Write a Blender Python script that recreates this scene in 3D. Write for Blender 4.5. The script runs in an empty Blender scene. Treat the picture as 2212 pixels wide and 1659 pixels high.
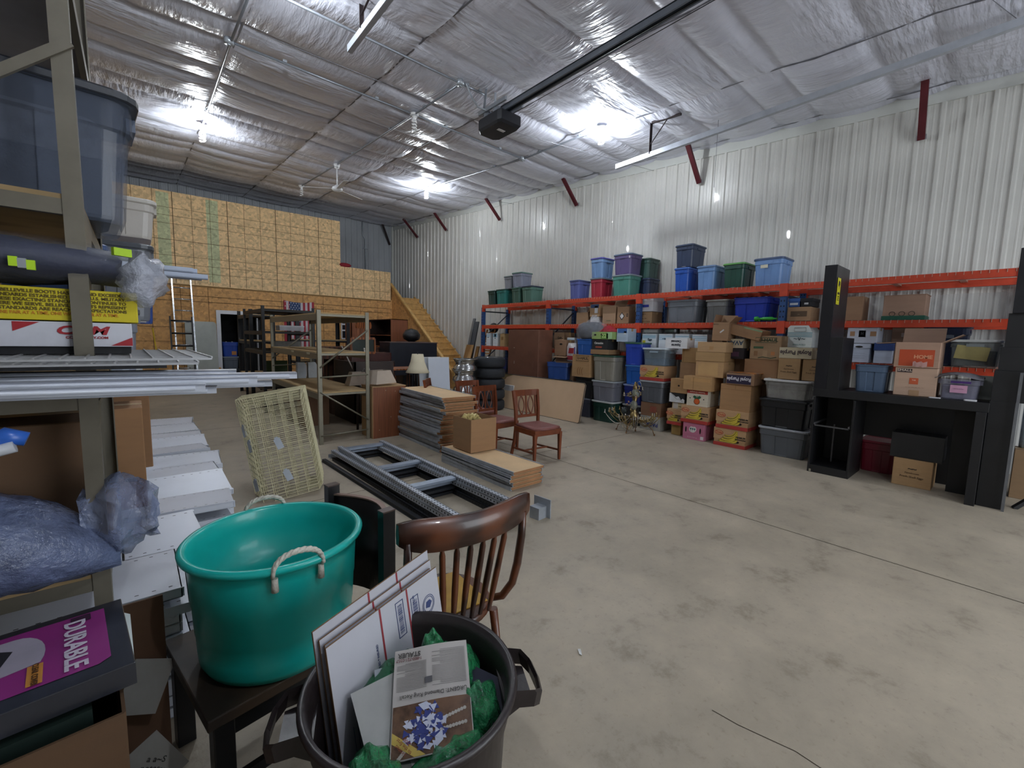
import bpy, math, random
from math import sin, cos, pi, radians, sqrt
from mathutils import Matrix, Vector
random.seed(7)
S = bpy.context.scene
COL = S.collection
# ------------------------------------------------------------------ camera
YAW, PITCH, ROLL, FPX = 0.714334, -0.1039436, -0.0236849, 938.99
EYE = (0.0, 0.0, 1.5)
def _cam():
    f = Vector((sin(YAW)*cos(PITCH), cos(YAW)*cos(PITCH), sin(PITCH)))
    r = Vector((cos(YAW), -sin(YAW), 0)); d = f.cross(r)
    r2 = cos(ROLL)*r + sin(ROLL)*d; d2 = -sin(ROLL)*r + cos(ROLL)*d
    m = Matrix((r2, -d2, -f)).transposed().to_4x4(); m.translation = Vector(EYE)
    c = bpy.data.cameras.new('camera'); c.sensor_width = 36; c.lens = FPX/2212*36; c.clip_start = .02
    o = bpy.data.objects.new('camera', c); COL.objects.link(o); o.matrix_world = m; S.camera = o
_cam()
# ------------------------------------------------------------------ colour management, world, lights
vs = S.view_settings
S.display_settings.display_device = 'sRGB'
vs.view_transform = 'Standard'; vs.look = 'None'; vs.gamma = 1; vs.use_curve_mapping = False
vs.exposure = 2.4
w = bpy.data.worlds.new('world'); S.world = w; w.use_nodes = True
w.node_tree.nodes['Background'].inputs[0].default_value = (.9, .95, 1, 1)
w.node_tree.nodes['Background'].inputs[1].default_value = .35
S.cycles.max_bounces = 7; S.cycles.diffuse_bounces = 4; S.cycles.glossy_bounces = 3
S.cycles.transmission_bounces = 4; S.cycles.transparent_max_bounces = 12
S.cycles.sample_clamp_indirect = 4; S.cycles.caustics_reflective = False; S.cycles.caustics_refractive = False
BULB = 125.0          # emission of a lit spiral lamp
DOOR_FILL = 22.0      # added fill light, unseen, at the overhead door behind the photographer
def area(name, loc, rot, sx, sy, power, col):
    l = bpy.data.lights.new(name, 'AREA'); l.shape = 'RECTANGLE'; l.size = sx; l.size_y = sy; l.energy = power; l.color = col
    o = bpy.data.objects.new(name, l); COL.objects.link(o); o.location = loc; o.rotation_euler = rot; return o
area('door_fill', (4.0, -3.85, 1.9), (radians(90), 0, 0), 3.6, 3.4, DOOR_FILL, (.86, .93, 1.0))

# ------------------------------------------------------------------ helpers
def lin(h):
    h = h.lstrip('#'); c = [int(h[i:i+2], 16)/255 for i in (0, 2, 4)]
    return tuple((x/12.92 if x <= .04045 else ((x+.055)/1.055)**2.4) for x in c)
_M = {}
def mat(hx, rough=.6, metal=0., var=.12, sc=6., bump=0., bs=40., alpha=1., emit=0., kind='plain', coat=0., trans=0., dark=None, stretch=(1, 1, 1), spec=.5):
    key = (hx, rough, metal, var, sc, bump, bs, alpha, emit, kind, coat, trans, dark, stretch, spec)
    if key in _M: return _M[key]
    m = bpy.data.materials.new(kind + '_' + hx.lstrip('#')); m.use_nodes = True
    nt = m.node_tree; N = nt.nodes; L = nt.links; b = N['Principled BSDF']
    b.inputs['Roughness'].default_value = rough; b.inputs['Metallic'].default_value = metal
    b.inputs['Alpha'].default_value = alpha; b.inputs['Coat Weight'].default_value = coat
    b.inputs['Transmission Weight'].default_value = trans
    b.inputs['Specular IOR Level'].default_value = spec
    c = lin(hx)
    tc = N.new('ShaderNodeTexCoord'); mp = N.new('ShaderNodeMapping'); L.new(tc.outputs['Object'], mp.inputs[0])
    mp.inputs['Scale'].default_value = stretch
    def noise(scale, det=4, rgh=.6, src=None):
        n = N.new('ShaderNodeTexNoise'); n.inputs['Scale'].default_value = scale; n.inputs['Detail'].default_value = det
        n.inputs['Roughness'].default_value = rgh; L.new((src or mp).outputs[0], n.inputs['Vector']); return n
    def ramp(fac, stops):
        r = N.new('ShaderNodeValToRGB'); e = r.color_ramp.elements
        while len(e) < len(stops): e.new(.5)
        for i, (p, cc) in enumerate(stops): e[i].position = p; e[i].color = (*cc, 1)
        L.new(fac, r.inputs[0]); return r
    sh = lambda k: tuple(min(1, x*k) for x in c)
    d = lin(dark) if dark else sh(1-var*1.6)
    if kind == 'wood':
        mp.inputs['Scale'].default_value = stretch
        n = noise(sc, 6, .65); wv = N.new('ShaderNodeTexWave'); wv.inputs['Scale'].default_value = sc*.7; wv.inputs['Distortion'].default_value = 7
        wv.inputs['Detail'].default_value = 3; L.new(mp.outputs[0], wv.inputs['Vector'])
        mx = N.new('ShaderNodeMath'); mx.operation = 'MULTIPLY'; L.new(n.outputs[0], mx.inputs[0]); L.new(wv.outputs['Fac'], mx.inputs[1])
        r = ramp(mx.outputs[0], [(.05, d), (.35, c), (.6, sh(1+var))])
        L.new(r.outputs[0], b.inputs['Base Color']); hgt = mx.outputs[0]
    elif kind == 'osb':
        v = N.new('ShaderNodeTexVoronoi'); v.inputs['Scale'].default_value = sc; v.inputs['Randomness'].default_value = 1
        n0 = noise(sc*.55, 3, .7); mx = N.new('ShaderNodeMix'); mx.data_type = 'VECTOR'; mx.inputs[0].default_value = .12
        L.new(mp.outputs[0], mx.inputs[4]); L.new(n0.outputs['Color'], mx.inputs[5]); L.new(mx.outputs[1], v.inputs['Vector'])
        n1 = noise(sc*1.3, 5, .75)
        r = ramp(v.outputs['Color'], [(.02, sh(.62)), (.3, sh(.86)), (.6, c), (1, sh(1.22))])
        r2 = ramp(n1.outputs[0], [(.30, lin(dark or '#5a3416')), (.37, (1, 1, 1)), (.62, (1, 1, 1)), (.75, (1.0, .93, .8))])
        mm = N.new('ShaderNodeMix'); mm.data_type = 'RGBA'; mm.blend_type = 'MULTIPLY'; mm.inputs[0].default_value = .85
        L.new(r.outputs[0], mm.inputs[6]); L.new(r2.outputs[0], mm.inputs[7]); L.new(mm.outputs[2], b.inputs['Base Color']); hgt = v.outputs['Distance']
    elif kind == 'concrete':
        n1 = noise(.55, 6, .62); n2 = noise(3.1, 8, .7); n3 = noise(34, 4, .7)
        r1 = ramp(n1.outputs[0], [(.3, sh(.78)), (.5, c), (.7, sh(1.16))])
        r2 = ramp(n2.outputs[0], [(.30, (.56, .54, .50)), (.44, (.93, .93, .92)), (.7, (1.10, 1.09, 1.06))])
        r3 = ramp(n3.outputs[0], [(.28, (.72, .7, .67)), (.42, (1, 1, 1))])
        a = N.new('ShaderNodeMix'); a.data_type = 'RGBA'; a.blend_type = 'MULTIPLY'; a.inputs[0].default_value = 1
        L.new(r1.outputs[0], a.inputs[6]); L.new(r2.outputs[0], a.inputs[7])
        a2 = N.new('ShaderNodeMix'); a2.data_type = 'RGBA'; a2.blend_type = 'MULTIPLY'; a2.inputs[0].default_value = .7
        L.new(a.outputs[2], a2.inputs[6]); L.new(r3.outputs[0], a2.inputs[7]); L.new(a2.outputs[2], b.inputs['Base Color']); hgt = n3.outputs[0]
        rr = N.new('ShaderNodeMapRange'); rr.inputs['To Min'].default_value = rough-.12; rr.inputs['To Max'].default_value = rough+.2
        L.new(n2.outputs[0], rr.inputs[0]); L.new(rr.outputs[0], b.inputs['Roughness'])
    elif kind == 'foil':      # quilted insulation facing: fine puckers running across the bays
        mp.inputs['Scale'].default_value = (13, 2.6, 3)
        n1 = noise(1.0, 3, .55); n2 = noise(.35, 2, .5)
        mp2 = N.new('ShaderNodeMapping'); mp2.inputs['Scale'].default_value = (3.2, 14, 3); L.new(tc.outputs['Object'], mp2.inputs[0])
        n3 = noise(1.0, 3, .5, mp2)
        mp3 = N.new('ShaderNodeMapping'); mp3.inputs['Scale'].default_value = (.5, .5, .5); L.new(tc.outputs['Object'], mp3.inputs[0])
        n4 = noise(1.2, 2, .5, mp3); mk = ramp(n4.outputs[0], [(.42, (0, 0, 0)), (.6, (1, 1, 1))])
        ad = N.new('ShaderNodeMix'); ad.data_type = 'RGBA'; L.new(mk.outputs[0], ad.inputs[0]); L.new(n1.outputs[0], ad.inputs[6]); L.new(n3.outputs[0], ad.inputs[7])
        hgt = ad.outputs[2]
        r = ramp(n2.outputs[0], [(.3, sh(.95)), (.7, c)]); L.new(r.outputs[0], b.inputs['Base Color'])
    else:
        n = noise(sc, 5, .6)
        r = ramp(n.outputs[0], [(.28, d), (.55, c), (.8, sh(1+var*.7))]); L.new(r.outputs[0], b.inputs['Base Color'])
        hgt = noise(bs, 4, .6).outputs[0]
        if rough > .1:
            rr = N.new('ShaderNodeMapRange'); rr.inputs['To Min'].default_value = rough*.82; rr.inputs['To Max'].default_value = min(1, rough*1.15)
            L.new(n.outputs[0], rr.inputs[0]); L.new(rr.outputs[0], b.inputs['Roughness'])
    if bump:
        bp = N.new('ShaderNodeBump'); bp.inputs['Strength'].default_value = bump; bp.inputs['Distance'].default_value = .02 if kind != 'foil' else .05
        L.new(hgt, bp.inputs['Height']); L.new(bp.outputs[0], b.inputs['Normal'])
    if emit:
        b.inputs['Emission Color'].default_value = (*c, 1); b.inputs['Emission Strength'].default_value = emit
    _M[key] = m; return m

class G:
    def __init__(s): s.v = []; s.f = []; s.mi = []; s.sm = []; s.m = 0
    def add(s, vs_, fs, smooth=False):
        k = len(s.v); s.v += [tuple(p) for p in vs_]
        for f in fs: s.f.append([i+k for i in f]); s.mi.append(s.m); s.sm.append(smooth)
        return s
    def box(s, x0, x1, y0, y1, z0, z1):
        return s.add([(x, y, z) for z in (z0, z1) for y in (y0, y1) for x in (x0, x1)],
                     [(0, 2, 3, 1), (4, 5, 7, 6), (0, 1, 5, 4), (2, 6, 7, 3), (0, 4, 6, 2), (1, 3, 7, 5)])
    def cbox(s, c, d, R=None):
        x, y, z = d[0]/2, d[1]/2, d[2]/2
        P = [Vector((a*x, b*y, e*z)) for e in (-1, 1) for b in (-1, 1) for a in (-1, 1)]
        if R is not None: P = [R @ p for p in P]
        P = [p+Vector(c) for p in P]
        return s.add(P, [(0, 2, 3, 1), (4, 5, 7, 6), (0, 1, 5, 4), (2, 6, 7, 3), (0, 4, 6, 2), (1, 3, 7, 5)])
    def bar(s, a, b, w, h, up=(0, 0, 1)):      # rectangular bar from a to b
        a = Vector(a); b = Vector(b); d = (b-a); l = d.length; d.normalize(); u = Vector(up)
        if abs(d.dot(u)) > .98: u = Vector((0, 1, 0))
        x = d.cross(u).normalized(); u = x.cross(d).normalized()
        P = [p + x*(i*w/2) + u*(j*h/2) for p in (a, b) for (i, j) in ((-1, -1), (1, -1), (1, 1), (-1, 1))]
        return s.add(P, [(0, 1, 2, 3), (7, 6, 5, 4), (0, 4, 5, 1), (1, 5, 6, 2), (2, 6, 7, 3), (3, 7, 4, 0)])
    def tube(s, pts, r, n=8, closed=False, cap=True):
        pts = [Vector(p) for p in pts]; m = len(pts); rr = r if isinstance(r, (list, tuple)) else [r]*m
        rings = []; prev = None
        for i, p in enumerate(pts):
            if closed: t = pts[(i+1) % m]-pts[i-1]
            else: t = pts[min(i+1, m-1)]-pts[max(i-1, 0)]
            t.normalize()
            if prev is None:
                u = Vector((0, 0, 1)) if abs(t.z) < .9 else Vector((1, 0, 0))
            else: u = prev
            x = t.cross(u).normalized(); u = x.cross(t).normalized(); prev = u
            rings.append([p + rr[i]*(cos(2*pi*k/n)*x + sin(2*pi*k/n)*u) for k in range(n)])
        return s.loft(rings, cap and not closed, closed, True)
    def loft(s, rings, cap=True, closed=False, smooth=False):
        n = len(rings[0]); k = len(s.v)
        for r in rings: s.v += [tuple(p) for p in r]
        m = len(rings)
        for i in range(m if closed else m-1):
            a = k+i*n; b = k+((i+1) % m)*n
            for j in range(n):
                s.f.append([a+j, a+(j+1) % n, b+(j+1) % n, b+j]); s.mi.append(s.m); s.sm.append(smooth)
        if cap:
            s.f.append([k+j for j in range(n)][::-1]); s.mi.append(s.m); s.sm.append(False)
            s.f.append([k+(m-1)*n+j for j in range(n)]); s.mi.append(s.m); s.sm.append(False)
        return s
    def lathe(s, prof, n=32, c=(0, 0, 0), sx=1, sy=1, cap=False):
        return s.loft([[(c[0]+r*cos(2*pi*k/n)*sx, c[1]+r*sin(2*pi*k/n)*sy, c[2]+z) for k in range(n)] for r, z in prof], cap, False, True)
    def prism(s, poly, axis, a, b):             # 2-D outline extruded along an axis
        def P(u, v, t): return {'x': (t, u, v), 'y': (u, t, v), 'z': (u, v, t)}[axis]
        return s.loft([[P(u, v, a) for u, v in poly], [P(u, v, b) for u, v in poly]], True)
    def quad(s, *p): return s.add(p, [tuple(range(len(p)))])
    def ball(s, c, r, n=10, sx=1, sy=1, sz=1):
        h = max(4, n//2+1)
        return s.lathe([(max(1e-4, r*sin(pi*i/h)), -r*cos(pi*i/h)*sz) for i in range(h+1)], n, c, sx, sy)
    def tf(s, M, k=0):
        s.v[k:] = [tuple(M @ Vector(p)) for p in s.v[k:]]; return s

def obj(name, g, m, parent=None, loc=None, rot=None, bevel=0, solid=0, sub=0):
    me = bpy.data.meshes.new(name); me.from_pydata(g.v, [], g.f)
    for x in (m if isinstance(m, (list, tuple)) else [m]): me.materials.append(x)
    me.polygons.foreach_set('material_index', g.mi); me.polygons.foreach_set('use_smooth', g.sm); me.update()
    o = bpy.data.objects.new(name, me); COL.objects.link(o)
    if parent is not None: o.parent = parent
    if loc is not None: o.location = loc
    if rot is not None: o.rotation_euler = rot
    if bevel:
        b = o.modifiers.new('b', 'BEVEL'); b.width = bevel; b.segments = 2; b.limit_method = 'ANGLE'; b.harden_normals = False
    if solid:
        b = o.modifiers.new('s', 'SOLIDIFY'); b.thickness = solid; b.offset = 0
    if sub:
        b = o.modifiers.new('u', 'SUBSURF'); b.levels = sub; b.render_levels = sub
    return o
def tag(o, label, cat, group=None, kind=None):
    if label: o['label'] = label
    if cat: o['category'] = cat
    if group: o['group'] = group
    if kind: o['kind'] = kind
    return o
def thing(name, label, cat, loc=(0, 0, 0), rz=0, group=None, rot=None):
    o = bpy.data.objects.new(name, None); COL.objects.link(o); o.location = loc
    o.rotation_euler = rot if rot else (0, 0, rz); o.empty_display_size = .1
    return tag(o, label, cat, group)
def single(name, label, cat, g, m, group=None, **k): return tag(obj(name, g, m, **k), label, cat, group)
def struct(name, g, m, parent=None, **k):
    o = obj(name, g, m, parent, **k)
    if parent is None: o['kind'] = 'structure'
    return o
def copy_tree(o, parent=None):
    c = o.copy(); COL.objects.link(c); c.parent = parent
    for ch in list(o.children): copy_tree(ch, c)
    return c
def relabel(r, label, loc, rz=None, rot=None):
    r['label'] = label; r.location = loc
    if rz is not None: r.rotation_euler = (0, 0, rz)
    if rot is not None: r.rotation_euler = rot
    return r
def letter(parent, text, size, loc, rot, m, name='lettering', ax='CENTER', sx=1., shear=0., bold=0.):
    cu = bpy.data.curves.new(name, 'FONT'); cu.body = text; cu.size = size; cu.align_x = ax; cu.align_y = 'CENTER'
    cu.extrude = .0004; cu.offset = bold; cu.shear = shear; cu.resolution_u = 3
    tmp = bpy.data.objects.new('tmp', cu); COL.objects.link(tmp)
    me = bpy.data.meshes.new_from_object(tmp); bpy.data.objects.remove(tmp); bpy.data.curves.remove(cu)
    me.name = name; me.materials.clear(); me.materials.append(m)
    o = bpy.data.objects.new(name, me); COL.objects.link(o); o.parent = parent; o.location = loc; o.rotation_euler = rot; o.scale = (sx, 1, 1)
    return o
FRONT = (pi/2, 0, 0); FRONT180 = (pi/2, pi, 0)
def mixc(a, b, t): return tuple(x*(1-t)+y*t for x, y in zip(a, b))
# ------------------------------------------------------------------ room shell
XW, YB, XL, YF = 8.0, 16.72, -4.0, -4.0
def ceil_z(y): return 4.74+.0645*y
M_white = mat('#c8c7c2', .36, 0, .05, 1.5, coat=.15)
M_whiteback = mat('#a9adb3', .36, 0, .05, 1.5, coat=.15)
g = G(); g.quad((XL, YF, 0), (XW, YF, 0), (XW, YB, 0), (XL, YB, 0)); g.m = 1
def joint(x0, y0, x1, y1, w=.007):
    d = Vector((x1-x0, y1-y0, 0)).normalized(); n = Vector((-d.y, d.x, 0))*w/2
    g.quad((x0-n.x, y0-n.y, .0012), (x0+n.x, y0+n.y, .0012), (x1+n.x, y1+n.y, .0012), (x1-n.x, y1-n.y, .0012))
joint(3.94, YF, 3.94, YB); joint(XL, 4.02, XW, 4.02); joint(XL, 8.0, XW, 8.0)
px, py = 1.72, .68
for i in range(9):
    nx, ny = px+.015+random.uniform(-.02, .03), py-.06+random.uniform(-.05, .03)
    joint(px, py, nx, ny, .003); px, py = nx, ny
struct('floor', g, [mat('#a79c8b', .5, kind='concrete', bump=.08), mat('#39322a', 1, spec=0)])

def corrugate(p0, p1, pitch, phase, y0, length):   # profile along t from 0..length -> (t, h)
    out = []; k0 = int(-phase/pitch)-1; t = phase+k0*pitch
    pts = []
    while t < length+pitch:
        for dt, h in ((-.030, 0), (-.016, .024), (.016, .024), (.030, 0), (.075, 0), (.081, .004), (.093, .004), (.099, 0), (.130, 0), (.136, .004), (.148, .004), (.154, 0)):
            pts.append((t+dt*pitch/.2286, h))
        t += pitch
    return [(min(max(t, 0), length), h) for t, h in pts if -.05 <= t <= length+.05]
# right wall: steel liner panels, ribs 9 inches apart
prof = corrugate(0, 0, .2286, (3.19-YF) % .2286, 0, YB-YF)
g = G()
ring = []
for (t, h) in prof:
    y = YF+t; ring.append((XW-h, y))
V = []; F_ = []
for (x, y) in ring: V += [(x, y, 0), (x, y, ceil_z(y)+.05)]
for i in range(len(ring)-1): F_.append((2*i, 2*i+2, 2*i+3, 2*i+1))
g.add(V, F_)
struct('wall_right', g, M_white)
g = G(); prof = corrugate(0, 0, .215, (5.07-XL) % .215, 0, XW-XL); V = []; F_ = []
for (t, h) in prof: V += [(XL+t, YB-h, 0), (XL+t, YB-h, ceil_z(YB)+.05)]
for i in range(len(prof)-1): F_.append((2*i, 2*i+2, 2*i+3, 2*i+1))
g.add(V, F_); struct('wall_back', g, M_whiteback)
g = G(); g.quad((XL, YF, 0), (XL, YB, 0), (XL, YB, 6), (XL, YF, 6)); struct('wall_left', g, M_white)
g = G()   # front wall with the overhead door opening behind the photographer
for q in ((XL, 2.0, 0, 6), (6.4, XW, 0, 6), (2.0, 6.4, 4.1, 6)):
    g.quad((q[0], YF, q[2]), (q[0], YF, q[3]), (q[1], YF, q[3]), (q[1], YF, q[2]))
struct('wall_front', g, M_white)
# white trim along the top of the right wall and corner
g = G()
P = [(YF, ceil_z(YF)), (YB, ceil_z(YB))]
g.add([(XW-.025, YF, ceil_z(YF)-.16), (XW-.025, YB, ceil_z(YB)-.16), (XW-.025, YB, ceil_z(YB)+.02), (XW-.025, YF, ceil_z(YF)+.02),
       (XW, YF, ceil_z(YF)-.16), (XW, YB, ceil_z(YB)-.16)], [(0, 1, 2, 3), (4, 5, 1, 0)])
struct('trim_1', g, mat('#c2c4c0', .4, 0, .05, 2))
g = G(); g.box(XW-.07, XW-.02, YB-.07, YB-.02, 0, ceil_z(YB)-.02); struct('trim_2', g, mat('#c2c4c0', .4, 0, .05, 2))
# ceiling: vinyl-faced insulation sagging between straps and purlins
XS = [2.83-1.67*k for k in range(4, 0, -1)]+[2.83, 4.5, 6.17, 7.84, 9.5]
YS = sorted([2.77+1.39*k for k in range(-5, 11)]+[3.63+1.39*k for k in range(-5, 11)])
def bay(v, L):
    for a, b in zip(L[:-1], L[1:]):
        if a <= v < b: return (v-a)/(b-a), b-a, a
    return .5, 1, 0
def hsh(a, b): return (sin(a*12.9898+b*78.233)*43758.5453) % 1
def ceil_h(x, y):
    u, du, ax = bay(x, XS); v, dv, ay = bay(y, YS)
    k = (max(0, 4*u*(1-u)))**.42; l = (max(0, 4*v*(1-v)))**.5
    s = .035+.085*dv*(.6+.8*hsh(ax, ay))
    pk = sin(x*38+sin(x*5.1+ay)*3)*.0035*(1-l)*(1+.5*sin(x*13)) + sin(x*21+y*9+ay*3)*.0022*l
    pk2 = sin(y*44+sin(y*6+ax)*3)*.003*(1-k)
    edge = .0 if x > XL+.1 else 0
    return ceil_z(y)+.03 - s*l*(.35+.65*k) + pk+pk2
g = G(); nx = 360; ny = 420; V = []; F_ = []
for j in range(ny+1):
    y = YF+(YB-YF)*j/ny
    for i in range(nx+1):
        x = XL+(XW-XL)*i/nx; V.append((x, y, ceil_h(x, y)))
for j in range(ny):
    for i in range(nx):
        a = j*(nx+1)+i; F_.append((a, a+nx+1, a+nx+2, a+1))
g.add(V, F_, True)
CEIL = g; struct('ceiling', g, mat('#d8dae8', .34, .1, .04, 2, bump=.75, kind='foil', coat=.3))

g = G()   # steel straps holding the insulation, along the slope
for x in XS:
    if XL < x < XW:
        for a in range(0, 60):
            y0 = YF+(YB-YF)*a/60; y1 = YF+(YB-YF)*(a+1)/60
            g.quad((x-.012, y0, ceil_h(x, y0)-.012), (x+.012, y0, ceil_h(x, y0)-.012), (x+.012, y1, ceil_h(x, y1)-.012), (x-.012, y1, ceil_h(x, y1)-.012))
struct('trim_3', g, mat('#77777f', .5, .3, .1, 5))
# OSB office partition under and around the mezzanine, with printed nail lines
YP = 14.7
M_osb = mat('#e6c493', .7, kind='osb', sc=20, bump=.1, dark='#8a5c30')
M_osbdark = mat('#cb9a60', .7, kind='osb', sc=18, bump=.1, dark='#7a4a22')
M_line = mat('#5b4020', .8)
M_green = mat('#c0c49a', .7, kind='osb', sc=20, dark='#5f8a68')
g = G()
g.m = 0
T0 = 4.98; T1 = 5.14
def top(x): return 5.07+.07*(x/5.2)
g.add([(XL, YP, 2.75), (5.21, YP, 2.70), (5.21, YP, top(5.21)), (XL, YP, top(XL)),
       (XL, YP+.05, top(XL)), (5.21, YP+.05, top(5.21)), (5.21, YP+.05, 2.7)], [(0, 1, 2, 3), (3, 2, 5, 4), (1, 6, 5, 2)])
g.m = 1
def vline(x, z0, z1, w=.012): g.quad((x-w/2, YP-.003, z0), (x+w/2, YP-.003, z0), (x+w/2, YP-.003, z1), (x-w/2, YP-.003, z1))
def hline(z, x0, x1, w=.012, sl=0): g.quad((x0, YP-.003, z-w/2+sl*x0), (x1, YP-.003, z-w/2+sl*x1), (x1, YP-.003, z+w/2+sl*x1), (x0, YP-.003, z+w/2+sl*x0))
x = 1.31-.403*13; i = 0
while x < 5.2:
    vline(x, 2.75, top(x), .016 if i % 3 == 0 else .009); x += .403; i += 1
for dz in (.41, .61, .81, 1.22, 1.62, 1.83, 2.03): hline(5.07-dz, XL, 5.2, .012 if dz in (1.22,) else .009, .0135)
g.m = 2
for xa, xb in ((.58, .84), (1.63, 1.90)):
    g.quad((xa, YP-.002, 2.85), (xb, YP-.002, 2.85), (xb, YP-.002, top(xb)-.05), (xa, YP-.002, top(xa)-.05))
struct('wall_upper', g, [M_osb, M_line, M_green])
g = G()   # knee wall right of it
g.box(5.21, 6.95, YP, YP+.06, 2.72, 3.72); g.m = 1
for x in (5.34, 5.6, 5.98, 6.36, 6.55, 6.74): vline(x, 2.75, 3.72, .011)
for z in (3.35, 3.02): hline(z, 5.25, 6.9, .01)
struct('wall_knee', g, [M_osb, M_line])
g = G()   # lower partition, doorway 1.85..2.75 and window 5.2..5.7
def panel(x0, x1, z0, z1): g.box(x0, x1, YP+.005, YP+.12, z0, z1)
panel(XL, 1.80, 0, 2.76); panel(1.80, 2.80, 2.03, 2.76); panel(2.80, 5.20, 0, 2.76); panel(5.20, 6.1, 2.05, 2.76); panel(5.2, 6.1, 0, 1.38); panel(6.1, 7.0, 0, 2.76)
g.m = 1
for x in [XL+.1+.61*k for k in range(18)]:
    if not (1.75 < x < 2.85): vline(x, 0, 2.72, .01)
for z in (2.45, 2.30): hline(z, XL, 6.95, .012)
for z in (1.22, 1.6, .8, .4): hline(z, XL, 1.7, .009); hline(z, 2.9, 5.15, .009)
g.m = 2
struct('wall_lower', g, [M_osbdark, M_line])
g = G(); g.box(XL, 6.95, YP-.004, YP+2.0, 2.70, 2.74); struct('wall_rim', g, mat('#8a6a3e', .8))
# mezzanine deck behind the partition
g = G(); g.box(XL, 7.0, YP+.1, YB-.02, 2.62, 2.70); struct('floor_mezzanine', g, mat('#8b7148', .8))
# doorway
Mt = mat('#d4d6dc', .4, 0, .04)
d = thing('door_1', None, None, (2.3, YP, 0)); d['kind'] = 'structure'
g = G(); g.box(-.55, -.45, -.03, .14, 0, 2.1); g.box(.45, .55, -.03, .14, 0, 2.1); g.box(-.45, .45, -.03, .14, 2.0, 2.1); obj('door_frame', g, Mt, d)
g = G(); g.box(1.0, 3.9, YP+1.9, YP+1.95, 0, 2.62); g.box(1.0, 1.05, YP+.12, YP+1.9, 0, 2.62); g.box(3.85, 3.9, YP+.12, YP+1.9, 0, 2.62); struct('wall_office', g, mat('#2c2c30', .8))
wd = thing('window_1', None, None, (5.55, YP, 1.72)); wd['kind'] = 'structure'
g = G(); g.box(-.36, .36, -.03, .02, .31, .36); g.box(-.36, -.33, -.03, .02, -.33, .33); g.box(-.36, .36, -.04, .02, -.37, -.33); obj('window_frame', g, Mt, wd)
g = G(); g.box(-.35, .53, .02, .03, -.34, .34); obj('pane', g, mat('#1c2430', .15, 0, .1), wd)
g = G(); [g.box(-.33, .1, -.01, .01, z, z+.045) for z in (-.1, .1)]; obj('rail', g, Mt, wd)
# staircase along the right wall, OSB-clad side
st = thing('staircase', 'pine staircase with OSB side climbing beside the white ribbed wall', 'staircase', (7.0, 10.5, 0))
g = G(); yb, yt = .25, 4.3; zt = 2.86
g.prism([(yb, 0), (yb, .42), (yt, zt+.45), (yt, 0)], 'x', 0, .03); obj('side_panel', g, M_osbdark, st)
Mp = mat('#d3a868', .6, 0, .2, 9, stretch=(1, .3, 1))
g = G(); g.bar((.0, yb-.05, .46), (.0, yt, zt+.49), .09, .05); obj('cap_board', g, Mp, st)
g = G(); g.box(-.03, .07, yb-.14, yb-.02, 0, .62); obj('newel_post', g, Mp, st)
n = 15
for i in range(n):
    z = (i+1)*zt/n; y = yb-.1+(i)*(yt-yb)/n
    g = G(); g.box(.03, .94, y, y+.3, z-.03, z); g.box(.03, .94, y+.02, y+.04, z-zt/n, z-.03); obj('step', g, Mp, st)
g = G(); g.bar((.9, yb, .1), (.9, yt, zt), .04, .24); obj('stringer', g, Mp, st)
# ------------------------------------------------------------------ ceiling hardware
M_galv = mat('#aab0b8', .38, .4, .1, 12)
M_conduit = mat('#8a8f98', .35, .5, .08, 10)
M_porc = mat('#e8e8ea', .35)
M_lit = mat('#f4fbff', .5, emit=BULB)
M_unlit = mat('#f2f3f5', .25)
def clamps(t, pts, r):
    for p in pts:
        g = G(); g.cbox(p, (.05, .03, .03)); obj('clamp', g, M_galv, t)
def jbox(t, p):
    g = G(); g.lathe([(.0, -.03), (.055, -.03), (.055, .03), (0, .03)], 10, p); g.tube([(p[0], p[1], p[2]-.035), (p[0], p[1], p[2]-.05)], .02, 8); obj('junction_box', g, M_galv, t)
def cz(x, y, o=.11): return (x, y, ceil_z(y)-o)
def conduit(label, pts, boxes=()):
    t = thing('conduit', label, 'conduit', (0, 0, 0), group='conduits under the ceiling')
    g = G(); g.tube([cz(*p) for p in pts], .016, 8); obj('pipe', g, M_conduit, t)
    for b in boxes: jbox(t, cz(*b))
    for (a, b) in zip(pts[:-1], pts[1:]):
        for k in (.25, .75):
            p = cz(a[0]*(1-k)+b[0]*k, a[1]*(1-k)+b[1]*k); obj('strap', G().cbox((p[0], p[1], p[2]+.02), (.05, .05, .03)), M_galv, t)
conduit('steel conduit across the ceiling ending above the door opener', [(-2, 5.32), (3.56, 5.34), (4.0, 5.34)], [(3.56, 5.34)])
conduit('steel conduit from the unlit hanging lamp to the ceiling fan', [(3.57, 5.34), (3.6, 6.72), (3.64, 10.3), (3.62, 13.1)], [(3.6, 6.72)])
conduit('steel conduit running crosswise past the unlit spiral lamp', [(1.05, 6.70), (3.6, 6.72), (6.04, 6.80)], [(6.03, 6.8)])
conduit('steel conduit linking the two lit lamps near the ribbed wall', [(5.91, 4.74), (6.04, 6.80), (5.87, 10.3)])
conduit('steel conduit leading to the lit lamp over the tall shelf', [(1.08, 2.0), (1.08, 6.7), (1.15, 10.3)], [(1.06, 6.7)])
def spiral(r=.036, h=.13, turns=3.5, n=8, ln=60):
    pts = [(r*cos(2*pi*turns*i/ln), r*sin(2*pi*turns*i/ln), -.09-h*i/ln) for i in range(ln+1)]
    g = G(); g.tube(pts, .0105, n); return g
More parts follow.
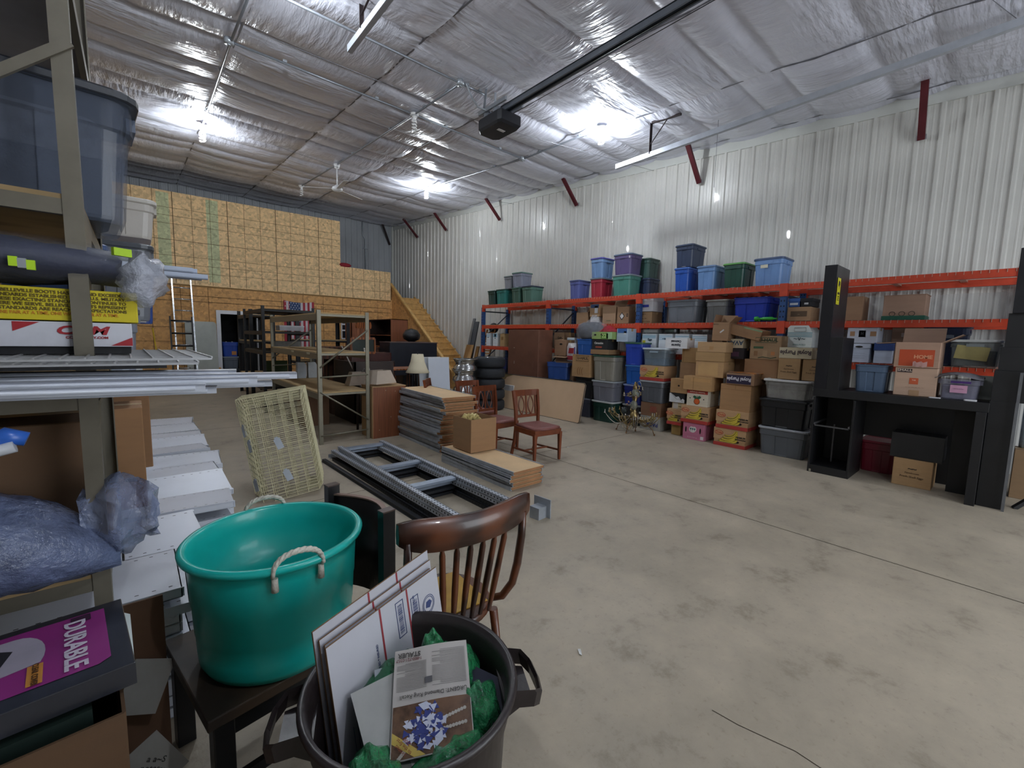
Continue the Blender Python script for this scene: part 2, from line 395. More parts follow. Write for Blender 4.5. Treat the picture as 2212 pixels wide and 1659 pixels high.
def lamp(label, x, y, lit):
    t = thing('ceiling_lamp', label, 'lamp', cz(x, y, .10), group='bare spiral lamps')
    g = G(); g.lathe([(0, 0), (.075, 0), (.072, -.02), (.045, -.035), (.04, -.055), (0, -.055)], 24); obj('lamp_holder', g, M_porc, t)
    g = G(); g.lathe([(.016, -.05), (.026, -.06), (.03, -.085), (.02, -.1)], 16); obj('ballast', g, M_porc, t)
    obj('bulb', spiral(.04 if lit else .034, .17), M_lit if lit else M_unlit, t)
    return t
lamp('lit spiral lamp on the ceiling beside the door opener', 5.91, 4.74, True)
lamp('lit spiral lamp glowing near the far ribbed wall, farther of the two there', 5.87, 10.31, True)
lamp('lit spiral lamp over the OSB partition side, seen beside the tall shelf', 1.15, 10.36, True)
lamp('unlit white spiral lamp hanging where two conduits cross', 3.6, 6.72, False)
lamp('unlit spiral lamp far back between the fan and the OSB wall', 3.62, 13.07, False)
lamp('lit spiral lamp overhead behind the photographer, nearer the left wall', 1.15, -1.6, True)
lamp('lit spiral lamp on the ceiling just above the frame, over the wire baskets', 1.15, 4.74, True)
# fan
t = thing('ceiling_fan', 'white three-bladed ceiling fan hanging by the far conduit', 'fan', cz(3.64, 10.4, .10))
g = G(); g.lathe([(0, 0), (.07, 0), (.05, -.08), (.015, -.1)], 16); obj('canopy', g, M_porc, t)
g = G(); g.tube([(0, 0, -.08), (0, 0, -.5)], .013, 8); obj('downrod', g, M_porc, t)
g = G(); g.lathe([(.02, -.44), (.05, -.47), (.1, -.5), (.12, -.54), (.1, -.57), (.04, -.6), (0, -.6)], 20); obj('motor', g, M_porc, t)
for k in range(3):
    a = radians(25+120*k); R = Matrix.Rotation(a, 3, 'Z') @ Matrix.Rotation(.18, 3, 'X')
    g = G(); g.cbox(R @ Vector((.42, 0, 0))+Vector((0, 0, -.55)), (.62, .11, .006), R); g.cbox(R @ Vector((.12, 0, 0))+Vector((0, 0, -.55)), (.1, .03, .008), R)
    obj('blade', g, M_porc, t)
# fly braces: dark red channels from the ribbed wall up to the ceiling
M_red = mat('#5a1f28', .45, .2, .2); M_dk = mat('#33292c', .5, .3, .2)
BR = [((7.52, 1.05, 4.83), (7.93, 1.08, 4.22)), ((7.54, 4.14, 5.01), (7.93, 4.07, 4.40)), ((7.52, 7.12, 5.2), (7.93, 7.0, 4.61)),
      ((7.5, 9.99, 5.38), (7.93, 9.83, 4.80)), ((7.53, 12.8, 5.56), (7.93, 12.63, 4.99)), ((7.51, 14.84, 5.69), (7.93, 14.56, 5.06))]
BL = ['dark red steel brace at the top of the ribbed wall, nearest the camera end', 'dark red brace on the ribbed wall just under the door track end',
      'dark red wall brace right of the lit lamp, third along the ribbed wall', 'dark brace on the ribbed wall, fourth along, above the orange rack end',
      'dark brace high on the ribbed wall, fifth along', 'dark brace high on the ribbed wall, last before the corner']
for (a, b), lb in zip(BR, BL):
    t = thing('fly_brace', lb, 'brace', b, group='steel braces along the ribbed wall')
    av = Vector(a)-Vector(b); g = G(); g.bar((0, 0, 0), av, .05, .075, (0, 1, 0))
    obj('channel', g, M_red, t)
    for c_ in (av*.97, Vector((.015, 0, .03))): obj('bolt_plate', G().cbox(c_, (.02, .1, .06)), mat('#a8a8ac', .4, .5), t)
t = thing('fly_brace', 'dark steel brace on the far corner end wall', 'brace', (7.85, YB-.05, 5.09), group='steel braces along the ribbed wall')
g = G(); g.bar((0, 0, 0), (-.42, -.25, .70), .07, .05, (0, 1, 0)); obj('channel', g, M_dk, t)
# conduit drop on the end wall
g = G(); g.tube([(6.75, YB-.05, 5.75), (6.75, YB-.06, 5.3), (6.85, YB-.06, 5.15), (6.86, YB-.06, 3.0)], .022, 8); g.cbox((6.86, YB-.07, 4.8), (.18, .04, .04))
single('wall_pipe', 'thin grey pipe with a bend dropping down the end wall', 'pipe', g, M_galv)
# overhead door opener with rail
t = thing('garage_door_opener', 'black garage door opener hung under the ceiling with long steel rail', 'garage door opener', (4.0, 5.05, 4.545))
M_op = mat('#23252b', .45, .1, .1)
g = G(); g.loft([[(x*a, y*a, z) for x, y in ((-.17, -.27), (.17, -.27), (.19, -.2), (.19, .22), (.12, .3), (-.12, .3), (-.19, .22), (-.19, -.2))] for z, a in ((-.13, .9), (-.1, 1), (.02, 1), (.04, .93))], True)
obj('motor_unit', g, M_op, t, loc=(.02, 0, -.02), rot=(0, 0, .0))
g = G(); g.cbox((.02, -.05, -.155), (.12, .05, .004)); obj('label_plate', g, M_porc, t)
g = G(); g.box(-.05, -.03, -8.2, -.12, .04, .11); g.box(.03, .05, -8.2, -.12, .04, .11); g.box(-.05, .05, -8.2, -.12, .10, .115); obj('rail', g, mat('#7d848e', .35, .5), t)
g = G(); g.tube([(.02, -8.2, .05), (.02, -.1, .05)], .008, 6); g.tube([(.09, -8.0, .0), (.09, -.2, .03)], .004, 6); obj('chain', g, mat('#33363c', .5, .6), t)
g = G(); g.box(-.14, .14, -.1, -.06, .02, .12); g.box(-.14, .14, .1, .14, .02, .12); g.box(-.16, -.13, -.35, .25, .08, .13); g.box(.13, .16, -.35, .25, .08, .13); obj('mounting_angle', g, M_galv, t)
g = G(); g.bar((-.1, .2, .1), (-.02, .25, .52), .035, .004); g.bar((.1, .2, .1), (.12, .22, .5), .035, .004); obj('hanger_strap', g, M_galv, t)
g = G(); g.tube([(-.44, .29, .5), (-.36, .25, .42), (-.3, .2, .25), (-.26, .12, .12), (-.1, .05, .08)], .012, 7); obj('power_cable', g, M_galv, t)
# horizontal door track by the ribbed wall
def track(label, x, y0, y1, z0, z1, hang):
    t = thing('door_track', label, 'door track', (x, y1, z1), group='overhead door tracks')
    g = G(); a = Vector((0, 0, 0)); b = Vector((0, y0-y1, z0-z1)); g.bar(a, b, .012, .075); g.bar(a+Vector((.03, 0, .035)), b+Vector((.03, 0, .035)), .06, .006); g.bar(a+Vector((.025, 0, -.035)), b+Vector((.025, 0, -.035)), .05, .006)
    obj('rail', g, mat('#b4b9c2', .35, .3), t)
    if hang:
        hy = hang[0]-y1; zt_ = ceil_z(hang[0])-.04-z1
        g = G(); g.bar((0, hy, .02), (0, hy, zt_), .04, .004); g.bar((.02, hy, .02), (.02, hy, zt_), .004, .04); obj('hanger', g, M_dk, t)
        g = G(); g.bar((0, hy-.02, zt_), (.02, hy-.5, zt_-.03), .04, .03); g.bar((0, hy, .15), (.01, hy-.28, zt_-.03), .02, .005); obj('hanger_arm', g, M_dk, t)
track('long galvanised door track running beside the ribbed wall', 6.4, -3.9, 4.80, 4.62, 4.48, (4.15,))
track('galvanised door track end seen at the top over the wire baskets', 2.0, -3.9, 5.30, 4.85, 4.74, (4.9,))
# thin wires strung below the ceiling
def wire(label, pts):
    g = G(); g.tube(pts, .003, 5); single('wire', label, 'wire', g, mat('#6d6f76', .5, .5), 'thin wires under the ceiling')
wire('thin wire crossing from the fan to the ribbed wall trim', [(2.2, 9.6, 5.05), (4.6, 9.8, 4.95), (7.9, 9.2, 5.1)])
wire('thin wire passing behind the opener toward the ribbed wall', [(1.2, 5.9, 4.85), (4.1, 5.4, 4.62), (7.9, 5.0, 4.85)])
wire('thin pull cord hanging straight down near the ribbed wall', [(6.9, 3.3, ceil_z(3.3)), (6.9, 3.3, 3.9)])
wire('dark rod slanting across the corner above the door track', [(6.0, .5, ceil_z(.5)-.05), (7.95, -.2, ceil_z(-.2)-.2)])
# ------------------------------------------------------------------ totes and cartons (front face looks to local -Y)
def ring(w, d, r, z, notch=0., nw=.14):
    x, y = w/2, d/2; P = []
    def side(a, b, ax):      # straight side with a shallow centre recess
        pass
    def corner(cx, cy, a0):
        for k in range(4):
            a = a0+(pi/2)*k/3; P.append((cx+r*cos(a), cy+r*sin(a), z))
    n = notch
    P += [(-nw*w, -y, z), (-nw*w+.004, -y+n, z), (nw*w-.004, -y+n, z), (nw*w, -y, z)]
    corner(x-r, -y+r, -pi/2)
    P += [(x, -nw*d, z), (x-n, -nw*d+.004, z), (x-n, nw*d-.004, z), (x, nw*d, z)]
    corner(x-r, y-r, 0)
    P += [(nw*w, y, z), (nw*w-.004, y-n, z), (-nw*w+.004, y-n, z), (-nw*w, y, z)]
    corner(-x+r, y-r, pi/2)
    P += [(-x, nw*d, z), (-x+n, nw*d-.004, z), (-x+n, -nw*d+.004, z), (-x, -nw*d, z)]
    corner(-x+r, -y+r, pi)
    return P
def plast(c, **k): return mat(c, k.pop('rough', .38), 0, .07, 5, bump=.03, bs=60, **k)
def tote(label, w, d, h, body, lid, loc, rz, group=None, name='storage_tote', clear=False, style=0, sticker=None, rot=None, fill=None, cat='storage tote', stk=None):
    t = thing(name, label, cat, loc, rz, group, rot)
    r = min(w, d)*.14; tp = .86
    m = plast(body) if not clear else mat(body, .18, 0, .05, 4, alpha=.36)
    hb = h-(.018 if lid else 0)
    g = G(); R = []
    rim = .80 if style == 0 else .74
    R.append(ring(w*(tp-.02), d*(tp-.02), r*.8, 0.0, 0)); R.append(ring(w*tp, d*tp, r, .008, 0))
    R.append(ring(w*(tp+.01), d*(tp+.01), r, .03*h+.01, .007))
    R.append(ring(w*(tp+.09*rim), d*(tp+.09*rim), r, hb*rim-.004, .007))
    R.append(ring(w*(tp+.09*rim+.035), d*(tp+.09*rim+.035), r, hb*rim+.004, .0))
    R.append(ring(w*.96, d*.96, r, hb-.014, 0)); R.append(ring(w*.995, d*.995, r, hb-.012, 0)); R.append(ring(w*.995, d*.995, r, hb, 0))
    R.append(ring(w*.93, d*.93, r*.9, hb, 0))
    if not lid or clear:
        R.append(ring(w*.9, d*.9, r*.9, hb-.02, 0)); R.append(ring(w*(tp-.03), d*(tp-.03), r*.8, .012, 0))
    g.loft(R, True, False, False)
    obj('body', g, m, t)
    if lid:
        g = G(); q = w+.012, d+.012
        g.loft([ring(q[0]-.006, q[1]-.006, r, hb-.010), ring(q[0], q[1], r, hb-.006), ring(q[0], q[1], r, hb+.012), ring(q[0]-.012, q[1]-.012, r, hb+.018),
                ring(q[0]-.05, q[1]-.05, r*.8, hb+.018), ring(q[0]-.06, q[1]-.06, r*.8, hb+.012)], True)
        obj('lid', g, plast(lid), t)
    g = G()
    hm = plast(body) if not clear else mat(body, .25, 0, .05, 4)
    if style == 0:
        for s in (-1, 1):
            g.cbox((s*(w*.475), 0, hb-.05), (.018, d*.3, .035))
        g.cbox((0, -d*.478, hb-.045), (w*.34, .014, .03))
    else:
        for s in (-1, 1): g.cbox((s*(w*.485), 0, hb-.03), (.024, d*.36, .04))
    obj('handle', g, hm, t)
    if sticker:
        x, z, sw, shh, c = sticker; yy = -d/2*(tp+.09*z/h+.012 if z/h < rim else .97)-.001
        g = G(); g.quad((x-sw/2, yy, z-shh/2), (x+sw/2, yy, z-shh/2), (x+sw/2, yy-.002, z+shh/2), (x-sw/2, yy-.002, z+shh/2)); obj('sticker', g, mat(c, .5), t)
        if stk: letter(t, stk, shh*.5, (x, yy-.004, z), FRONT, mat('#333333', .6))
    if fill:     # contents seen through the clear wall
        for i, (c, z0, z1, kx) in enumerate(fill):
            g = G(); g.loft([ring(w*.74*kx, d*.72, .02, z0*h), ring(w*.80*kx, d*.77, .03, (z0+.02)*h), ring(w*.82*kx, d*.78, .03, (z1-.03)*h), ring(w*.76*kx, d*.74, .03, z1*h)], True)
            obj('contents', g, mat(c, .85, 0, .35, 14, bump=.4, bs=25), t)
    return t
CARD = '#a9805a'
def cmat(c, **k):
    q = [int(c[i:i+2], 16) for i in (1, 3, 5)]; a = sum(q)/3; c = '#%02x%02x%02x' % tuple(min(255, int((v*.80+a*.20)*1.06)) for v in q)
    return mat(c, .82, 0, .08, 3, bump=.05, bs=120, stretch=(1, 1, 6), **k)
M_tape = mat('#b99a6c', .25, 0, .08, 8); M_ink = mat('#3a2d22', .8); M_dkhole = mat('#1b120c', .9)
def carton(label, w, d, h, loc, rz, color=CARD, name='cardboard_box', group=None, open=0, text=(), holes=(), lid=None, patch=(), tape=True, rot=None, cat='box', prints=None):
    """text: (string, size, x, z, hex, flipped, width scale); holes: (x, z, rx, rz); patch: (x, z, w, h, hex) on the front; open: flap angles"""
    t = thing(name, label, cat, loc, rz, group, rot)
    c = cmat(color); x, y = w/2, d/2; g = G(); b = .004
    def sq(k, z): return [(-x+b*k, -y, z), (x-b*k, -y, z), (x, -y+b*k, z), (x, y-b*k, z), (x-b*k, y, z), (-x+b*k, y, z), (-x, y-b*k, z), (-x, -y+b*k, z)]
    def sq2(i, z): return [(-x+i, -y+i, z), (x-i, -y+i, z), (x-i+.0001, -y+i, z), (x-i, y-i, z), (x-i, y-i+.0001, z), (-x+i, y-i, z), (-x+i, y-i-.0001, z), (-x+i, -y+i+.0001, z)]
    if not open: g.loft([sq2(.004, 0), sq(1, .003), sq(1, h-.003), sq2(.004, h)], True)
    else: g.loft([sq(1, 0), sq(1, h), sq2(.006, h), sq2(.006, .006)], True)
    obj('body', g, c, t)
    if lid:
        g = G(); g.loft([[(s*(x+.006), u*(y+.006), z) for s, u in ((-1, -1), (1, -1), (1, 1), (-1, 1))] for z in (h-lid[0], h+.004)], True); obj('lid', g, cmat(lid[1]), t)
    elif not open and tape:
        g = G(); g.quad((-x, -.03, h+.001), (x, -.03, h+.001), (x, .03, h+.001), (-x, .03, h+.001)); g.quad((x+.001, -.03, h*.8), (x+.001, .03, h*.8), (x+.001, .03, h+.001), (x+.001, -.03, h+.001)); obj('tape', g, M_tape, t)
    if open:
        fl = min(w, d)*.48
        for k, a in enumerate(open):
            if a is None: continue
            a = radians(a); g = G(); L = w if k % 2 == 0 else d
            g.box(-L/2+.006, L/2-.006, -.004, 0, 0, fl)
            R = Matrix.Rotation(-pi/2*0, 4, 'Z')
            o = obj('flap', g, c, t)
            base = [(0, -y+.004, h), (x-.004, 0, h), (0, y-.004, h), (-x+.004, 0, h)][k]
            o.matrix_local = Matrix.Translation(base) @ Matrix.Rotation([0, pi/2, pi, -pi/2][k], 4, 'Z') @ Matrix.Rotation(a, 4, 'X')
    off = -y-.0012-(.006 if lid else 0)
    for (px_, pz, pw, ph, pc) in patch:
        g = G(); g.quad((px_-pw/2, off, pz-ph/2), (px_+pw/2, off, pz-ph/2), (px_+pw/2, off, pz+ph/2), (px_-pw/2, off, pz+ph/2)); obj('print', g, mat(pc, .6, 0, .08), t)
    if holes:
        g = G()
        for (hx, hz, rx, rz_) in holes:
            g.add([(hx+rx*cos(a), off-.0006, hz+rz_*sin(a)) for a in [2*pi*k/16 for k in range(16)]], [tuple(range(16))])
        obj('hand_hole', g, M_dkhole, t)
    for (s, sz, tx, tz, tc, fl, sx) in text:
        letter(t, s, sz, (tx, off-.001, tz), FRONT180 if fl else FRONT, mat(tc, .7), sx=sx, bold=.002 if sz > .04 else 0)
    return t
def R_(y0, y1, X, D): return (X+D/2, (y0+y1)/2)
RW = -pi/2
def bigarc(g, cx, cz, r0, r1, a0, a1, y, n=14):
    P = []
    for k in range(n+1):
        a = a0+(a1-a0)*k/n; P.append((cx+r0*cos(a), y, cz+r0*sin(a)))
    for k in range(n, -1, -1):
        a = a0+(a1-a0)*k/n; P.append((cx+r1*cos(a), y, cz+r1*sin(a)))
    m = n+1
    g.add(P, [(k, k+1, 2*m-2-k, 2*m-1-k) for k in range(n)])
def banana(label, w, d, h, loc, rz, group='banana boxes in the pile', side=False):
    t = carton(label, w, d, h, loc, rz, '#b5895c', name='banana_box', group=group, lid=(h*.62, '#b98d60'), tape=False,
               holes=[(-w*.22, h*.36, .022, .016), (w*.27, h*.34, .022, .016)])
    y = -d/2-.0085; g = G(); g.quad((-w/2-.004, y, .002), (w/2+.004, y, .002), (w/2+.004, y, h*.2), (-w/2-.004, y, h*.2))
    g.quad((w/2+.008, -d/2, .002), (w/2+.008, d/2, .002), (w/2+.008, d/2, h*.2), (w/2+.008, -d/2, h*.2)); obj('red_band', g, mat('#a8352f', .7), t)
    g = G(); g2 = G()
    for k in range(5):
        r = h*(1.25-.17*k); bigarc(g, -w*.16+k*.012, h*1.02, r*.78-.006, r*.66, -pi*.62, -pi*.02, y-.001); bigarc(g2, -w*.16+k*.012, h*1.02, r*.79, r*.655, -pi*.63, -pi*.01, y-.0004)
    keep = lambda gg: gg
    for gg in (g, g2): gg.v = [(min(max(p[0], -w*.40), w*.26), p[1], min(max(p[2], h*.25), h*.93)) for p in gg.v]
    obj('banana_print', g, mat('#c9b23e', .7), t); obj('banana_outline', g2, mat('#5c4a1c', .7), t)
    g = G(); g.add([(-w*.34+.062*cos(a), y-.002, h*.74+.034*sin(a)) for a in [2*pi*k/20 for k in range(20)]], [tuple(range(20))]); obj('logo_oval', g, mat('#a8352f', .7), t)
    g = G(); g.add([(-w*.34+.054*cos(a), y-.0025, h*.74+.027*sin(a)) for a in [2*pi*k/20 for k in range(20)]], [tuple(range(20))]); obj('logo_field', g, mat('#c9a070', .7), t)
    letter(t, 'Dole', .045, (-w*.34, y-.003, h*.74), FRONT, mat('#b02a24', .7), bold=.001)
    letter(t, 'PREMIUM\nBANANAS', .032, (w*.355, y-.003, h*.55), FRONT, mat('#2f2a22', .7), bold=.001)
    return t
# ------------------------------------------------------------------ orange pallet rack
KR = 7.0/6.85
def K(x, y, z): return (x*KR, y*KR, 1.5+(z-1.5)*KR)
def KZ(z): return 1.5+(z-1.5)*KR
RX0, RX1 = 7.0, 7.93
RY = [9.34, 6.92, 4.60, 2.24, .02]
M_or = mat('#c9472b', .42, .05, .12, 9); M_bl = mat('#2b4f86', .45, .1, .15, 9); M_wire = mat('#c9a694', .4, .3, .1)
rack = thing('pallet_rack', 'long orange and blue steel pallet rack standing against the ribbed wall', 'pallet rack', (RX0, 4.6, 0))
rg = lambda: G()
def T(p): return (p[0]-RX0, p[1]-4.6, p[2])
for y in RY:
    if y < .1: pass
    for x in (RX0+.04, RX1-.04):
        g = G(); g.box(x-.04-RX0, x+.04-RX0, y-.04-4.6, y+.04-4.6, 0, 2.30); g.m = 1
        z = .1
        while z < 2.28:
            for s in (-.016, .016):
                g.quad(*[T((x-.0415, y+s*1.2+dx, z+dz)) for dx, dz in ((-.008, -.012), (.008, -.012), (.008, .012), (-.008, .012))])
            z += .075
        obj('post', g, [M_bl, mat('#10182a', .8)], rack)
    g = G()
    for z0, z1 in ((.3, .9), (.9, 1.5), (1.5, 2.15)):
        a, b = ((RX0+.06, RX1-.06) if int(z0*10) % 2 else (RX1-.06, RX0+.06))
        g.bar(T((a, y, z0)), T((b, y, z1)), .03, .02)
    g.bar(T((RX0+.06, y, 2.2)), T((RX1-.06, y, 2.2)), .03, .03); obj('brace', g, mat('#22303f', .5), rack)
for i, (ya, yb_) in enumerate(zip(RY[:-1], RY[1:])):
    for z in (KZ(2.34), KZ(1.825), KZ(1.30)):
        for x in (RX0+.0, RX1-.05):
            h = .085
            g = G(); g.prism([(x-RX0, z-h), (x-RX0+.05, z-h), (x-RX0+.05, z-.02), (x-RX0+.02, z-.02), (x-RX0+.02, z-.0), (x-RX0, z-.0)], 'y', yb_+.04-4.6, ya-.04-4.6)
            for yy in (ya, yb_):
                s = 1 if yy == yb_ else -1
                g.box(x-RX0-.01, x-RX0+.055, yy+s*.0-4.6 if s > 0 else yy-.05-4.6, yy+.05-4.6 if s > 0 else yy-4.6, z-.17, z+.01)
            obj('beam', g, M_or, rack)
        g = G(); yy = yb_+.06
        if i == 0 and abs(z-KZ(1.825)) < .01:
            g.box(.03, RX1-RX0-.02, yb_+.04-4.6, ya-.04-4.6, z-.005, z+.012); obj('wood_deck', g, mat('#b98c5a', .8, kind='osb', sc=20), rack); continue
        while yy < ya-.05:
            g.box(-.004, RX1-RX0, yy-.0025-4.6, yy+.0025-4.6, z-.001, z+.004); g.box(-.006, -.001, yy-.0025-4.6, yy+.0025-4.6, z-.035, z+.004); yy += .064
        for k in range(9):
            x = .02+k*.118; g.box(x, x+.005, yb_+.04-4.6, ya-.04-4.6, z-.006, z-.001)
        for yy in (ya*.78+yb_*.22, (ya+yb_)/2, ya*.22+yb_*.78): g.box(.03, RX1-RX0-.03, yy-.03-4.6, yy+.03-4.6, z-.03, z-.006)
        obj('wire_deck', g, M_wire, rack)
# plastic sheeting hung behind the rack
for ya, yb_, lb in ((8.9, 6.9, 'clear wrinkled plastic sheet behind the empty end of the rack'), (2.1, .1, 'clear wrinkled plastic sheet behind the rack near the black desk')):
    g = G(); n = 30
    for j in range(2): pass
    V = [(7.955+.008*sin(k*1.7)+.006*sin(k*.6), yb_+(ya-yb_)*k/n, z) for z in (1.15, 1.5, 1.85, 2.2) for k in range(n+1)]
    F_ = [(j*(n+1)+k, j*(n+1)+k+1, (j+1)*(n+1)+k+1, (j+1)*(n+1)+k) for j in range(3) for k in range(n)]
    g.add(V, F_, True); single('plastic_sheet', lb, 'plastic sheet', g, mat('#cfd2d4', .2, 0, .1, 3, alpha=.22, bump=.5, bs=7))
Z3, Z2, Z1 = 2.346, 1.832, 1.306
GT = 'lidded totes on top of the orange rack'
def tt(label, y0, y1, z0, h, body, lid, X=6.95, D=.5, dz=0, **k):
    X, y0, y1, z0, h = X*KR, y0*KR, y1*KR, KZ(z0), h*KR
    return tote(label, y1-y0, D, h, body, lid, (*R_(y0, y1, X, D), z0), RW+dz, k.pop('group', GT), **k)
tt('dark green tote at the far end of the top rack row', 8.78, 9.08, Z3, .36, '#20403c', '#2a4742', D=.42)
tt('teal green tote with a dark green lid on the rack top', 8.36, 8.74, Z3, .37, '#23706a', '#2b4a42', D=.42)
tt('narrow muted green tote between the teal one and the navy-lidded one', 7.84, 8.14, Z3, .37, '#3f5f53', '#45695c', D=.42)
tt('muted green tote with navy lid and small white sticker', 7.40, 7.78, Z3, .38, '#52766a', '#28324a', D=.42, sticker=(.0, .33, .06, .025, '#dfe6e6'))
tt('small grey tote half hidden behind the grey one with green lid', 8.22, 8.52, Z3+.375, .31, '#8a8d96', '#6d7a7c', X=7.02, D=.38)
tt('grey tote with a sage green lid stacked highest at the far end', 7.80, 8.16, Z3+.38, .35, '#85899a', '#5e8078', X=6.97, D=.4, dz=.04)
tt('periwinkle blue tote beside the red tote', 5.99, 6.27, Z3, .39, '#5862a0', '#515c8c', D=.4)
tt('red tote with a grey lid', 5.42, 5.72, Z3, .385, '#a2283c', '#6c7682', D=.42)
tt('light blue tote with a purple lid on the red tote', 5.42, 5.73, Z3+.389, .385, '#6e8fbb', '#5450a4', D=.42)
tt('sea green tote with a grey lid under the purple tote', 4.77, 5.20, Z3, .395, '#4a8a7e', '#7d8a92', D=.42)
tt('purple tote with a slate lid on the sea green tote', 4.77, 5.18, Z3+.40, .375, '#564a78', '#5a6a84', D=.42, sticker=(.17, .31, .03, .04, '#c9bfcf'))
tt('dark green tote tucked behind the purple tote', 4.66, 5.06, Z3+.36, .37, '#3c5a54', '#4a6158', X=7.39, D=.4)
tt('navy tote tucked behind the sea green tote', 4.64, 5.04, Z3, .355, '#343f5c', '#3c4864', X=7.39, D=.4, sticker=(-.1, .2, .04, .08, '#8fb4d4'))
tt('dark navy tote stacked on the bright blue tote', 3.60, 3.92, Z3+.40, .37, '#323e58', '#3a465e', D=.5)
tt('bright blue tote under the dark navy one', 3.65, 3.91, Z3, .395, '#2557b4', '#3f6bb8', D=.46)
tt('light blue tote between bright blue and dark green totes', 3.22, 3.52, Z3, .385, '#6f97cc', '#6a89b4', D=.5)
tt('dark green tote with a lime green lid', 2.78, 3.10, Z3, .38, '#1d4a3f', '#5f9e52', D=.5)
tt('large light blue tote with a paper label, nearest end of the row', 2.26, 2.66, Z3, .40, '#7096cc', '#46587c', D=.48, sticker=(-.05, .30, .1, .07, '#dcd9c4'))
# second level
GB = 'boxes on the middle level of the orange rack'
def bx(label, y0, y1, z0, h, X=6.95, D=.35, dz=0, color=CARD, **k):
    if X > 6.75: X, y0, y1, z0 = X*KR, y0*KR, y1*KR, KZ(z0)
    return carton(label, y1-y0, D, h, (*R_(y0, y1, X, D), z0), RW+dz, color, **k)
bx('open cardboard box with its flap hanging out over the shelf edge', 5.74, 6.03, Z2, .24, color='#a07b58', open=(200, 60, 20, None))
bx('white box under the small box with a blue top label', 5.46, 5.66, Z2, .14, color='#c9c9c9', text=[('______', .02, 0, .07, '#888888', False, 1)])
bx('small cardboard box with a blue and white label on top of a white box', 5.44, 5.68, Z2+.142, .25, color='#a9835a', patch=[(0, .21, .2, .07, '#2f4a78'), (.04, .14, .08, .14, '#d9dde2')])
bx('tan box with a faint green printed mark and one open flap', 5.06, 5.36, Z2, .35, color='#a78562', open=(None, None, 30, None), text=[('______', .03, -.04, .22, '#7a5f42', False, 1), ('~~~', .06, .0, .06, '#4f7048', False, 1)])
t = bx('brown box with a white diamond hazard label', 4.76, 5.02, Z2, .32, color='#a07a58', text=[('[]', .06, .1, .16, '#222222', False, 1)])
for s, c, yo in ((.062, '#1b1b1b', .002), (.045, '#e4e4e4', .003)):
    g = G(); y = -.175-yo; g.quad((-.02-s, y, .14), (-.02, y, .14-s*1.25), (-.02+s, y, .14), (-.02, y, .14+s*1.25)); obj('diamond_label', g, mat(c, .6), t)
bx('brown box with dense printed lettering under a white lidded box', 4.28, 4.60, Z2, .205, color='#8f6d49', text=[('FRESH PRODUCE', .026, -.06, .165, '#3b2b1c', False, 1), ('KEEP COOL', .026, -.09, .13, '#3b2b1c', False, 1), ('Quantity   Size', .026, -.02, .09, '#3b2b1c', False, 1), ('PRODUCT OF USA', .022, .04, .03, '#3b2b1c', False, 1)])
bx('white lidded box with a blue strip resting on a printed brown box', 4.27, 4.62, Z2+.208, .25, color='#c4c4ca', lid=(.06, '#cdcdd2'), patch=[(-.0, .10, .2, .045, '#3640a0')], text=[('Xerox', .03, .09, .215, '#b0605c', False, 1)])
tt('large grey tote on the middle shelf left of a paler tote', 3.44, 4.00, Z2, .375, '#6d737c', '#6d737c', X=6.9, D=.5, group=GB, style=1)
tt('paler grey tote between the grey and the royal blue ones', 3.0, 3.36, Z2, .36, '#7c7f80', '#8f8f8c', X=7.0, D=.45, group=GB, style=1)
tt('large royal blue tote with crumpled foil on top', 2.37, 2.90, Z2, .355, '#1c37a8', None, X=6.9, D=.5, group=GB, style=1)
g = G(); V = []; n = 14
for j in range(n+1):
    for i in range(n+1): V.append(K(7.15+(.44)*(i/n-.5), 2.635+.48*(j/n-.5), Z2+.355+.02*random.random()))
g.add(V, [(j*(n+1)+i, j*(n+1)+i+1, (j+1)*(n+1)+i+1, (j+1)*(n+1)+i) for j in range(n) for i in range(n)])
single('foil_sheet', 'crumpled silver foil sheet covering the royal blue tote', 'foil', g, mat('#b9c4e0', .25, .6, .1))
t = thing('water_blaster', 'lime green toy water blaster lying before the royal blue tote', 'toy', K(6.872, 2.40, Z2), RW)
g = G(); g.lathe([(.0, 0), (.032, 0), (.036, .02), (.036, .045), (.02, .055), (.018, .1), (.026, .11), (.026, .24), (.012, .26), (.012, .3), (0, .3)], 14); g.tf(Matrix.Translation((-.15, 0, .038)) @ Matrix.Rotation(pi/2, 4, 'Y')); obj('barrel', g, mat('#2fa838', .35), t)
g = G(); g.bar((-.07, 0, .04), (-.09, 0, .004), .02, .03); obj('grip', g, mat('#1f7a2a', .4), t)
# bay four
bx('wide brown box with a dark printed panel under two shoe boxes', 1.86, 2.14, Z2, .195, X=6.9, D=.4, color='#a07a55', patch=[(.0, .10, .2, .075, '#57432f')], text=[('....', .03, 0, .10, '#c8b79a', False, 1)])
bx('blue shoe box on the wide brown box', 2.01, 2.14, Z2+.197, .115, X=6.93, D=.32, color='#2c55a0', name='shoe_box', lid=(.04, '#2f5cb0'), patch=[(0, .04, .1, .03, '#c9cfd6')])
bx('black shoe box beside the blue one', 1.86, 1.995, Z2+.197, .11, X=6.93, D=.32, color='#232328', name='shoe_box', lid=(.04, '#26262c'), patch=[(0, .04, .05, .025, '#b9b9bd')])
bx('plain brown box just past the black tower on the middle shelf', 1.32, 1.56, Z2, .31, X=6.95, D=.35, color='#8f6a4b')
t = bx('wide tan box with three dark rings printed over a green base', .74, 1.12, Z2, .30, X=6.95, D=.35, color='#a48068', lid=(.002, '#a48068'))
g = G(); g.box(-.2, .2, -.19, .18, .0, .05); obj('green_base', g, mat('#1d5a48', .5), t)
g = G()
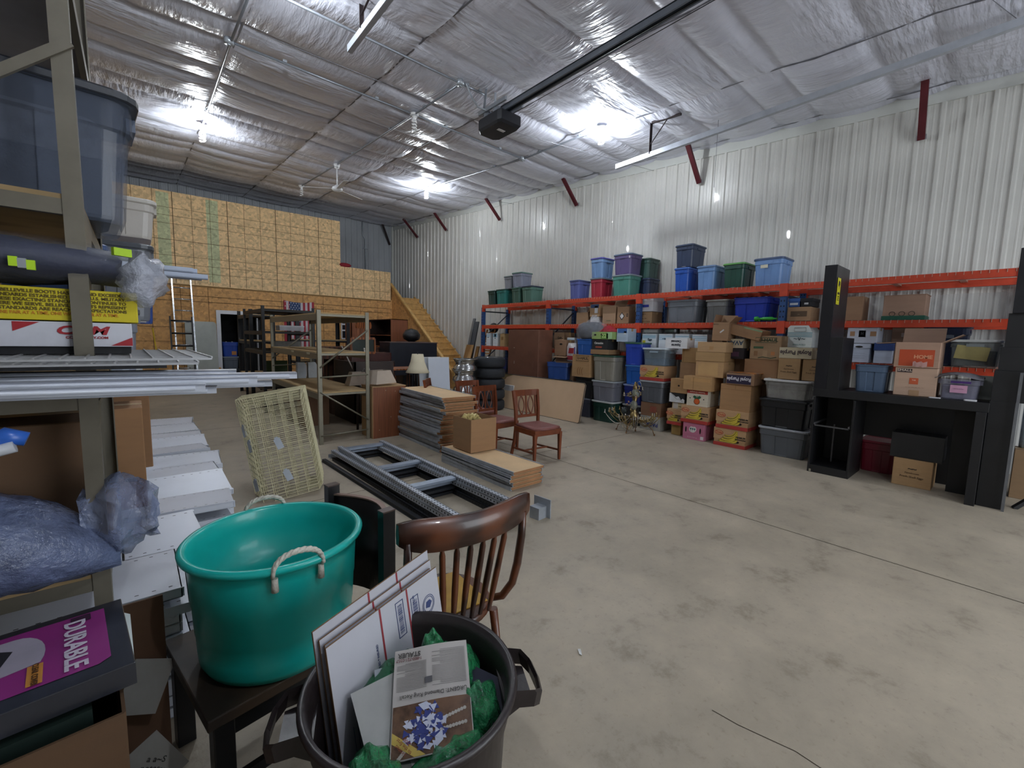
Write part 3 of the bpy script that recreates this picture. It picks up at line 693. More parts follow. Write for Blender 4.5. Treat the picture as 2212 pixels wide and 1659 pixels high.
for k in (-.1, -.01, .08): g.tube([(k+.028*cos(a), -.185, .075+.026*sin(a)) for a in [2*pi*i/16 for i in range(16)]], .003, 5, True)
obj('printed_ring', g, mat('#2a2620', .7), t)
g = G(); g.prism([(.12, .303), (.19, .303), (.19, .308), (.12, .308)], 'y', -.1, .15); obj('loose_flap', g, mat('#54453a', .8), t)
# third level
def wb(label, y0, y1, z0, h, X=6.9, D=.38, name='produce_box', g_='white and blue boxes on the lower rack shelf', **k):
    w_ = y1-y0
    return bx(label, y0, y1, z0, h, X=X, D=D, color=k.pop('color', '#cfd8de'), name=name, group=g_,
              patch=k.pop('patch', [(0, h*.80, w_*.98, h*.035, '#7fb0cc'), (0, h*.88, w_*.98, h*.035, '#8ebcd6'), (0, h*.72, w_*.98, h*.03, '#8ebcd6')]), **k)
wb('first white and blue box at the far end of the lower shelf', 8.86, 9.02, Z1, .33, text=[('~v~', .05, 0, .22, '#2a3a44', False, 1)])
wb('white and blue box with a dark square label, next to the tan one', 8.56, 8.74, Z1, .33, patch=[(0, .27, .16, .09, '#8ab4cc'), (0, .27, .06, .07, '#30343c')], holes=[(0, .2, .02, .014)])
wb('tan printed box at the end of the white and blue ones', 8.28, 8.45, Z1, .32, color='#b08c58', patch=[(0, .2, .09, .08, '#8a6638')])
bx('brown paper-wrapped box lettered Quilted behind the clothing bag', 6.32, 6.62, Z1, .36, X=6.92, color='#9a7654', text=[('Quilt...', .06, .04, .24, '#2c2018', False, 1)])
wb('small white tub box with pale blue band beside the brown wrapped box', 6.02, 6.22, Z1, .25, D=.3, g_='white and blue boxes on the lower rack shelf')
wb('white and blue box with yellow corner label under the grey stereo', 4.14, 4.42, Z1+.0, .345, patch=[(0, .29, .27, .012, '#7fb0cc'), (0, .27, .27, .012, '#7fb0cc'), (0, .31, .27, .012, '#7fb0cc'), (-.1, .2, .06, .05, '#d8cf3c')], text=[('Eggs', .05, .02, .24, '#2c3f52', False, 1)])
wb('white and blue box with a bird mark, under the black radio', 3.84, 4.09, Z1, .345, text=[('~w~', .06, 0, .26, '#26323c', False, 1)])
wb('white and blue box with grey seal, right of the bird-marked one', 3.54, 3.79, Z1, .345, text=[('____', .03, 0, .1, '#8899aa', False, 1)])
wb('white and blue box partly behind the upright carton', 3.24, 3.49, Z1, .34)
bx('small brown box squeezed behind the upright carton', 3.02, 3.18, Z1, .33, color='#94704c', holes=[(0, .28, .02, .015)])
t = thing('stereo', 'slim grey stereo deck lying on the white and blue boxes', 'stereo', K(7.02, 4.26, Z1+.347), RW)
g = G(); g.box(-.15, .15, -.12, .12, 0, .075); obj('body', g, mat('#7d8080', .4, .3), t); g = G(); g.box(-.13, .13, -.123, -.12, .02, .055); obj('front_panel', g, mat('#9a9c98', .5), t)
t = thing('radio', 'black portable radio beside the grey stereo deck', 'radio', K(7.02, 3.93, Z1+.347), RW)
g = G(); g.loft([ring(.28, .12, .03, z) for z in (0, .085)], True); obj('body', g, mat('#202424', .45), t); g = G(); g.box(-.08, .08, -.063, -.06, .03, .065); obj('display', g, mat('#4f6058', .3), t)
g = G(); g.lathe([(.0, 0), (.026, 0), (.026, .004), (0, .004)], 16); g.tf(Matrix.Translation((.105, -.062, .045)) @ Matrix.Rotation(pi/2, 4, 'X')); obj('speaker_dial', g, mat('#8a8f90', .4), t)
bx('white oatmeal carton with upside-down lettering lying before the blue-striped boxes', 3.42, 3.80, 1.404, .17, X=6.62, D=.24, color='#d3d5d8', text=[('Oatmeal', .05, 0, .115, '#333640', True, 1), ('Squares', .05, 0, .055, '#333640', True, 1)], name='cereal_carton', rot=(0, 0, RW))
# the roll box with sloped shoulders
t = thing('produce_box', 'white slope-topped box with blue stripes left of the black tower', 'box', K(6.99, 1.94, 1.475), RW)
g = G(); g.prism([(-.15, 0), (.15, 0), (.15, .2), (.09, .3), (-.12, .3), (-.15, .27)], 'y', -.18, .2); obj('body', g, cmat('#cbd3d2'), t)
g = G(); [g.quad((-.149, -.182, z), (.149, -.182, z), (.149, -.182, z+.006), (-.149, -.182, z+.006)) for z in (.14, .155, .17, .185, .2)]; obj('stripe', g, mat('#4f8ca0', .6), t)
letter(t, 'SMALL ROLLS', .026, (0, -.183, .035), FRONT, mat('#5b8c8c', .6)); letter(t, '~v~', .09, (0, -.184, .12), FRONT, mat('#26343c', .6))
g = G(); g.tube([(-.07, -.182, .22), (.07, -.182, .22), (.07, -.182, .27), (-.07, -.182, .27)], .003, 5, True); obj('label_frame', g, mat('#8a8f90', .6), t)
# past the tower
bx('white file box with printed ruled lines, lowest beside the black tower', 1.19, 1.48, Z1, .235, X=6.87, D=.38, color='#b9c3d8', lid=(.05, '#c3cbe0'), holes=[(.04, .2, .04, .012)], text=[('______________', .03, 0, .13-.03*k, '#5c6a86', False, 1) for k in range(3)], name='file_box', group='white file boxes near the black desk')
bx('white box with a framed black symbol on the ruled file box', 1.13, 1.43, Z1+.24, .20, X=6.87, D=.36, color='#b8bccc', patch=[(.0, .12, .07, .085, '#30343c'), (0, .12, .062, .077, '#cfd3de'), (-.1, .12, .05, .06, '#9b7657'), (.11, .12, .06, .06, '#9b7657')], text=[('H', .06, 0, .12, '#22252c', False, .7)], name='file_box', group='white file boxes near the black desk')
bx('leaning white file box with a blue lid', .99, 1.16, Z1, .25, X=6.86, D=.36, dz=.1, color='#b7c2da', lid=(.09, '#2a4484'), name='file_box', group='white file boxes near the black desk')
bx('plain brown box behind the open orange-printed box', .78, 1.04, Z1, .45, X=7.15, D=.34, color='#80604c', patch=[(.0, .36, .08, .05, '#a09088')])
tt('navy tote with a white label panel behind the open box', .36, .75, Z1, .46, '#1f2c4a', '#222e48', X=7.1, D=.42, sticker=(.0, .36, .14, .07, '#7d8794'), group=GB)
t = tt('clear white-lidded tote holding a yellow paper, on the rack above the desk', .10, .50, Z1, .30, '#8d9494', '#c9cbc9', X=6.88, D=.42, clear=True, group='clear totes', fill=[('#6e6e68', .05, .6, 1)])
g = G(); g.quad((-.16, -.2, .10), (.1, -.2, .07), (.12, -.205, .22), (-.14, -.205, .25)); obj('yellow_sheet', g, mat('#a99c66', .7), t)
g = G(); g.loft([ring(.44, .4, .05, z) for z in (0, .02)], True); g.tf(Matrix.Translation((6.90, .06, 1.30)) @ Matrix.Rotation(radians(-78), 4, 'X') @ Matrix.Rotation(.1, 4, 'Y') @ Matrix.Translation((.2, -.2, 0)))
single('tote_lid', 'black tote lid standing on edge beside the clear tote', 'lid', g, plast('#15171a'))
# ------------------------------------------------------------------ the pile in front of the rack
GP = 'totes stacked on the floor before the rack'; GC = 'cardboard boxes stacked before the rack'
def fit(X, D):
    X = min(X, 6.72); return X, min(D, 6.985-X)
def ft(label, y0, y1, z0, h, body, lid, X=6.5, D=.42, dz=0, **k):
    X, D = fit(X, D)
    return tote(label, y1-y0, D, h, body, lid, (*R_(y0, y1, X, D), z0), RW+dz, k.pop('group', GP), **k)
def fb(label, y0, y1, z0, h, X=6.5, D=.38, dz=0, color=CARD, **k):
    X, D = fit(X, D)
    return carton(label, y1-y0, D, h, (*R_(y0, y1, X, D), z0), RW+dz, color, **dict(dict(group=GC), **k))
# column with the green tote
ft('dark green tote with a white lid on the floor, under two grey totes', 4.70, 5.20, 0, .385, '#1c3d36', '#c3c6c8', style=1)
ft('purplish grey tote on the green one, with scribbled marker on its side', 4.69, 5.22, .387, .375, '#74757f', '#9aa0a6', style=1)
ft('taupe grey tote with a dark green lid, top of the three-high stack', 4.70, 5.22, .764, .47, '#8a867b', '#23493a', style=0)
ft('slate blue tote on the floor beside the leaning tabletop', 5.32, 5.72, 0, .37, '#5a6074', '#8d94a4', X=6.62)
ft('black bin under the moving box', 5.24, 5.72, .372, .42, '#26282c', '#2c2f33', X=6.6)
t = fb('moving box printed U-HAUL standing on the black bin', 5.26, 5.70, .795, .43, color='#a57b4c', X=6.5, D=.42, open=(None, None, 150, None), name='moving_box',
       text=[('U-HAUL', .075, .04, .36, '#40301c', False, 1), ('___________', .03, .04, .28, '#6a4c2c', False, 1), ('(((', .16, -.02, .12, '#8a6238', False, 1)])
g = G(); g.tube([(-.12, -.212, .31), (.19, -.212, .31), (.19, -.212, .41), (-.12, -.212, .41)], .004, 5, True); obj('logo_frame', g, mat('#40301c', .7), t)
t = tote('blue recycling bin tipped on its side beside the brown cabinet', .5, .36, .34, '#23427e', None, (6.62, 6.12, .70), RW, GP, rot=(0, radians(0), RW+.3), style=1)
ft('dark tote under the tipped blue bin', 5.86, 6.30, 0, .69, '#22262c', '#2a2e34', X=6.6, D=.4)
fb('open brown box on a stack beside the brown cabinet', 5.98, 6.36, .86, .30, X=6.8, D=.34, color='#977355', open=(100, None, None, None))
fb('brown box with a hand hole above the open brown box', 6.08, 6.40, 1.17, .33, X=6.82, D=.02+.3, color='#8f6a4c', holes=[(.02, .24, .04, .02)])
g = G(); g.loft([ring(.26, .30, .03, z) for z in (0, .86)], True); single('storage_tote', 'dark lower tote hidden under the open brown box', 'storage tote', g, plast('#2a2a2c'), GP, loc=(6.84, 6.18, 0))
t = thing('noodle_pack', 'red and white bag of packs leaning in front of the brown boxes', 'bag', (6.74, 5.92, 1.06), RW)
g = G(); g.loft([[(x*a, y*b_, z) for x, y in ((-.11, -.04), (.11, -.04), (.12, .0), (.11, .04), (-.11, .04), (-.12, 0))] for z, a, b_ in ((0, .9, .7), (.04, 1, 1), (.3, 1, 1), (.38, .9, .2))], True, False, True); obj('body', g, mat('#c8c4c6', .3, 0, .2, 9), t)
g = G(); g.quad((-.1, -.045, .04), (.1, -.045, .04), (.1, -.045, .12), (-.1, -.045, .12)); g.quad((-.07, -.046, .17), (.07, -.046, .17), (.08, -.046, .28), (-.05, -.046, .28)); obj('red_print', g, mat('#9a2a34', .4), t)
g = G(); g.quad((.085, -.046, .05), (.112, -.046, .05), (.112, -.046, .3), (.085, -.046, .3)); obj('purple_edge', g, mat('#4a3a86', .4), t)
g = G(); g.loft([ring(.3, .14, .03, z) for z in (0, 1.05)], True); single('cardboard_box', 'tall brown carton hidden behind the red and white bag', 'box', g, cmat('#7c5c42'), GC, loc=(6.84, 5.90, 0))
ft('bright blue tote under the bag of clothing', 5.36, 5.76, 1.14, .39, '#2b62b4', '#2f66b8', X=6.66, D=.42, style=1)
g = G(); g.loft([ring(.05, .4, .01, z) for z in (0, 1.13)], True); single('cardboard_box', 'brown carton holding up the bright blue tote', 'box', g, cmat('#5c4a3c'), GC, loc=(6.955, 5.50, 0))
# bag of clothing in clear plastic on the blue tote
t = thing('clothing_bag', 'clear plastic bag of dark and pink clothing on the bright blue tote', 'bag', (6.79, 5.50, 1.535), RW)
g = G(); R = []
for z, a in ((0, .8), (.05, 1), (.15, 1.06), (.25, .95), (.31, .6)):
    R.append([((.27*a+.02*sin(7*k+z*20))*cos(2*pi*k/24), (.19*a)*sin(2*pi*k/24), z+.012*sin(k*5)) for k in range(24)])
g.loft(R, True, False, True); obj('clothes', g, mat('#343844', .9, 0, .5, 9, bump=.5, bs=12), t)
g = G(); g.ball((.1, -.1, .06), .1, 12, 1.3, .7, .5); obj('pink_cloth', g, mat('#b892a8', .9, 0, .3, 9), t)
g = G(); R = []
for i, (z, a) in enumerate(((0, .92), (.06, 1.12), (.18, 1.18), (.28, 1.05), (.34, .5), (.40, .12), (.46, .2))):
    R.append([((.285*a+.02*sin(5*k+i*2))*cos(2*pi*k/28)+.04*i*.3, (.2*a+.015*sin(4*k+i))*sin(2*pi*k/28), z) for k in range(28)])
g.loft(R, True, False, True); obj('plastic', g, mat('#d9dce6', .12, 0, .1, 5, alpha=.2, bump=.6, bs=14), t)
fb('lime and white produce tray, widest above the black box', 4.86, 5.34, 1.53, .135, X=6.62, D=.36, color='#8fae5c', name='produce_tray', holes=[(-.16, .08, .03, .018), (0, .085, .03, .015)], patch=[(.06, .06, .16, .1, '#4f8a34'), (.17, .07, .12, .12, '#a9cf9c')], text=[('22', .1, .05, .06, '#d7e8a0', False, 1)])
fb('black citrus box lettered Clementine', 4.98, 5.34, 1.335, .19, X=6.64, D=.33, color='#26282b', name='fruit_box', patch=[(-.02, .045, .15, .03, '#a8503c')], text=[('Clementine', .055, -.02, .12, '#d8d8d4', False, .8)], holes=[(-.13, .15, .02, .008), (.1, .15, .02, .008)])
fb('brown box under the black citrus box', 4.92, 5.34, 1.245, .088, X=6.60, D=.36, color='#9c734c')
g = G(); n = 18; V = []
for j in range(n+1):
    for i in range(n+1):
        u, v = i/n, j/n; V.append((6.66+.3*u+.02*sin(9*v), 4.86+.46*v, 1.672+.10*sin(pi*u)*sin(pi*v)*(.6+.6*sin(7*v+3*u)**2)))
g.add(V, [(j*(n+1)+i, j*(n+1)+i+1, (j+1)*(n+1)+i+1, (j+1)*(n+1)+i) for j in range(n) for i in range(n)], True)
single('red_cloth', 'crumpled red and black cloth lying in the lime tray', 'cloth', g, mat('#a01c2c', .8, 0, .5, 9, bump=.4))
fb('pale blue and white box beside the lime tray', 4.60, 4.84, 1.49, .24, X=6.74, D=.28, color='#9fb4cc', patch=[(0, .2, .2, .08, '#3f6cb0'), (.06, .16, .05, .06, '#d5dbe2')])
# blue column
ft('royal blue tote with a dark green lid', 4.26, 4.64, 1.085, .40, '#2a49b8', '#37604e', X=6.68, D=.42, style=0)
ft('azure tote below the royal blue one', 4.24, 4.62, .735, .345, '#1b5cb4', '#3a74bc', X=6.70, D=.42, style=1)
ft('deep navy blue tote below the azure one', 4.24, 4.64, .375, .355, '#1a2a78', '#7e8bb4', X=6.70, D=.42, style=1)
ft('nearly black tote at the foot of the blue stack', 4.24, 4.64, 0, .37, '#1f2328', '#8a8d90', X=6.70, D=.42, style=1)
# clear tote column
ft('clear tote with a white lid holding grey and blue things, on a banana box', 3.74, 4.20, 1.10, .30, '#8fa0ae', '#c3cdd6', X=6.56, D=.42, clear=True, group='clear totes', fill=[('#3d5f86', .04, .4, 1), ('#5c6670', .42, .8, 1)])
banana('banana box under the clear tote, on a grey tote', .44, .40, .245, (6.56+.2, 3.98, .853), RW)
ft('charcoal grey tote with a pale rim behind the brass chandelier heap', 3.76, 4.22, .475, .375, '#55585f', '#a4a8ae', X=6.56, D=.42, style=1)
fb('brown fruit box behind the chandelier heap, under the charcoal tote', 3.80, 4.18, .24, .232, X=6.60, color='#7c5438', patch=[(.05, .12, .12, .1, '#8a4a3a')])
fb('white and blue box lettered PACK upside down at the foot of that stack', 3.80, 4.18, 0, .238, X=6.60, color='#8a8780', text=[('PACK', .09, .04, .1, '#24306e', True, 1)])
# middle cartons
fb('narrow brown carton on the floor left of the pink box', 3.44, 3.60, 0, .17, X=6.62, color='#a07c3c')
banana('banana box turned sideways above the narrow carton', .24, .46, .25, (6.56+.23, 3.53, .172), RW)
fb('white and yellow fruit box on the sideways banana box', 3.40, 3.60, .424, .115, X=6.60, color='#c9b48a', patch=[(-.04, .06, .08, .1, '#cfc9c4')], text=[('~~', .05, .04, .05, '#5a4a1c', False, 1)])
t = fb('black and white box printed with a mountain outline', 3.38, 3.64, .541, .15, X=6.57, color='#232326')
g = G(); y = -.1925; g.add([(-.13, y, 0), (.13, y, 0), (.13, y, .05), (.10, y, .07), (.07, y, .045), (.03, y, .10), (-.02, y, .085), (-.05, y, .11), (-.11, y, .145), (-.13, y, .14)], [tuple(range(10))]); obj('mountain_print', g, mat('#cfd0d4', .6), t)
g = G(); g.tube([(-.09, y-.001, .13), (-.03, y-.001, .075), (.0, y-.001, .05), (.04, y-.001, .06), (.1, y-.001, .02)], .002, 4); obj('outline_print', g, M_ink, t)
fb('tan box with one round hole, above the mountain box', 3.34, 3.63, .693, .23, X=6.56, color='#a87c4c', holes=[(.0, .12, .017, .015)])
fb('upright brown box behind the taped boxes, lower of two', 3.28, 3.56, .925, .26, X=6.70, color='#94704c')
fb('light brown box with a strip of tape, upper of two behind the taped boxes', 3.26, 3.54, 1.187, .235, X=6.70, color='#a98150', patch=[(-.11, .12, .012, .22, '#8f6a40')])
# pink column
t = fb('pink apple box on the floor, its print a white apple', 3.00, 3.34, 0, .262, color='#b9607f', name='apple_box', holes=[(-.12, .15, .012, .045), (.11, .15, .012, .045)], text=[('FLAVORFUL', .03, -.01, .035, '#d9a8b8', False, 1)], patch=[(.14, .045, .05, .05, '#d9cdd0')])
g = G(); y = -.1925
g.add([(-.01+.058*cos(a)*(1+.08*sin(2*a)), y, .165+.052*sin(a)-(.012 if abs(a-pi/2) < .3 else 0)) for a in [2*pi*k/24 for k in range(24)]], [tuple(range(24))]); obj('apple_print', g, mat('#dcd3d0', .6), t)
g = G()
for k in (-.042, -.01, .022): g.add([(k+.013*cos(a), y-.001, .17+.015*sin(a)) for a in [2*pi*i/10 for i in range(10)]], [tuple(range(10))]); g.quad((k-.002, y-.001, .13), (k+.002, y-.001, .13), (k+.002, y-.001, .16), (k-.002, y-.001, .16))
obj('tree_print', g, mat('#2c6a68', .6), t)
banana('banana box on the pink apple box', .42, .40, .262, (6.49+.2, 3.165, .264), RW)
t = fb('white orange crate box with an orange and two leaves, lettered Sunkist upside down', 2.98, 3.31, .53, .245, color='#cbbfa8', name='orange_box', D=.38, holes=[(-.11, .12, .009, .009), (.105, .115, .009, .009)], patch=[(0, .218, .325, .05, '#9a3026')], text=[('Sunkist Oranges', .036, 0, .218, '#e0cdb8', True, 1)])
y = -.1925
def disc(t, name, cx, cz, rx, rz, c, dy, n=20):
    g = G(); g.add([(cx+rx*cos(a), y-dy, cz+rz*sin(a)) for a in [2*pi*i/n for i in range(n)]], [tuple(range(n))]); obj(name, g, mat(c, .6), t)
disc(t, 'orange_outline', 0, .075, .048, .048, '#4a2a16', .001); disc(t, 'orange_print', 0, .075, .042, .042, '#c85a24', .002)
g = G(); g.add([(-.005, y-.001, .125), (-.035, y-.001, .115), (-.065, y-.001, .14), (-.045, y-.001, .165), (-.015, y-.001, .155)], [tuple(range(5))]); g.add([(.005, y-.001, .125), (.035, y-.001, .115), (.065, y-.001, .14), (.045, y-.001, .165), (.015, y-.001, .155)], [tuple(range(5))]); g.quad((-.004, y-.001, .12), (.004, y-.001, .12), (.004, y-.001, .165), (-.004, y-.001, .165)); obj('leaf_print', g, mat('#1f5a3c', .6), t)
fb('tan box with a torn tape arc, resting on the orange crate box', 2.92, 3.36, .778, .215, X=6.46, D=.4, color='#b0834f', patch=[(-.06, .1, .006, .2, '#8f683c'), (.05, .16, .3, .05, '#b98f5c')], text=[('- - - -', .03, .06, .03, '#6c4c2c', False, 1)])
fb('pale brown box whose front is a sheet of shiny tape', 2.78, 3.20, .995, .235, X=6.5, D=.38, color='#b48a58', patch=[(-.02, .12, .30, .19, '#c09a68')], holes=[(.33, .16, .001, .001)])
fb('shallow brown box in the middle of the tan stack', 2.78, 3.21, 1.232, .135, X=6.49, color='#a9804f', dz=.03)
fb('shallow pale brown box topping the tan stack', 2.76, 3.19, 1.37, .15, X=6.50, color='#b58c5e', dz=-.02, patch=[(.0, .06, .06, .05, '#aa8254')])
# right column
banana('banana box on the floor, lowest beside the pink box', .44, .40, .265, (6.69, 2.62, 0), RW)
banana('banana box second from the floor, under the big plain box', .44, .40, .265, (6.68, 2.60, .267), RW)
fb('big plain brown box with folded top panel, on two banana boxes', 2.38, 2.80, .534, .385, X=6.5, D=.4, color='#a3764a', patch=[(0, .31, .42, .004, '#7c5632'), (0, .35, .006, .07, '#8a6238')])
fb('purple and brown carton lettered Royal Purple upside down', 2.34, 2.72, .922, .16, X=6.47, D=.4, color='#8f6848', patch=[(-.015, .075, .33, .125, '#241c38')], text=[('Royal Purple', .068, -.015, .08, '#d0cdd4', True, .95)], name='fruit_carton')
g = G(); g.quad((6.5, 2.36, 1.086), (6.8, 2.3, 1.086), (6.8, 2.62, 1.086), (6.5, 2.7, 1.086)); g.v = [(a, b, c+.004*k) for k, (a, b, c) in enumerate(g.v)]
single('magazine', 'orange and yellow glossy magazine lying on the Royal Purple carton', 'magazine', g, mat('#c9823c', .3, 0, .5, 14, dark='#3d6a8a'), solid=.006)
g = G(); g.loft([ring(.07, .38, .01, z) for z in (0, 1.0)], True); single('cardboard_box', 'tall plain carton standing on the floor behind the big plain box', 'box', g, cmat('#6c4e34'), GC, loc=(6.94, 2.38, 0))
fb('wide plain brown box under the moving box', 2.14, 2.58, 1.005, .285, X=6.92-.05, D=.36, color='#946a44')
t = fb('moving box lettered U-HAUL with green printed furniture, high in the pile', 2.12, 2.52, 1.293, .33, X=6.72, D=.4, color='#9c7a56', name='moving_box', text=[('U-HAUL', .062, .03, .27, '#24402c', False, 1.1), ('_______________', .024, .03, .215, '#7a5a3c', False, 1)],
       patch=[(-.09, .165, .13, .03, '#3c5a3c'), (-.12, .08, .05, .07, '#86623f'), (.0, .075, .06, .10, '#a88a68'), (.1, .085, .05, .05, '#b87a48')])
g = G(); g.tube([(-.11, -.203, .235), (.16, -.203, .235), (.16, -.203, .305), (-.11, -.203, .305)], .004, 5, True); g.tube([(-.06, -.203, .02), (.0, -.203, .035), (.1, -.203, .02), (.17, -.203, .035)], .006, 5); obj('green_frame', g, mat('#24402c', .7), t)
fb('white strip-lettered box behind the moving box, print upside down', 2.62, 2.86, 1.44, .135, X=6.72, D=.28, color='#b8a888', text=[('AVAIL', .09, 0, .08, '#24405e', True, 1)])
fb('small dark grape box below the strip-lettered box', 2.60, 2.84, 1.28, .158, X=6.74, D=.28, color='#221c22', patch=[(.0, .07, .1, .07, '#4a2c44')])
g = G(); g.loft([ring(.07, .22, .01, z) for z in (0, 1.275)], True); single('cardboard_box', 'plain carton holding up the dark grape box', 'box', g, cmat('#7a5a40'), GC, loc=(6.93, 2.70, 0))
t = fb('upright brown box with a white strip label and raised flaps', 2.80, 3.04, 1.545, .27, X=6.62, D=.26, color='#96704e', open=(None, 40, 10, -10), text=[('FRAGILE', .022, -.08, .24, '#3a2a1c', False, 1)], rot=(0, radians(2), RW))
g = G(); g.cbox((.02, -.131, .14), (.07, .001, .02), Matrix.Rotation(-.7, 3, 'Y')); obj('white_label', g, mat('#d0cfd0', .5), t)
t = carton('long brown box with a green edge tilted against the moving box', .46, .34, .15, (6.86, 2.62, 1.60), 0, '#9a6f4a', group=GC, rot=(0, radians(14), RW), patch=[(.1, .138, .26, .02, '#7c9a74')])
# egg boxes column and clear tote
ft('grey tote with a pale grey lid on the floor beside the black desk', 1.66, 2.26, 0, .385, '#5f646b', '#a7abb3', D=.42, style=1)
ft('black tote with a black lid stacked on the grey one', 1.68, 2.28, .387, .385, '#191b20', '#1d2025', D=.42, style=1)
ft('clear tote packed with paper files, on the black tote', 1.68, 2.24, .775, .265, '#a9a9a8', '#cfd0d0', D=.42, clear=True, group='clear totes', fill=[('#b7b4a8', .05, .5, 1), ('#a8a29c', .5, .85, 1)], style=1)
eg = lambda lb, y0, y1, z0, h, X, **k: fb(lb, y0, y1, z0, h, X=X, D=.36, color='#a37c50', name='egg_box', text=[('~~', .06, 0, h*.66, '#2c2018', False, 1), ('Farmhouse', .026, 0, h*.5, '#4a3420', False, 1), ('Fresh Shell Eggs', .03, 0, h*.36, '#3a2818', False, 1)], **k)
eg('egg box standing on the clear file tote', 1.84, 2.10, 1.043, .28, 6.60)
eg('second egg box, partly behind the black tower', 1.54, 1.82, 1.043, .28, 6.62)
fb('cream carton lettered Royal Purple upside down, on the egg boxes', 1.72, 2.10, 1.325, .145, X=6.60, D=.38, color='#b9ac8c', text=[('Royal Purple', .075, 0, .08, '#3a2834', True, .95)], name='fruit_carton')
# ------------------------------------------------------------------ leaning tabletop, brown cabinet
t = thing('tabletop', 'large tan fibreboard tabletop on edge leaning against the totes', 'tabletop', (6.0, 5.05, 0), rot=(0, radians(12), 0))
g = G()
out = [(0, .03), (.03, 0), (2.42, 0), (2.44, .03), (2.44, .70), (2.40, .745), (.04, .745), (0, .70)]
g.prism(out, 'x', 0, .02); obj('board', g, mat('#c6a888', .75, 0, .06, 2.5, bump=.05), t)
g = G(); g.tube([(.0, u, v) for u, v in out], .008, 6, True); obj('edge_strip', g, mat('#2a2724', .6), t)
g = G(); g.add([(-.002, 2.44, .42), (-.002, 2.44, .70), (-.002, 2.40, .745), (-.002, 1.98, .745), (-.002, 2.2, .68)], [(0, 1, 2, 3, 4)]); obj('torn_paper', g, mat('#7c6742', .9, 0, .2, 9), t)
t = thing('metal_cabinet', 'tall brown steel cabinet standing before the orange rack', 'cabinet', (6.58, 7.02, 0), RW)
Mb = mat('#6b4737', .5, .15, .18, 5, bump=.03); cw, cd, ch = .98, .42, 1.70
g = G(); g.box(-cw/2, cw/2, -cd/2+.015, cd/2, 0, ch); obj('body', g, Mb, t, bevel=.004)
g = G(); g.box(-cw/2+.005, cw/2-.005, -cd/2, -cd/2+.014, .05, ch-.01); obj('door', g, mat('#704b3b', .48, .15, .14, 4), t, bevel=.003)
g = G(); g.ball((-cw*.28, -cd/2-.006, 1.30), .012, 8); g.cbox((-cw*.27, -cd/2-.008, .98), (.012, .012, .06)); obj('latch', g, mat('#a8968c', .4, .6), t)
g = G()
for k in range(9): a, b = random.uniform(-.4, .4), random.uniform(.7, 1.3); g.quad((a, -cd/2-.001, b), (a+.004, -cd/2-.001, b), (a+.008, -cd/2-.001, b+.03), (a+.004, -cd/2-.001, b+.03))
obj('scratches', g, mat('#8c7468', .7), t)
# ------------------------------------------------------------------ brass chandelier heap
t = thing('chandelier', 'heap of tangled brass chandelier arms and glass bowls standing before the totes', 'chandelier', (6.16, 4.02, 0))
M_br = mat('#8f7c54', .3, .9, .3, 20); M_br2 = mat('#a9a39a', .25, .9, .2, 20); M_gl = mat('#8d938a', .1, 0, .1, 8, alpha=.55)
g = G(); g.lathe([(0, .10), (.03, .11), (.02, .16), (.07, .22), (.09, .28), (.05, .34), (.03, .40), (.05, .46), (.03, .52), (.05, .6), (.03, .66), (.04, .74), (.015, .84), (0, .85)], 14)
obj('stem', g, M_br, t)
g = G(); g.ball((0, -.01, .66), .065, 14, 1, 1, 1.3); obj('glass_bowl', g, M_gl, t)
g = G(); g.ball((-.02, 0, .46), .06, 14, 1, 1, 1.4); obj('glass_bowl', g, M_gl, t)
g = G(); g.ball((.02, .2, .34), .06, 12, 1, 1, 1.1); obj('glass_bowl', g, mat('#3c4444', .15, 0, .1, 8, alpha=.8), t)
random.seed(11)
def arm(p0, a, L, up, r=.006):
    P = []; x = cos(a); y = sin(a)
    for k in range(11):
        u = k/10; P.append((p0[0]+x*L*u, p0[1]+y*L*u, max(.012, p0[2]-up*sin(pi*u*.9)+.5*up*u*u)))
    g = G(); g.tube(P, r, 6); e = P[-1]; g.lathe([(0, -.012), (.02, -.006), (.022, 0), (.008, .004), (.008, .05), (0, .05)], 10, e)
    obj('arm', g, random.choice((M_br, M_br, M_br2)), t)
for k in range(12): arm((0, .03, .30), pi/2+random.uniform(-.9, .9), random.uniform(.28, .46), random.uniform(.05, .2))
for k in range(14): arm((0, -.03, .28), -pi/2+random.uniform(-.9, .9), random.uniform(.24, .42), random.uniform(.02, .18))
for k in range(7): arm((0, 0, .22), pi+random.uniform(-1.2, 1.2), random.uniform(.12, .25), random.uniform(.1, .2))
for k in range(8): arm((0, 0, .62), random.uniform(0, 2*pi), random.uniform(.10, .2), random.uniform(-.06, .08), .005)
for k in range(4): arm((0, 0, .76), random.uniform(0, 2*pi), random.uniform(.1, .18), random.uniform(-.12, -.02), .005)
for a, L in ((pi*.95, .16), (-pi*.45, .36), (pi*.55, .3), (0.2, .1)):
    g = G(); g.tube([(0, 0, .26), (cos(a)*L*.5, sin(a)*L*.5, .2), (cos(a)*L*.9, sin(a)*L*.9, .1), (cos(a)*L, sin(a)*L, .008)], .007, 6); g.ball((cos(a)*L, sin(a)*L, .02), .016, 8); obj('foot', g, mat('#7c5c40', .35, .8, .2), t)
random.seed(5)
for k in range(26):
    a = random.uniform(0, 2*pi); rr = random.uniform(.03, .2); z = random.uniform(.15, .72); rr *= (1.1-z)
    g = G(); g.lathe([(0, -.02), (.012, -.012), (.016, 0), (.01, .016), (0, .02)], 8, (rr*cos(a), rr*sin(a), z)); g.tube([(0, 0, z-.03), (rr*cos(a), rr*sin(a), z)], .003, 5)
    obj('candle_cup', g, random.choice((M_br, M_br2, mat('#b58f7c', .3, .7))), t)
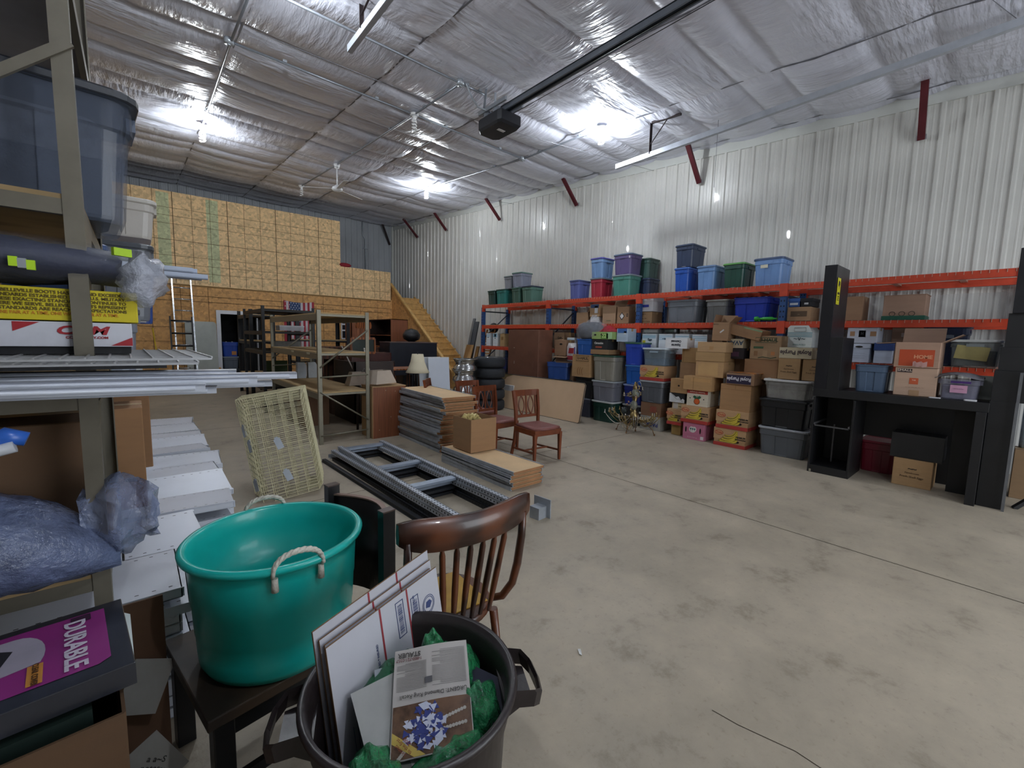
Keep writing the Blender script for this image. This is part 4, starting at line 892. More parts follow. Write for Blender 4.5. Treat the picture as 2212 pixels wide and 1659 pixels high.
# ------------------------------------------------------------------ black desk with towers
Mk = mat('#0f0f12', .5, 0, .2, 6); Mk2 = mat('#131218', .38, 0, .15, 5)
t = thing('display_desk', 'black laminate desk unit with open pedestal and two tall towers', 'desk', (6.05, .75, 0))
def db(name, x0, x1, y0, y1, z0, z1, m=Mk, **k):
    g = G(); g.box(x0-6.05, x1-6.05, y0-.75, y1-.75, z0, z1); return obj(name, g, m, t, bevel=.002, **k)
db('side_panel', 6.05, 6.62, 1.50, 1.52, 0, .90); db('side_panel', 6.05, 6.62, 1.12, 1.14, 0, .90); db('back_panel', 6.60, 6.62, 1.14, 1.50, 0, .90)
db('base_shelf', 6.05, 6.60, 1.14, 1.50, .0, .09); db('desktop', 6.05, 6.65, .12, 1.53, .91, 1.0)
g = G(); g.box(.0, .5, .40, .41, .575, .60); g.box(0, .5, .735, .745, .575, .60); g.box(.0, .02, .41, .735, .56, .575); g.box(.3, .32, .6, .615, .1, .56); obj('keyboard_slide', g, mat('#5c5c5e', .4, .5), t)
g = G(); g.box(.02, .05, .3+.1, .32+.1, .57, .59); obj('slide_tip', g, mat('#c9c9c9', .4), t)
w_ = db('tower', 6.05, 6.60, 1.41, 1.53, 1.0, 2.42, Mk2); db('tower_face', 6.05, 6.55, 1.29, 1.409, 1.0, 1.60)
g = G(); y = 1.405-.75
g.quad((.04, y, 1.98), (.17, y, 1.98), (.17, y, 2.28), (.04, y, 2.28)); obj('yellow_sticker', g, mat('#c9c21e', .5), t)
g = G(); g.loft([[(.075, y-.002, 2.20), (.10, y-.002, 2.17), (.14, y-.002, 2.20), (.14, y-.002, 2.235), (.09, y-.002, 2.25)]], False); g.add([(.075, y-.002, 2.20), (.10, y-.002, 2.18), (.14, y-.002, 2.205), (.14, y-.002, 2.24), (.09, y-.002, 2.25)], [(0, 1, 2, 3, 4)]); g.quad((.11, y-.002, 2.15), (.117, y-.002, 2.15), (.125, y-.002, 2.19), (.117, y-.002, 2.19)); obj('camera_print', g, mat('#222222', .6), t)
letter(t, 'AREA', .036, (.105, y-.003, 2.105), FRONT, mat('#222222', .6), bold=.001); letter(t, 'UNDER\nVIDEO\nWATCH', .02, (.105, y-.003, 2.05), FRONT, mat('#3a3a1a', .6)); letter(t, '______', .022, (.105, y-.003, 2.0), FRONT, mat('#222222', .6))
db('rear_panel', 6.60, 6.62, .35, 1.12, .45, .90)
db('leg_panel', 6.42, 6.44, .14, .36, .0, .91); db('leg_panel', 6.02, 6.44, .13, .20, .0, .91)
db('right_tower', 6.08, 6.55, -.30, .06, 1.84, 2.42, Mk2); db('right_tower_block', 6.12, 6.55, -.22, .08, 1.53, 1.84); db('right_tower_block', 6.12, 6.55, -.22, .10, 1.31, 1.53); db('right_tower_block', 6.10, 6.52, -.14, .12, 1.02, 1.31)
db('right_tower_base', 6.10, 6.36, -.04, .125, .0, 1.02); g = G(); g.box(.0, .02, -.81, -.79, .0, 1.3); obj('edge_strip', g, mat('#6c6e72', .4, .4), t)
g = G(); g.quad((.35, -.45, 1.0025), (.15, -.62, 1.0025), (.4, -.62, 1.0025), (.55, -.5, 1.0025)); obj('worn_patch', g, mat('#6a665e', .8), t)
g = G(); g.cbox((.005, .74, .02), (.02, .02, .03)); obj('leg_tip', g, mat('#8a8474', .6), t)
# things on the desk
t = tote('open slate blue bin on the black desk', .30, .34, .30, '#4e6078', None, (6.34, 1.04, 1.002), RW, style=1, name='storage_bin', cat='bin')
bx('taped box printed SMALL with an orange square on the black desk', .50, .83, 1.002, .295, X=6.14, D=.36, color='#a98870', name='moving_box', text=[('SMALL', .034, -.09, .265, '#d9c8b8', False, 1.2), ('THE', .016, -.01, .165, '#e8d8c8', False, 1), ('~ ~ ~ ~ ~ ~', .03, 0, .09, '#8a6a54', False, 1)], patch=[(-.09, .262, .12, .04, '#3a2c2a'), (-.01, .155, .07, .065, '#b0502c'), (0, .03, .08, .06, '#9a7a5c')])
t = bx('open box with an orange print lettered HOME stacked on the SMALL box', .50, .85, 1.30, .26, X=6.13, D=.38, color='#9a7660', open=(188, 60, 20, 95), name='moving_box', patch=[(.0, .10, .27, .17, '#a8421f')], text=[('HOME', .05, .05, .11, '#c98a68', False, 1)])
g = G(); V = []; 
for j in range(6):
    for i in range(8): V.append((-.02+.11*i/7, -.215-.01*((i+j) % 2), .01+.05*j/5+.008*sin(i*2.1)))
g.add(V, [(j*8+i, j*8+i+1, (j+1)*8+i+1, (j+1)*8+i) for j in range(5) for i in range(7)], True); obj('torn_tape', g, mat('#c9a8a4', .15, 0, .1, alpha=.7), t)
t = tote('small clear tote with a purple latch and pink label on the black desk', .30, .34, .20, '#8a8a9c', None, (6.28, .34, 1.002), RW, clear=True, style=1, fill=[('#5c5870', .05, .7, 1)], group='clear totes')
g = G(); g.box(-.06, .08, -.178, -.168, .165, .185); obj('latch', g, mat('#3f2464', .4), t); g = G(); g.quad((-.06, -.172, .07), (.06, -.172, .07), (.06, -.176, .145), (-.06, -.176, .145)); obj('label', g, mat('#b88aa4', .5), t); letter(t, '~~~~', .03, (0, -.178, .11), FRONT, mat('#4a2a5c', .6))
g = G(); V = []; n = 14
for j in range(n+1):
    for i in range(n+1):
        u, v = i/n, j/n; V.append((6.12+.30*u, .18+.34*v, 1.205+.05*sin(pi*v)*abs(sin(4*u+2*v))+.03*sin(pi*u)))
g.add(V, [(j*(n+1)+i, j*(n+1)+i+1, (j+1)*(n+1)+i+1, (j+1)*(n+1)+i) for j in range(n) for i in range(n)], True)
single('fabric_bag', 'crumpled grey fabric bag lying on the small clear tote', 'bag', g, mat('#6c6a70', .8, 0, .2, 9, bump=.4))
g = G(); g.box(6.44, 6.46, .05, .28, 1.002, 1.24); single('white_board', 'white panel standing at the back of the desk by the right tower', 'board', g, mat('#a9aea8', .6, 0, .1))
g = G(); g.loft([ring(.09, .025, .012, z) for z in (0, .01)], True); o = single('white_remote', 'small white handheld remote on the desk edge', 'remote', g, mat('#c9c9cc', .4), loc=(6.10, .53-.03, 1.002), rot=(0, 0, -1.5))
g = G(); g.loft([ring(.09, .03, .014, z) for z in (0, .015)], True); single('white_mouse', 'white oval gadget in front of the small clear tote', 'gadget', g, mat('#c9c9cc', .4), loc=(6.10, .25, 1.002), rot=(0, 0, -1.5))
# under the desk
tote('red tote under the black desk', .36, .40, .38, '#7c1c30', '#861f34', (6.86, .98, 0), RW, style=1)
eg('egg box under the black desk', .46, .78, .0, .30, 6.30)
g = G(); g.box(-.22, .22, -.2, .2, 0, .5); single('black_carton', 'plain black cabinet block behind the egg box under the desk', 'cabinet', g, Mk, loc=(6.95, .45, 0), rot=(0, 0, 0))
t = thing('black_box', 'black drawer box lying on the egg box under the desk', 'drawer', (6.52, .60, .302), RW)
g = G(); g.box(-.22, .2, -.2, .15, 0, .27); obj('body', g, Mk, t)
t = thing('easel_leg', 'black slanted leg of a stand beside the right tower', 'stand', (6.3, -.12, 0))
g = G(); g.bar((-.02, .0, .0), (.15, -.5, .62), .05, .03); obj('leg', g, Mk, t)
g = G(); V = []
for k in range(13): V.append([(6.95+.1*cos(2*pi*j/14)*(1+.2*sin(j*3)), -.22+.12*sin(2*pi*j/14), .5+.45*k/12) for j in range(14)])
g.loft(V, True, False, True); single('plastic_sack', 'pale plastic sack on the carton beyond the right tower', 'sack', g, mat('#b8c8d0', .3, 0, .2, 8, bump=.5))
fb('brown carton with a looped cable beyond the right tower', -.42, -.08, 0, .5, X=6.8, color='#8a6a48')
# ------------------------------------------------------------------ dining chairs
M_ch = mat('#74391d', .36, 0, .2, 14, stretch=(1, 1, .3), coat=.25); M_seat = mat('#7c4a44', .5, 0, .15, 6, bump=.06, bs=30)
def dining_chair(label, loc, rz):
    t = thing('dining_chair', label, 'chair', loc, rz, 'four matching dining chairs in a row')
    def leg(pts, w0, w1):
        g = G(); R = []
        for i, (x, y, z) in enumerate(pts):
            a = (w0*(1-i/(len(pts)-1))+w1*i/(len(pts)-1))/2; R.append([(x-a, y-a, z), (x+a, y-a, z), (x+a, y+a, z), (x-a, y+a, z)])
        g.loft(R, True); return g
    for s in (-1, 1):
        obj('leg', leg([(s*.2, -.2, 0), (s*.2, -.2, .36)], .026, .042), M_ch, t)
        obj('rear_leg', leg([(s*.18, .30, 0), (s*.18, .24, .2), (s*.18, .215, .40), (s*.185, .225, .6), (s*.195, .27, .84)], .03, .034), M_ch, t)
    g = G(); g.box(-.21, .21, -.215, -.195, .33, .40); g.box(-.21, -.19, -.2, .22, .33, .40); g.box(.19, .21, -.2, .22, .33, .40); g.box(-.19, .19, .2, .22, .33, .40); obj('seat_rail', g, M_ch, t, bevel=.004)
    g = G(); R = []
    for z, k in ((.395, 1), (.41, 1.03), (.425, 1.0), (.435, .85)):
        R.append([(x*k, y*k, z) for x, y in ((-.20, -.19), (-.08, -.225), (.08, -.225), (.20, -.19), (.185, .2), (-.185, .2))])
    g.loft(R, True, False, True); obj('seat', g, M_seat, t)
    g = G(); g.bar((-.2, -.19, .12), (-.18, .28, .10), .016, .022); g.bar((.2, -.19, .12), (.18, .28, .10), .016, .022); g.bar((-.19, .02, .115), (.19, .02, .115), .022, .016); obj('stretcher', g, M_ch, t)
    g = G(); g.loft([[(x, .262+.012*(1-(x/.2)**2)+o, z) for o, z in ((-.012, .765), (.012, .765), (.016, .84), (-.01, .845))] for x in (-.2, -.1, 0, .1, .2)], True); obj('top_rail', g, M_ch, t)
    g = G(); g.box(-.18, .18, .225, .245, .49, .525); obj('lower_rail', g, M_ch, t)
    for sx in (-1, 1):
        for b in (-1, 1):
            g = G(); P = [(sx*.075+b*.045*sin(pi*k/12), .238+.02*(k/12), .52+.25*k/12) for k in range(13)]
            g.tube(P, .009, 6); obj('splat', g, M_ch, t)
    for x in (-.15, .15, 0):
        g = G(); g.bar((x, .236, .52), (x, .26, .77), .02, .012, (0, 1, 0)); obj('splat', g, M_ch, t)
    return t
c0 = dining_chair('reddish brown dining chair standing clear on the floor, nearest of four', (3.80, 3.87, 0), radians(-5))
relabel(copy_tree(c0), 'reddish brown dining chair just behind the nearest one, beside the cardboard box', (3.66, 4.52, 0), radians(4))
relabel(copy_tree(c0), 'reddish brown dining chair third back, partly behind the tall board stack', (3.84, 5.22, 0), radians(0))
relabel(copy_tree(c0), 'reddish brown dining chair turned sideways, farthest behind the board stack', (3.62, 5.80, 0), radians(48))
# ------------------------------------------------------------------ stacked shelf boards
M_chip = mat('#d6b68c', .75, 0, .08, 4, bump=.03, bs=90); M_chipe = mat('#a5754e', .8, 0, .15, 12); M_edge = mat('#a2a8b0', .4, .1, .15, 12)
def board(label, x, y, z, w, l, rz, grp):
    t = thing('shelf_board', label, 'shelf board', (x, y, z), rz, grp)
    g = G(); g.box(-w/2+.012, w/2-.006, -l/2, l/2, .004, .032); g.m = 1; g.box(-w/2+.012, w/2-.006, -l/2-.001, -l/2+.001, .006, .030); obj('panel', g, [M_chip, M_chipe], t)
    g = G()
    for s in (-1, 1):
        x0 = s*w/2; g.box(min(x0, x0-s*.014), max(x0, x0-s*.014), -l/2-.004, l/2+.004, 0, .010); g.box(min(x0, x0-s*.004), max(x0, x0-s*.004), -l/2-.004, l/2+.004, 0, .036); g.box(min(x0, x0-s*.014), max(x0, x0-s*.014), -l/2-.004, l/2+.004, .032, .038)
    obj('steel_edge', g, M_edge, t)
    return t
ORD = 'lowest,second,third,fourth,fifth,sixth,seventh,eighth,ninth,tenth,eleventh,twelfth,thirteenth,fourteenth,fifteenth,sixteenth,seventeenth,eighteenth,nineteenth'.split(',')
def up(i): return 'lowest' if i == 0 else ORD[i]+' up'
b0 = board('top chipboard shelf of the tall stack, its pale face showing', 3.24, 5.42, 0, .52, 1.34, 0, 'chipboard shelves in the tall stack')
for i in range(19):
    z = .0385*i
    o = b0 if i == 18 else copy_tree(b0)
    dx = .02*sin(i*1.7)+(.03 if i > 9 else 0); dy = .03*sin(i*2.3)+(-.02 if i > 11 else .02)
    relabel(o, 'top chipboard shelf of the tall stack, its pale face showing' if i == 18 else 'steel-edged chipboard shelf %s in the tall stack by the chairs' % up(i), (3.20+dx, 5.42+dy, z), radians(-2+2.2*sin(i*3.1)))
b1 = board('a', 2.94, 3.80, 0, .44, 1.28, 0, 'chipboard shelves in the low stack')
for i in range(5):
    o = b1 if i == 4 else copy_tree(b1)
    relabel(o, 'top chipboard shelf of the low stack carrying the open box' if i == 4 else 'steel-edged chipboard shelf %s in the low stack' % up(i), (2.955+.008*sin(i*2), 3.78+.01*sin(i*3), .0385*i), radians(1.2*sin(i*2.1)))
t = carton('open brown box of yellow work gloves standing on the low board stack', .36, .38, .38, (3.0, 4.12, .196), radians(-1), '#9c7248', open=(None, None, None, None), tape=False)
random.seed(3)
for k in range(7):
    g = G(); x, y = random.uniform(-.11, .11), random.uniform(-.12, .12); g.loft([[(x+a*.055*cos(b), y+a*.03*sin(b), .30+h_+.02*sin(b*2+k)) for b in [2*pi*j/10 for j in range(10)]] for h_, a in ((0, .6), (.02, 1), (.045, 1), (.065, .5))], True, False, True)
    g.tf(Matrix.Translation((x, y, .33)) @ Matrix.Rotation(random.uniform(0, 3), 4, 'Z') @ Matrix.Rotation(random.uniform(-.4, .4), 4, 'X') @ Matrix.Translation((-x, -y, -.33)))
    single('work_glove', 'pale yellow work glove inside the open box on the low stack', 'glove', g, mat(random.choice(('#c9b878', '#d2c48c', '#b7a468')), .8, 0, .2, 9, bump=.3), 'yellow work gloves in the box', loc=(3.0, 4.12, .215))
# ------------------------------------------------------------------ grey upright frames lying on the floor
M_fr = mat('#b3bac4', .4, .2, .12, 10); M_frd = mat('#23262c', .5, .3, .15, 10)
def upright(label, x, y, z, rz, col, L=2.7, W=.52):
    t = thing('rack_upright', label, 'rack upright frame', (x, y, z), rz, 'slotted rack uprights lying on the floor')
    for s in (-1, 1):
        g = G(); x0 = s*W/2; g.box(x0-.028, x0+.028, -L/2, L/2, .034, .040); g.box(x0-.028, x0-.024, -L/2, L/2, 0, .04); g.box(x0+.024, x0+.028, -L/2, L/2, 0, .04)
        g.m = 1; yy = -L/2+.03
        while yy < L/2-.02:
            for q in (-.013, .013): g.quad((x0+q-.005, yy, .0406), (x0+q+.005, yy, .0406), (x0+q+.005, yy+.022, .0406), (x0+q-.005, yy+.022, .0406))
            for q in (-.0285, .0285): g.quad((x0+q, yy, .012), (x0+q, yy+.016, .012), (x0+q, yy+.016, .026), (x0+q, yy, .026))
            yy += .045
        obj('post', g, [col, mat('#101216', .7)], t)
    for yy in (-L/2+.06, -L/2+.95, 0+.30, L/2-.1):
        g = G(); g.box(-W/2+.02, W/2-.02, yy-.045, yy+.045, .006, .030); obj('cross_brace', g, mat('#9aa6b8', .35, .5) if col is M_fr else col, t)
    return t
upright('dark slotted upright at the bottom of the lying stack', 2.01, 3.87, 0, radians(.5), M_frd)
upright('dark slotted upright in the middle of the lying stack', 2.05, 3.87, .042, radians(-1), M_frd)
upright('grey slotted upright in the middle of the lying stack', 2.02, 3.90, .084, radians(1), M_fr)
upright('grey slotted upright on top of the lying stack', 2.05, 3.86, .126, radians(-.6), M_fr)
g = G(); g.box(-.02, .02, -1.3, 1.3, 0, .03); g.box(-.03, .03, -1.3, 1.3, .0, .004); single('steel_beam', 'thin dark steel beam on the floor beside the upright stack', 'beam', g, M_frd, loc=(1.66, 3.95, 0), rot=(0, 0, radians(1.5)))
g = G(); g.box(-.3, .3, -.035, .035, 0, .006); g.box(-.3, .3, -.035, -.03, 0, .04); g.box(-.3, .3, .03, .035, 0, .04); single('steel_channel', 'pale galvanised channel lying behind the tan shelf foot', 'channel', g, M_galv, loc=(2.02, 5.36, .0), rot=(0, 0, radians(3)))
g = G(); g.box(-.06, .06, -.05, .05, 0, .10); g.box(.04, .05, -.09, .09, 0, .16); single('foot_plate', 'galvanised foot plate at the near end of the lying uprights', 'foot plate', g, M_galv, loc=(2.52, 2.52, .0), rot=(0, 0, .1))
# ------------------------------------------------------------------ steel shelving units
def bulk(label, x0, x1, y0, y1, H, levels, mp, deck, name='shelving_unit', bh=.085, pw=.048, diag=True, post2=()):
    t = thing(name, label, 'shelving unit', (x0, y0, 0))
    W = x1-x0; L = y1-y0
    for x in (0, W):
        for y in (0, L):
            g = G(); sx = 1 if x == 0 else -1; sy = 1 if y == 0 else -1
            g.box(min(x, x+sx*pw), max(x, x+sx*pw), y-.002, y+.002, 0, H+.03); g.box(x-.002, x+.002, min(y, y+sy*pw), max(y, y+sy*pw), 0, H+.03)
            g.box(min(x+sx*pw*.9, x+sx*pw), max(x+sx*pw*.9, x+sx*pw), min(y, y+sy*.015), max(y, y+sy*.015), 0, H+.03)
            obj('post', g, mp, t)
    for z in levels:
        for x in (0, W):
            s = 1 if x == 0 else -1; g = G(); g.box(min(x+s*.004, x+s*.03), max(x+s*.004, x+s*.03), .0, L, z-bh, z); obj('beam', g, mp, t, bevel=.003)
        for y in (.01, L-.035): g = G(); g.box(.0, W, y, y+.025, z-.03, z-.002); obj('cross_tie', g, mp, t)
        if deck: g = G(); g.box(.01, W-.01, .01, L-.01, z, z+.016); obj('deck', g, deck, t)
    if diag:
        for y in (0, L):
            lv = sorted(levels)
            zz = [.12, .95, H-.25]
            g = G(); g.tube([(.02, y, .12), (W-.02, y, .14)], .012, 6); g.tube([(.02, y, .92), (W-.02, y, .94)], .012, 6); g.tube([(.02, y, .72), (W-.02, y, .28)], .012, 6); g.tube([(.02, y, 1.05), (W-.02, y, H-.22)], .013, 6)
            obj('diagonal_brace', g, mp, t)
    return t
M_tan = mat('#7b7666', .42, .35, .12, 9); M_deck = mat('#b3976c', .8, 0, .12, 5, bump=.03); M_blk = mat('#17181c', .5, .2, .2, 9)
s1 = bulk('tan steel shelving unit with particle board decks beside the board stack', 1.83, 2.53, 6.06, 8.7, 1.79, (1.77, 1.245, .70), M_tan, M_deck)
g = G(); g.quad((-.001, .5, 1.215), (-.001, .35, 1.215), (-.001, .35, 1.245), (-.001, .5, 1.245)); g.quad((-.001, 1.3, 1.215), (-.001, 1.15, 1.215), (-.001, 1.15, 1.24), (-.001, 1.3, 1.24)); obj('sticker', g, mat('#b9b59c', .6), s1)
bulk('black steel shelving unit just behind the tan one, with wood decks', 1.78, 2.70, 9.1, 10.9, 1.97, (1.93, 1.52, 1.15, .48), M_blk, mat('#3a352c', .8, 0, .2), bh=.06, diag=False)
bulk('black steel shelving unit farther back before the flag', 2.85, 4.1, 11.0, 11.8, 1.9, (1.86, 1.35, .85, .4), M_blk, M_deck, bh=.06, pw=.08, diag=False)
bulk('black shelving unit close before the doorway', 1.98, 2.5, 11.4, 12.9, 2.0, (1.9, 1.3, .5), M_blk, M_deck, bh=.07, pw=.07, diag=False)
g = G(); g.box(-.22, .22, -.15, .15, 0, .1); g.m = 1; g.box(-.225, .225, -.152, .152, .075, .1); single('file_box', 'white slim carton on the black shelf, upper of two', 'box', g, [mat('#b4b2b6', .6), mat('#c9c8cc', .6)], loc=(2.35, 9.5, 1.552))
g = G(); g.loft([ring(.5, .3, .06, z) for z in (0, .02, .14, .16)], True); single('linen_bundle', 'pale grey bundle on the black shelf below the slim carton', 'bundle', g, mat('#9a9892', .8, 0, .2, 9, bump=.3), loc=(2.3, 9.6, 1.182))
g = G(); g.box(-.2, .2, -.02, .02, 0, .42); single('green_board', 'olive green panel standing in the black shelf', 'panel', g, mat('#3a4a24', .7), loc=(2.25, 10.2, .50))
for i, (x, c) in enumerate(((2.2, '#b4bcc4'), (2.38, '#c2c8cc'))):
    g = G(); g.prism([(-.07, 0), (.07, 0), (.08, .06), (.08, .22), (.05, .28), (-.07, .28)], 'y', -.05, .05); single('plastic_jug', ['white jug on the tan shelf bottom deck, narrower one', 'white jug on the tan shelf bottom deck, wider one'][i], 'jug', g, mat(c, .5), loc=(x-.0, 8.25, .718))
# ------------------------------------------------------------------ furniture behind the shelving
M_wd = mat('#5c3420', .45, kind='wood', sc=5, stretch=(1, 1, .2), dark='#2e170d'); M_wdr = mat('#8a5030', .5, kind='wood', sc=9, stretch=(3, 1, .12), dark='#5c3018')
M_dkw = mat('#2a1a15', .5, 0, .3, 6); M_or2 = mat('#94552a', .45, kind='wood', sc=6, stretch=(1, 1, .3), dark='#5c2f14')
t = thing('bookcase', 'tall brown wood-grain bookcase standing before the OSB partition', 'bookcase', (5.44, 11.5, 0))
g = G(); W, D, H = .52, 1.5, 1.97
g.box(0, W, 0, .02, 0, H); g.m = 1; g.box(0, W, D-.02, D, 0, H); g.box(W-.01, W, 0, D, 0, H); g.box(0, W, 0, D, H-.02, H); obj('body', g, [M_wdr, M_dkw], t)
for z in (.08, .6, 1.12, 1.5): g = G(); g.box(.01, W-.01, .02, D-.02, z, z+.02); obj('shelf', g, M_wdr, t)
t = thing('hutch', 'brown bookcase hutch with slanted side beside the tall bookcase', 'hutch', (4.9, 13.02, 0))
g = G(); g.box(0, .9, 0, .02, 0, 1.95); g.box(0, .02, 0, .5, 0, 1.95); g.box(.88, .9, 0, .5, 0, 1.95); obj('body', g, M_wdr, t)
t = thing('black_cabinet', 'black cabinet on legs standing before the staircase', 'cabinet', (4.42, 9.4, 0))
Mbc = mat('#1b1f2a', .4, 0, .2, 4)
g = G(); g.box(0, 1.24, 0, .55, .58, 1.34); obj('body', g, Mbc, t, bevel=.004); g = G(); g.box(-.01, 1.25, -.01, .56, 1.34, 1.36); obj('top', g, mat('#5a4a48', .35), t)
g = G(); g.box(-.006, 0, .05, .5, .64, 1.28); obj('door', g, mat('#14171e', .35), t)
for x in (.04, .6, 1.2):
    for y in (.04, .5): g = G(); g.box(x-.03, x+.03, y-.03, y+.03, 0, .58); obj('leg', g, Mbc, t)
t = thing('rubbish_sack', 'shiny black sack on a cabinet before the stairs', 'sack', (5.6, 10.6, 1.36)); g = G(); g.ball((0, 0, .16), .22, 16, 1.1, .9, .8); g.v = [(x, y, max(0, z+.02*sin(x*40)*sin(y*33))) for x, y, z in g.v]; obj('body', g, mat('#14161b', .25, 0, .2, 9, bump=.6), t)
g = G(); g.box(0, .7, 0, .5, 0, 1.36); single('dark_cabinet', 'dark cabinet under the shiny black sack', 'cabinet', g, M_dkw, loc=(5.2, 10.2, 0))
t = thing('writing_desk', 'dark brown desk with drawers behind the tan shelving', 'desk', (3.1, 10.0, 0))
g = G(); g.box(0, 1.5, 0, .7, 1.18, 1.22); obj('top', g, M_wd, t, bevel=.004)
for k in range(3): g = G(); g.box(.05+.48*k, .48+.48*k, -.01, .6, .95, 1.17); obj('drawer', g, M_wd, t, bevel=.004)
g = G(); g.box(0, .04, .0, .68, 0, 1.18); g.box(1.46, 1.5, .0, .68, 0, 1.18); g.box(.0, 1.5, .64, .68, 0, 1.18); obj('side_panel', g, M_wd, t)
t = thing('dresser', 'brown chest of drawers deep in the furniture cluster', 'chest of drawers', (3.25, 8.9, 0))
g = G(); g.box(0, 1.05, 0, .5, 0, .95); obj('body', g, M_dkw, t, bevel=.004)
for k in range(3):
    f = obj('drawer', G().box(.03, 1.02, -.012, 0, .06+.29*k, .32+.29*k), M_wd, t)
    g = G(); g.ball((.25, -.02, .19+.29*k), .014, 8); g.ball((.8, -.02, .19+.29*k), .014, 8); obj('knob', g, M_br, f)
t = thing('side_table', 'orange-brown wooden table between the tan shelf and black cabinet', 'table', (3.35, 7.5, 0))
g = G(); g.box(0, .85, 0, .55, .86, .89); obj('top', g, M_or2, t, bevel=.003)
for x in (.04, .81):
    for y in (.04, .51): g = G(); g.lathe([(.02, 0), (.028, .1), (.02, .2), (.03, .5), (.024, .7), (.03, .86)], 10, (x, y, 0)); obj('leg', g, M_or2, t)
t = thing('wooden_chair', 'orange-brown slat-backed wooden chair perched on the desk', 'chair', (4.3, 10.3, 1.222), .3)
g = G(); g.box(-.2, .2, -.2, .2, .0, .03); obj('seat', g, M_or2, t)
g = G(); g.prism([(-.22, .44), (.22, .44), (.24, .52), (.2, .60), (-.2, .60), (-.24, .52)], 'y', .17, .2); obj('crest_rail', g, M_or2, t)
for x in (-.17, -.08, 0, .08, .17): g = G(); g.tube([(x, .17, .03), (x, .185, .45)], .011, 6); obj('spindle', g, M_or2, t)
t = thing('storage_bench', 'reddish leather-topped bench in the furniture cluster', 'bench', (3.35, 8.95, .952)); g = G(); g.loft([ring(.9, .42, .04, z) for z in (0, .02, .16, .18)], True); obj('cushion', g, mat('#4a2824', .35, 0, .3, 6), t, loc=(.45, .2, 0))
g = G(); g.bar((0, 0, 0), (.5, 0, .0), .03, .05); g.bar((0, 0, .3), (.5, 0, .3), .03, .05); g.bar((0, 0, 0), (0, 0, .3), .03, .05, (0, 1, 0)); g.bar((.5, 0, 0), (.5, 0, .3), .03, .05, (0, 1, 0)); g.m = 1; g.box(0, .5, .005, .01, 0, .3)
single('picture_frame', 'small framed picture in thin wood standing on the tan shelving side', 'picture frame', g, [M_or2, mat('#26302c', .3)], loc=(3.35, 8.92, .952+.18))
g = G(); g.box(0, .03, 0, 1.0, 0, 1.05); g.box(0, .7, 0, .02, 0, 1.05); single('wood_partition_panel', 'dark brown panel standing behind the tan shelving', 'panel', g, M_dkw, loc=(2.75, 7.2, 0))
for i, (x, y, w_, h_, c) in enumerate(((2.0, 7.6, .42, .52, '#6b4a32'), (2.02, 8.25, .4, .46, '#5c4030'), (2.75, 8.45, .44, .6, '#54382a'))):
    carton(['brown box on the floor under the tan shelving', 'darker brown box under the far end of the tan shelving', 'dark brown box behind the far post of the tan shelving'][i], .4, .38, h_, (x+.2, y, 0), 0, c)
# wood-grain cabinet with tan lampshades and crutches
t = thing('wood_cabinet', 'wood-grain cabinet with a frayed top beside the tan shelving', 'cabinet', (2.55, 6.0, 0))
g = G(); g.box(0, .52, 0, .40, 0, .76); g.m = 1; g.box(-.003, .523, -.003, .403, .752, .765); g.box(-.002, .006, -.002, .4, 0, .76); obj('body', g, [M_wdr, mat('#a98860', .8)], t)
g = G(); [g.ball((x, -.002, z), .006, 6) for x, z in ((.2, .70), (.28, .3), (.35, .68), (.1, .12))]; obj('screw', g, mat('#b9a892', .5), t)
t = thing('lampshade', 'tan square lampshade standing on the wood-grain cabinet', 'lampshade', (2.74, 6.16, .766), radians(20))
g = G(); R = [[(a*x, b*y, z) for x, y in ((-1, -1), (1, -1), (1, 1), (-1, 1))] for z, a, b in ((.03, .2, .13), (.22, .13, .08))]; g.loft(R, False); obj('shade', g, mat('#b3a596', .8, 0, .06, 3, bump=.1, bs=200), t, solid=.004)
g = G(); g.tube([(.17*cos(a), .1*sin(a), .03) for a in [2*pi*k/20 for k in range(20)]], .006, 5, True); obj('wire_frame', g, mat('#3a3028', .5), t)
t = thing('lampshade', 'second tan lampshade leaning behind the tan shelf post', 'lampshade', (2.62, 6.75, .0), 0)
g = G(); g.loft([[(a*x, b*y, z) for x, y in ((-1, -1), (1, -1), (1, 1), (-1, 1))] for z, a, b in ((.72, .16, .1), (.92, .1, .07))], False); obj('shade', g, mat('#b3a596', .8), t, solid=.004); g = G(); g.tube([(0, 0, 0), (0, 0, .8)], .02, 8); obj('pole', g, M_dkw, t)
for i, (a, b) in enumerate((((2.98, 6.6, .0), (2.80, 6.9, 1.28)), ((3.1, 7.0, .0), (2.62, 7.4, 1.3)))):
    g = G(); A = Vector(a); B = Vector(b); g.tube([A, B], .011, 8); g.tube([A+Vector((.03, .01, .1)), A*.55+B*.45], .009, 6); g.ball(B, .016, 8)
    single('crutch', ['white metal crutch leaning behind the lampshade', 'second pale crutch leaning toward the orange-brown table'][i], 'crutch', g, mat('#b9b3b0', .35, .3))
t = thing('metal_chair', 'grey metal chair with curved back behind the lampshade', 'chair', (3.05, 7.25, 0), .3)
g = G(); g.tube([(-.22, 0, 0), (-.22, 0, .8), (-.15, 0, .93), (.15, 0, .95), (.22, 0, .8), (.22, 0, 0)], .014, 8); obj('frame', g, mat('#5c5854', .4, .5), t); g = G(); [g.tube([(x, 0, .5), (x*.8, 0, .93)], .008, 6) for x in (-.12, -.04, .04, .12)]; obj('spindle', g, mat('#8a8680', .4, .5), t)
g = G(); g.box(-.2, .2, -.4, .0, .44, .47); obj('seat', g, mat('#2c2a2a', .6), t)
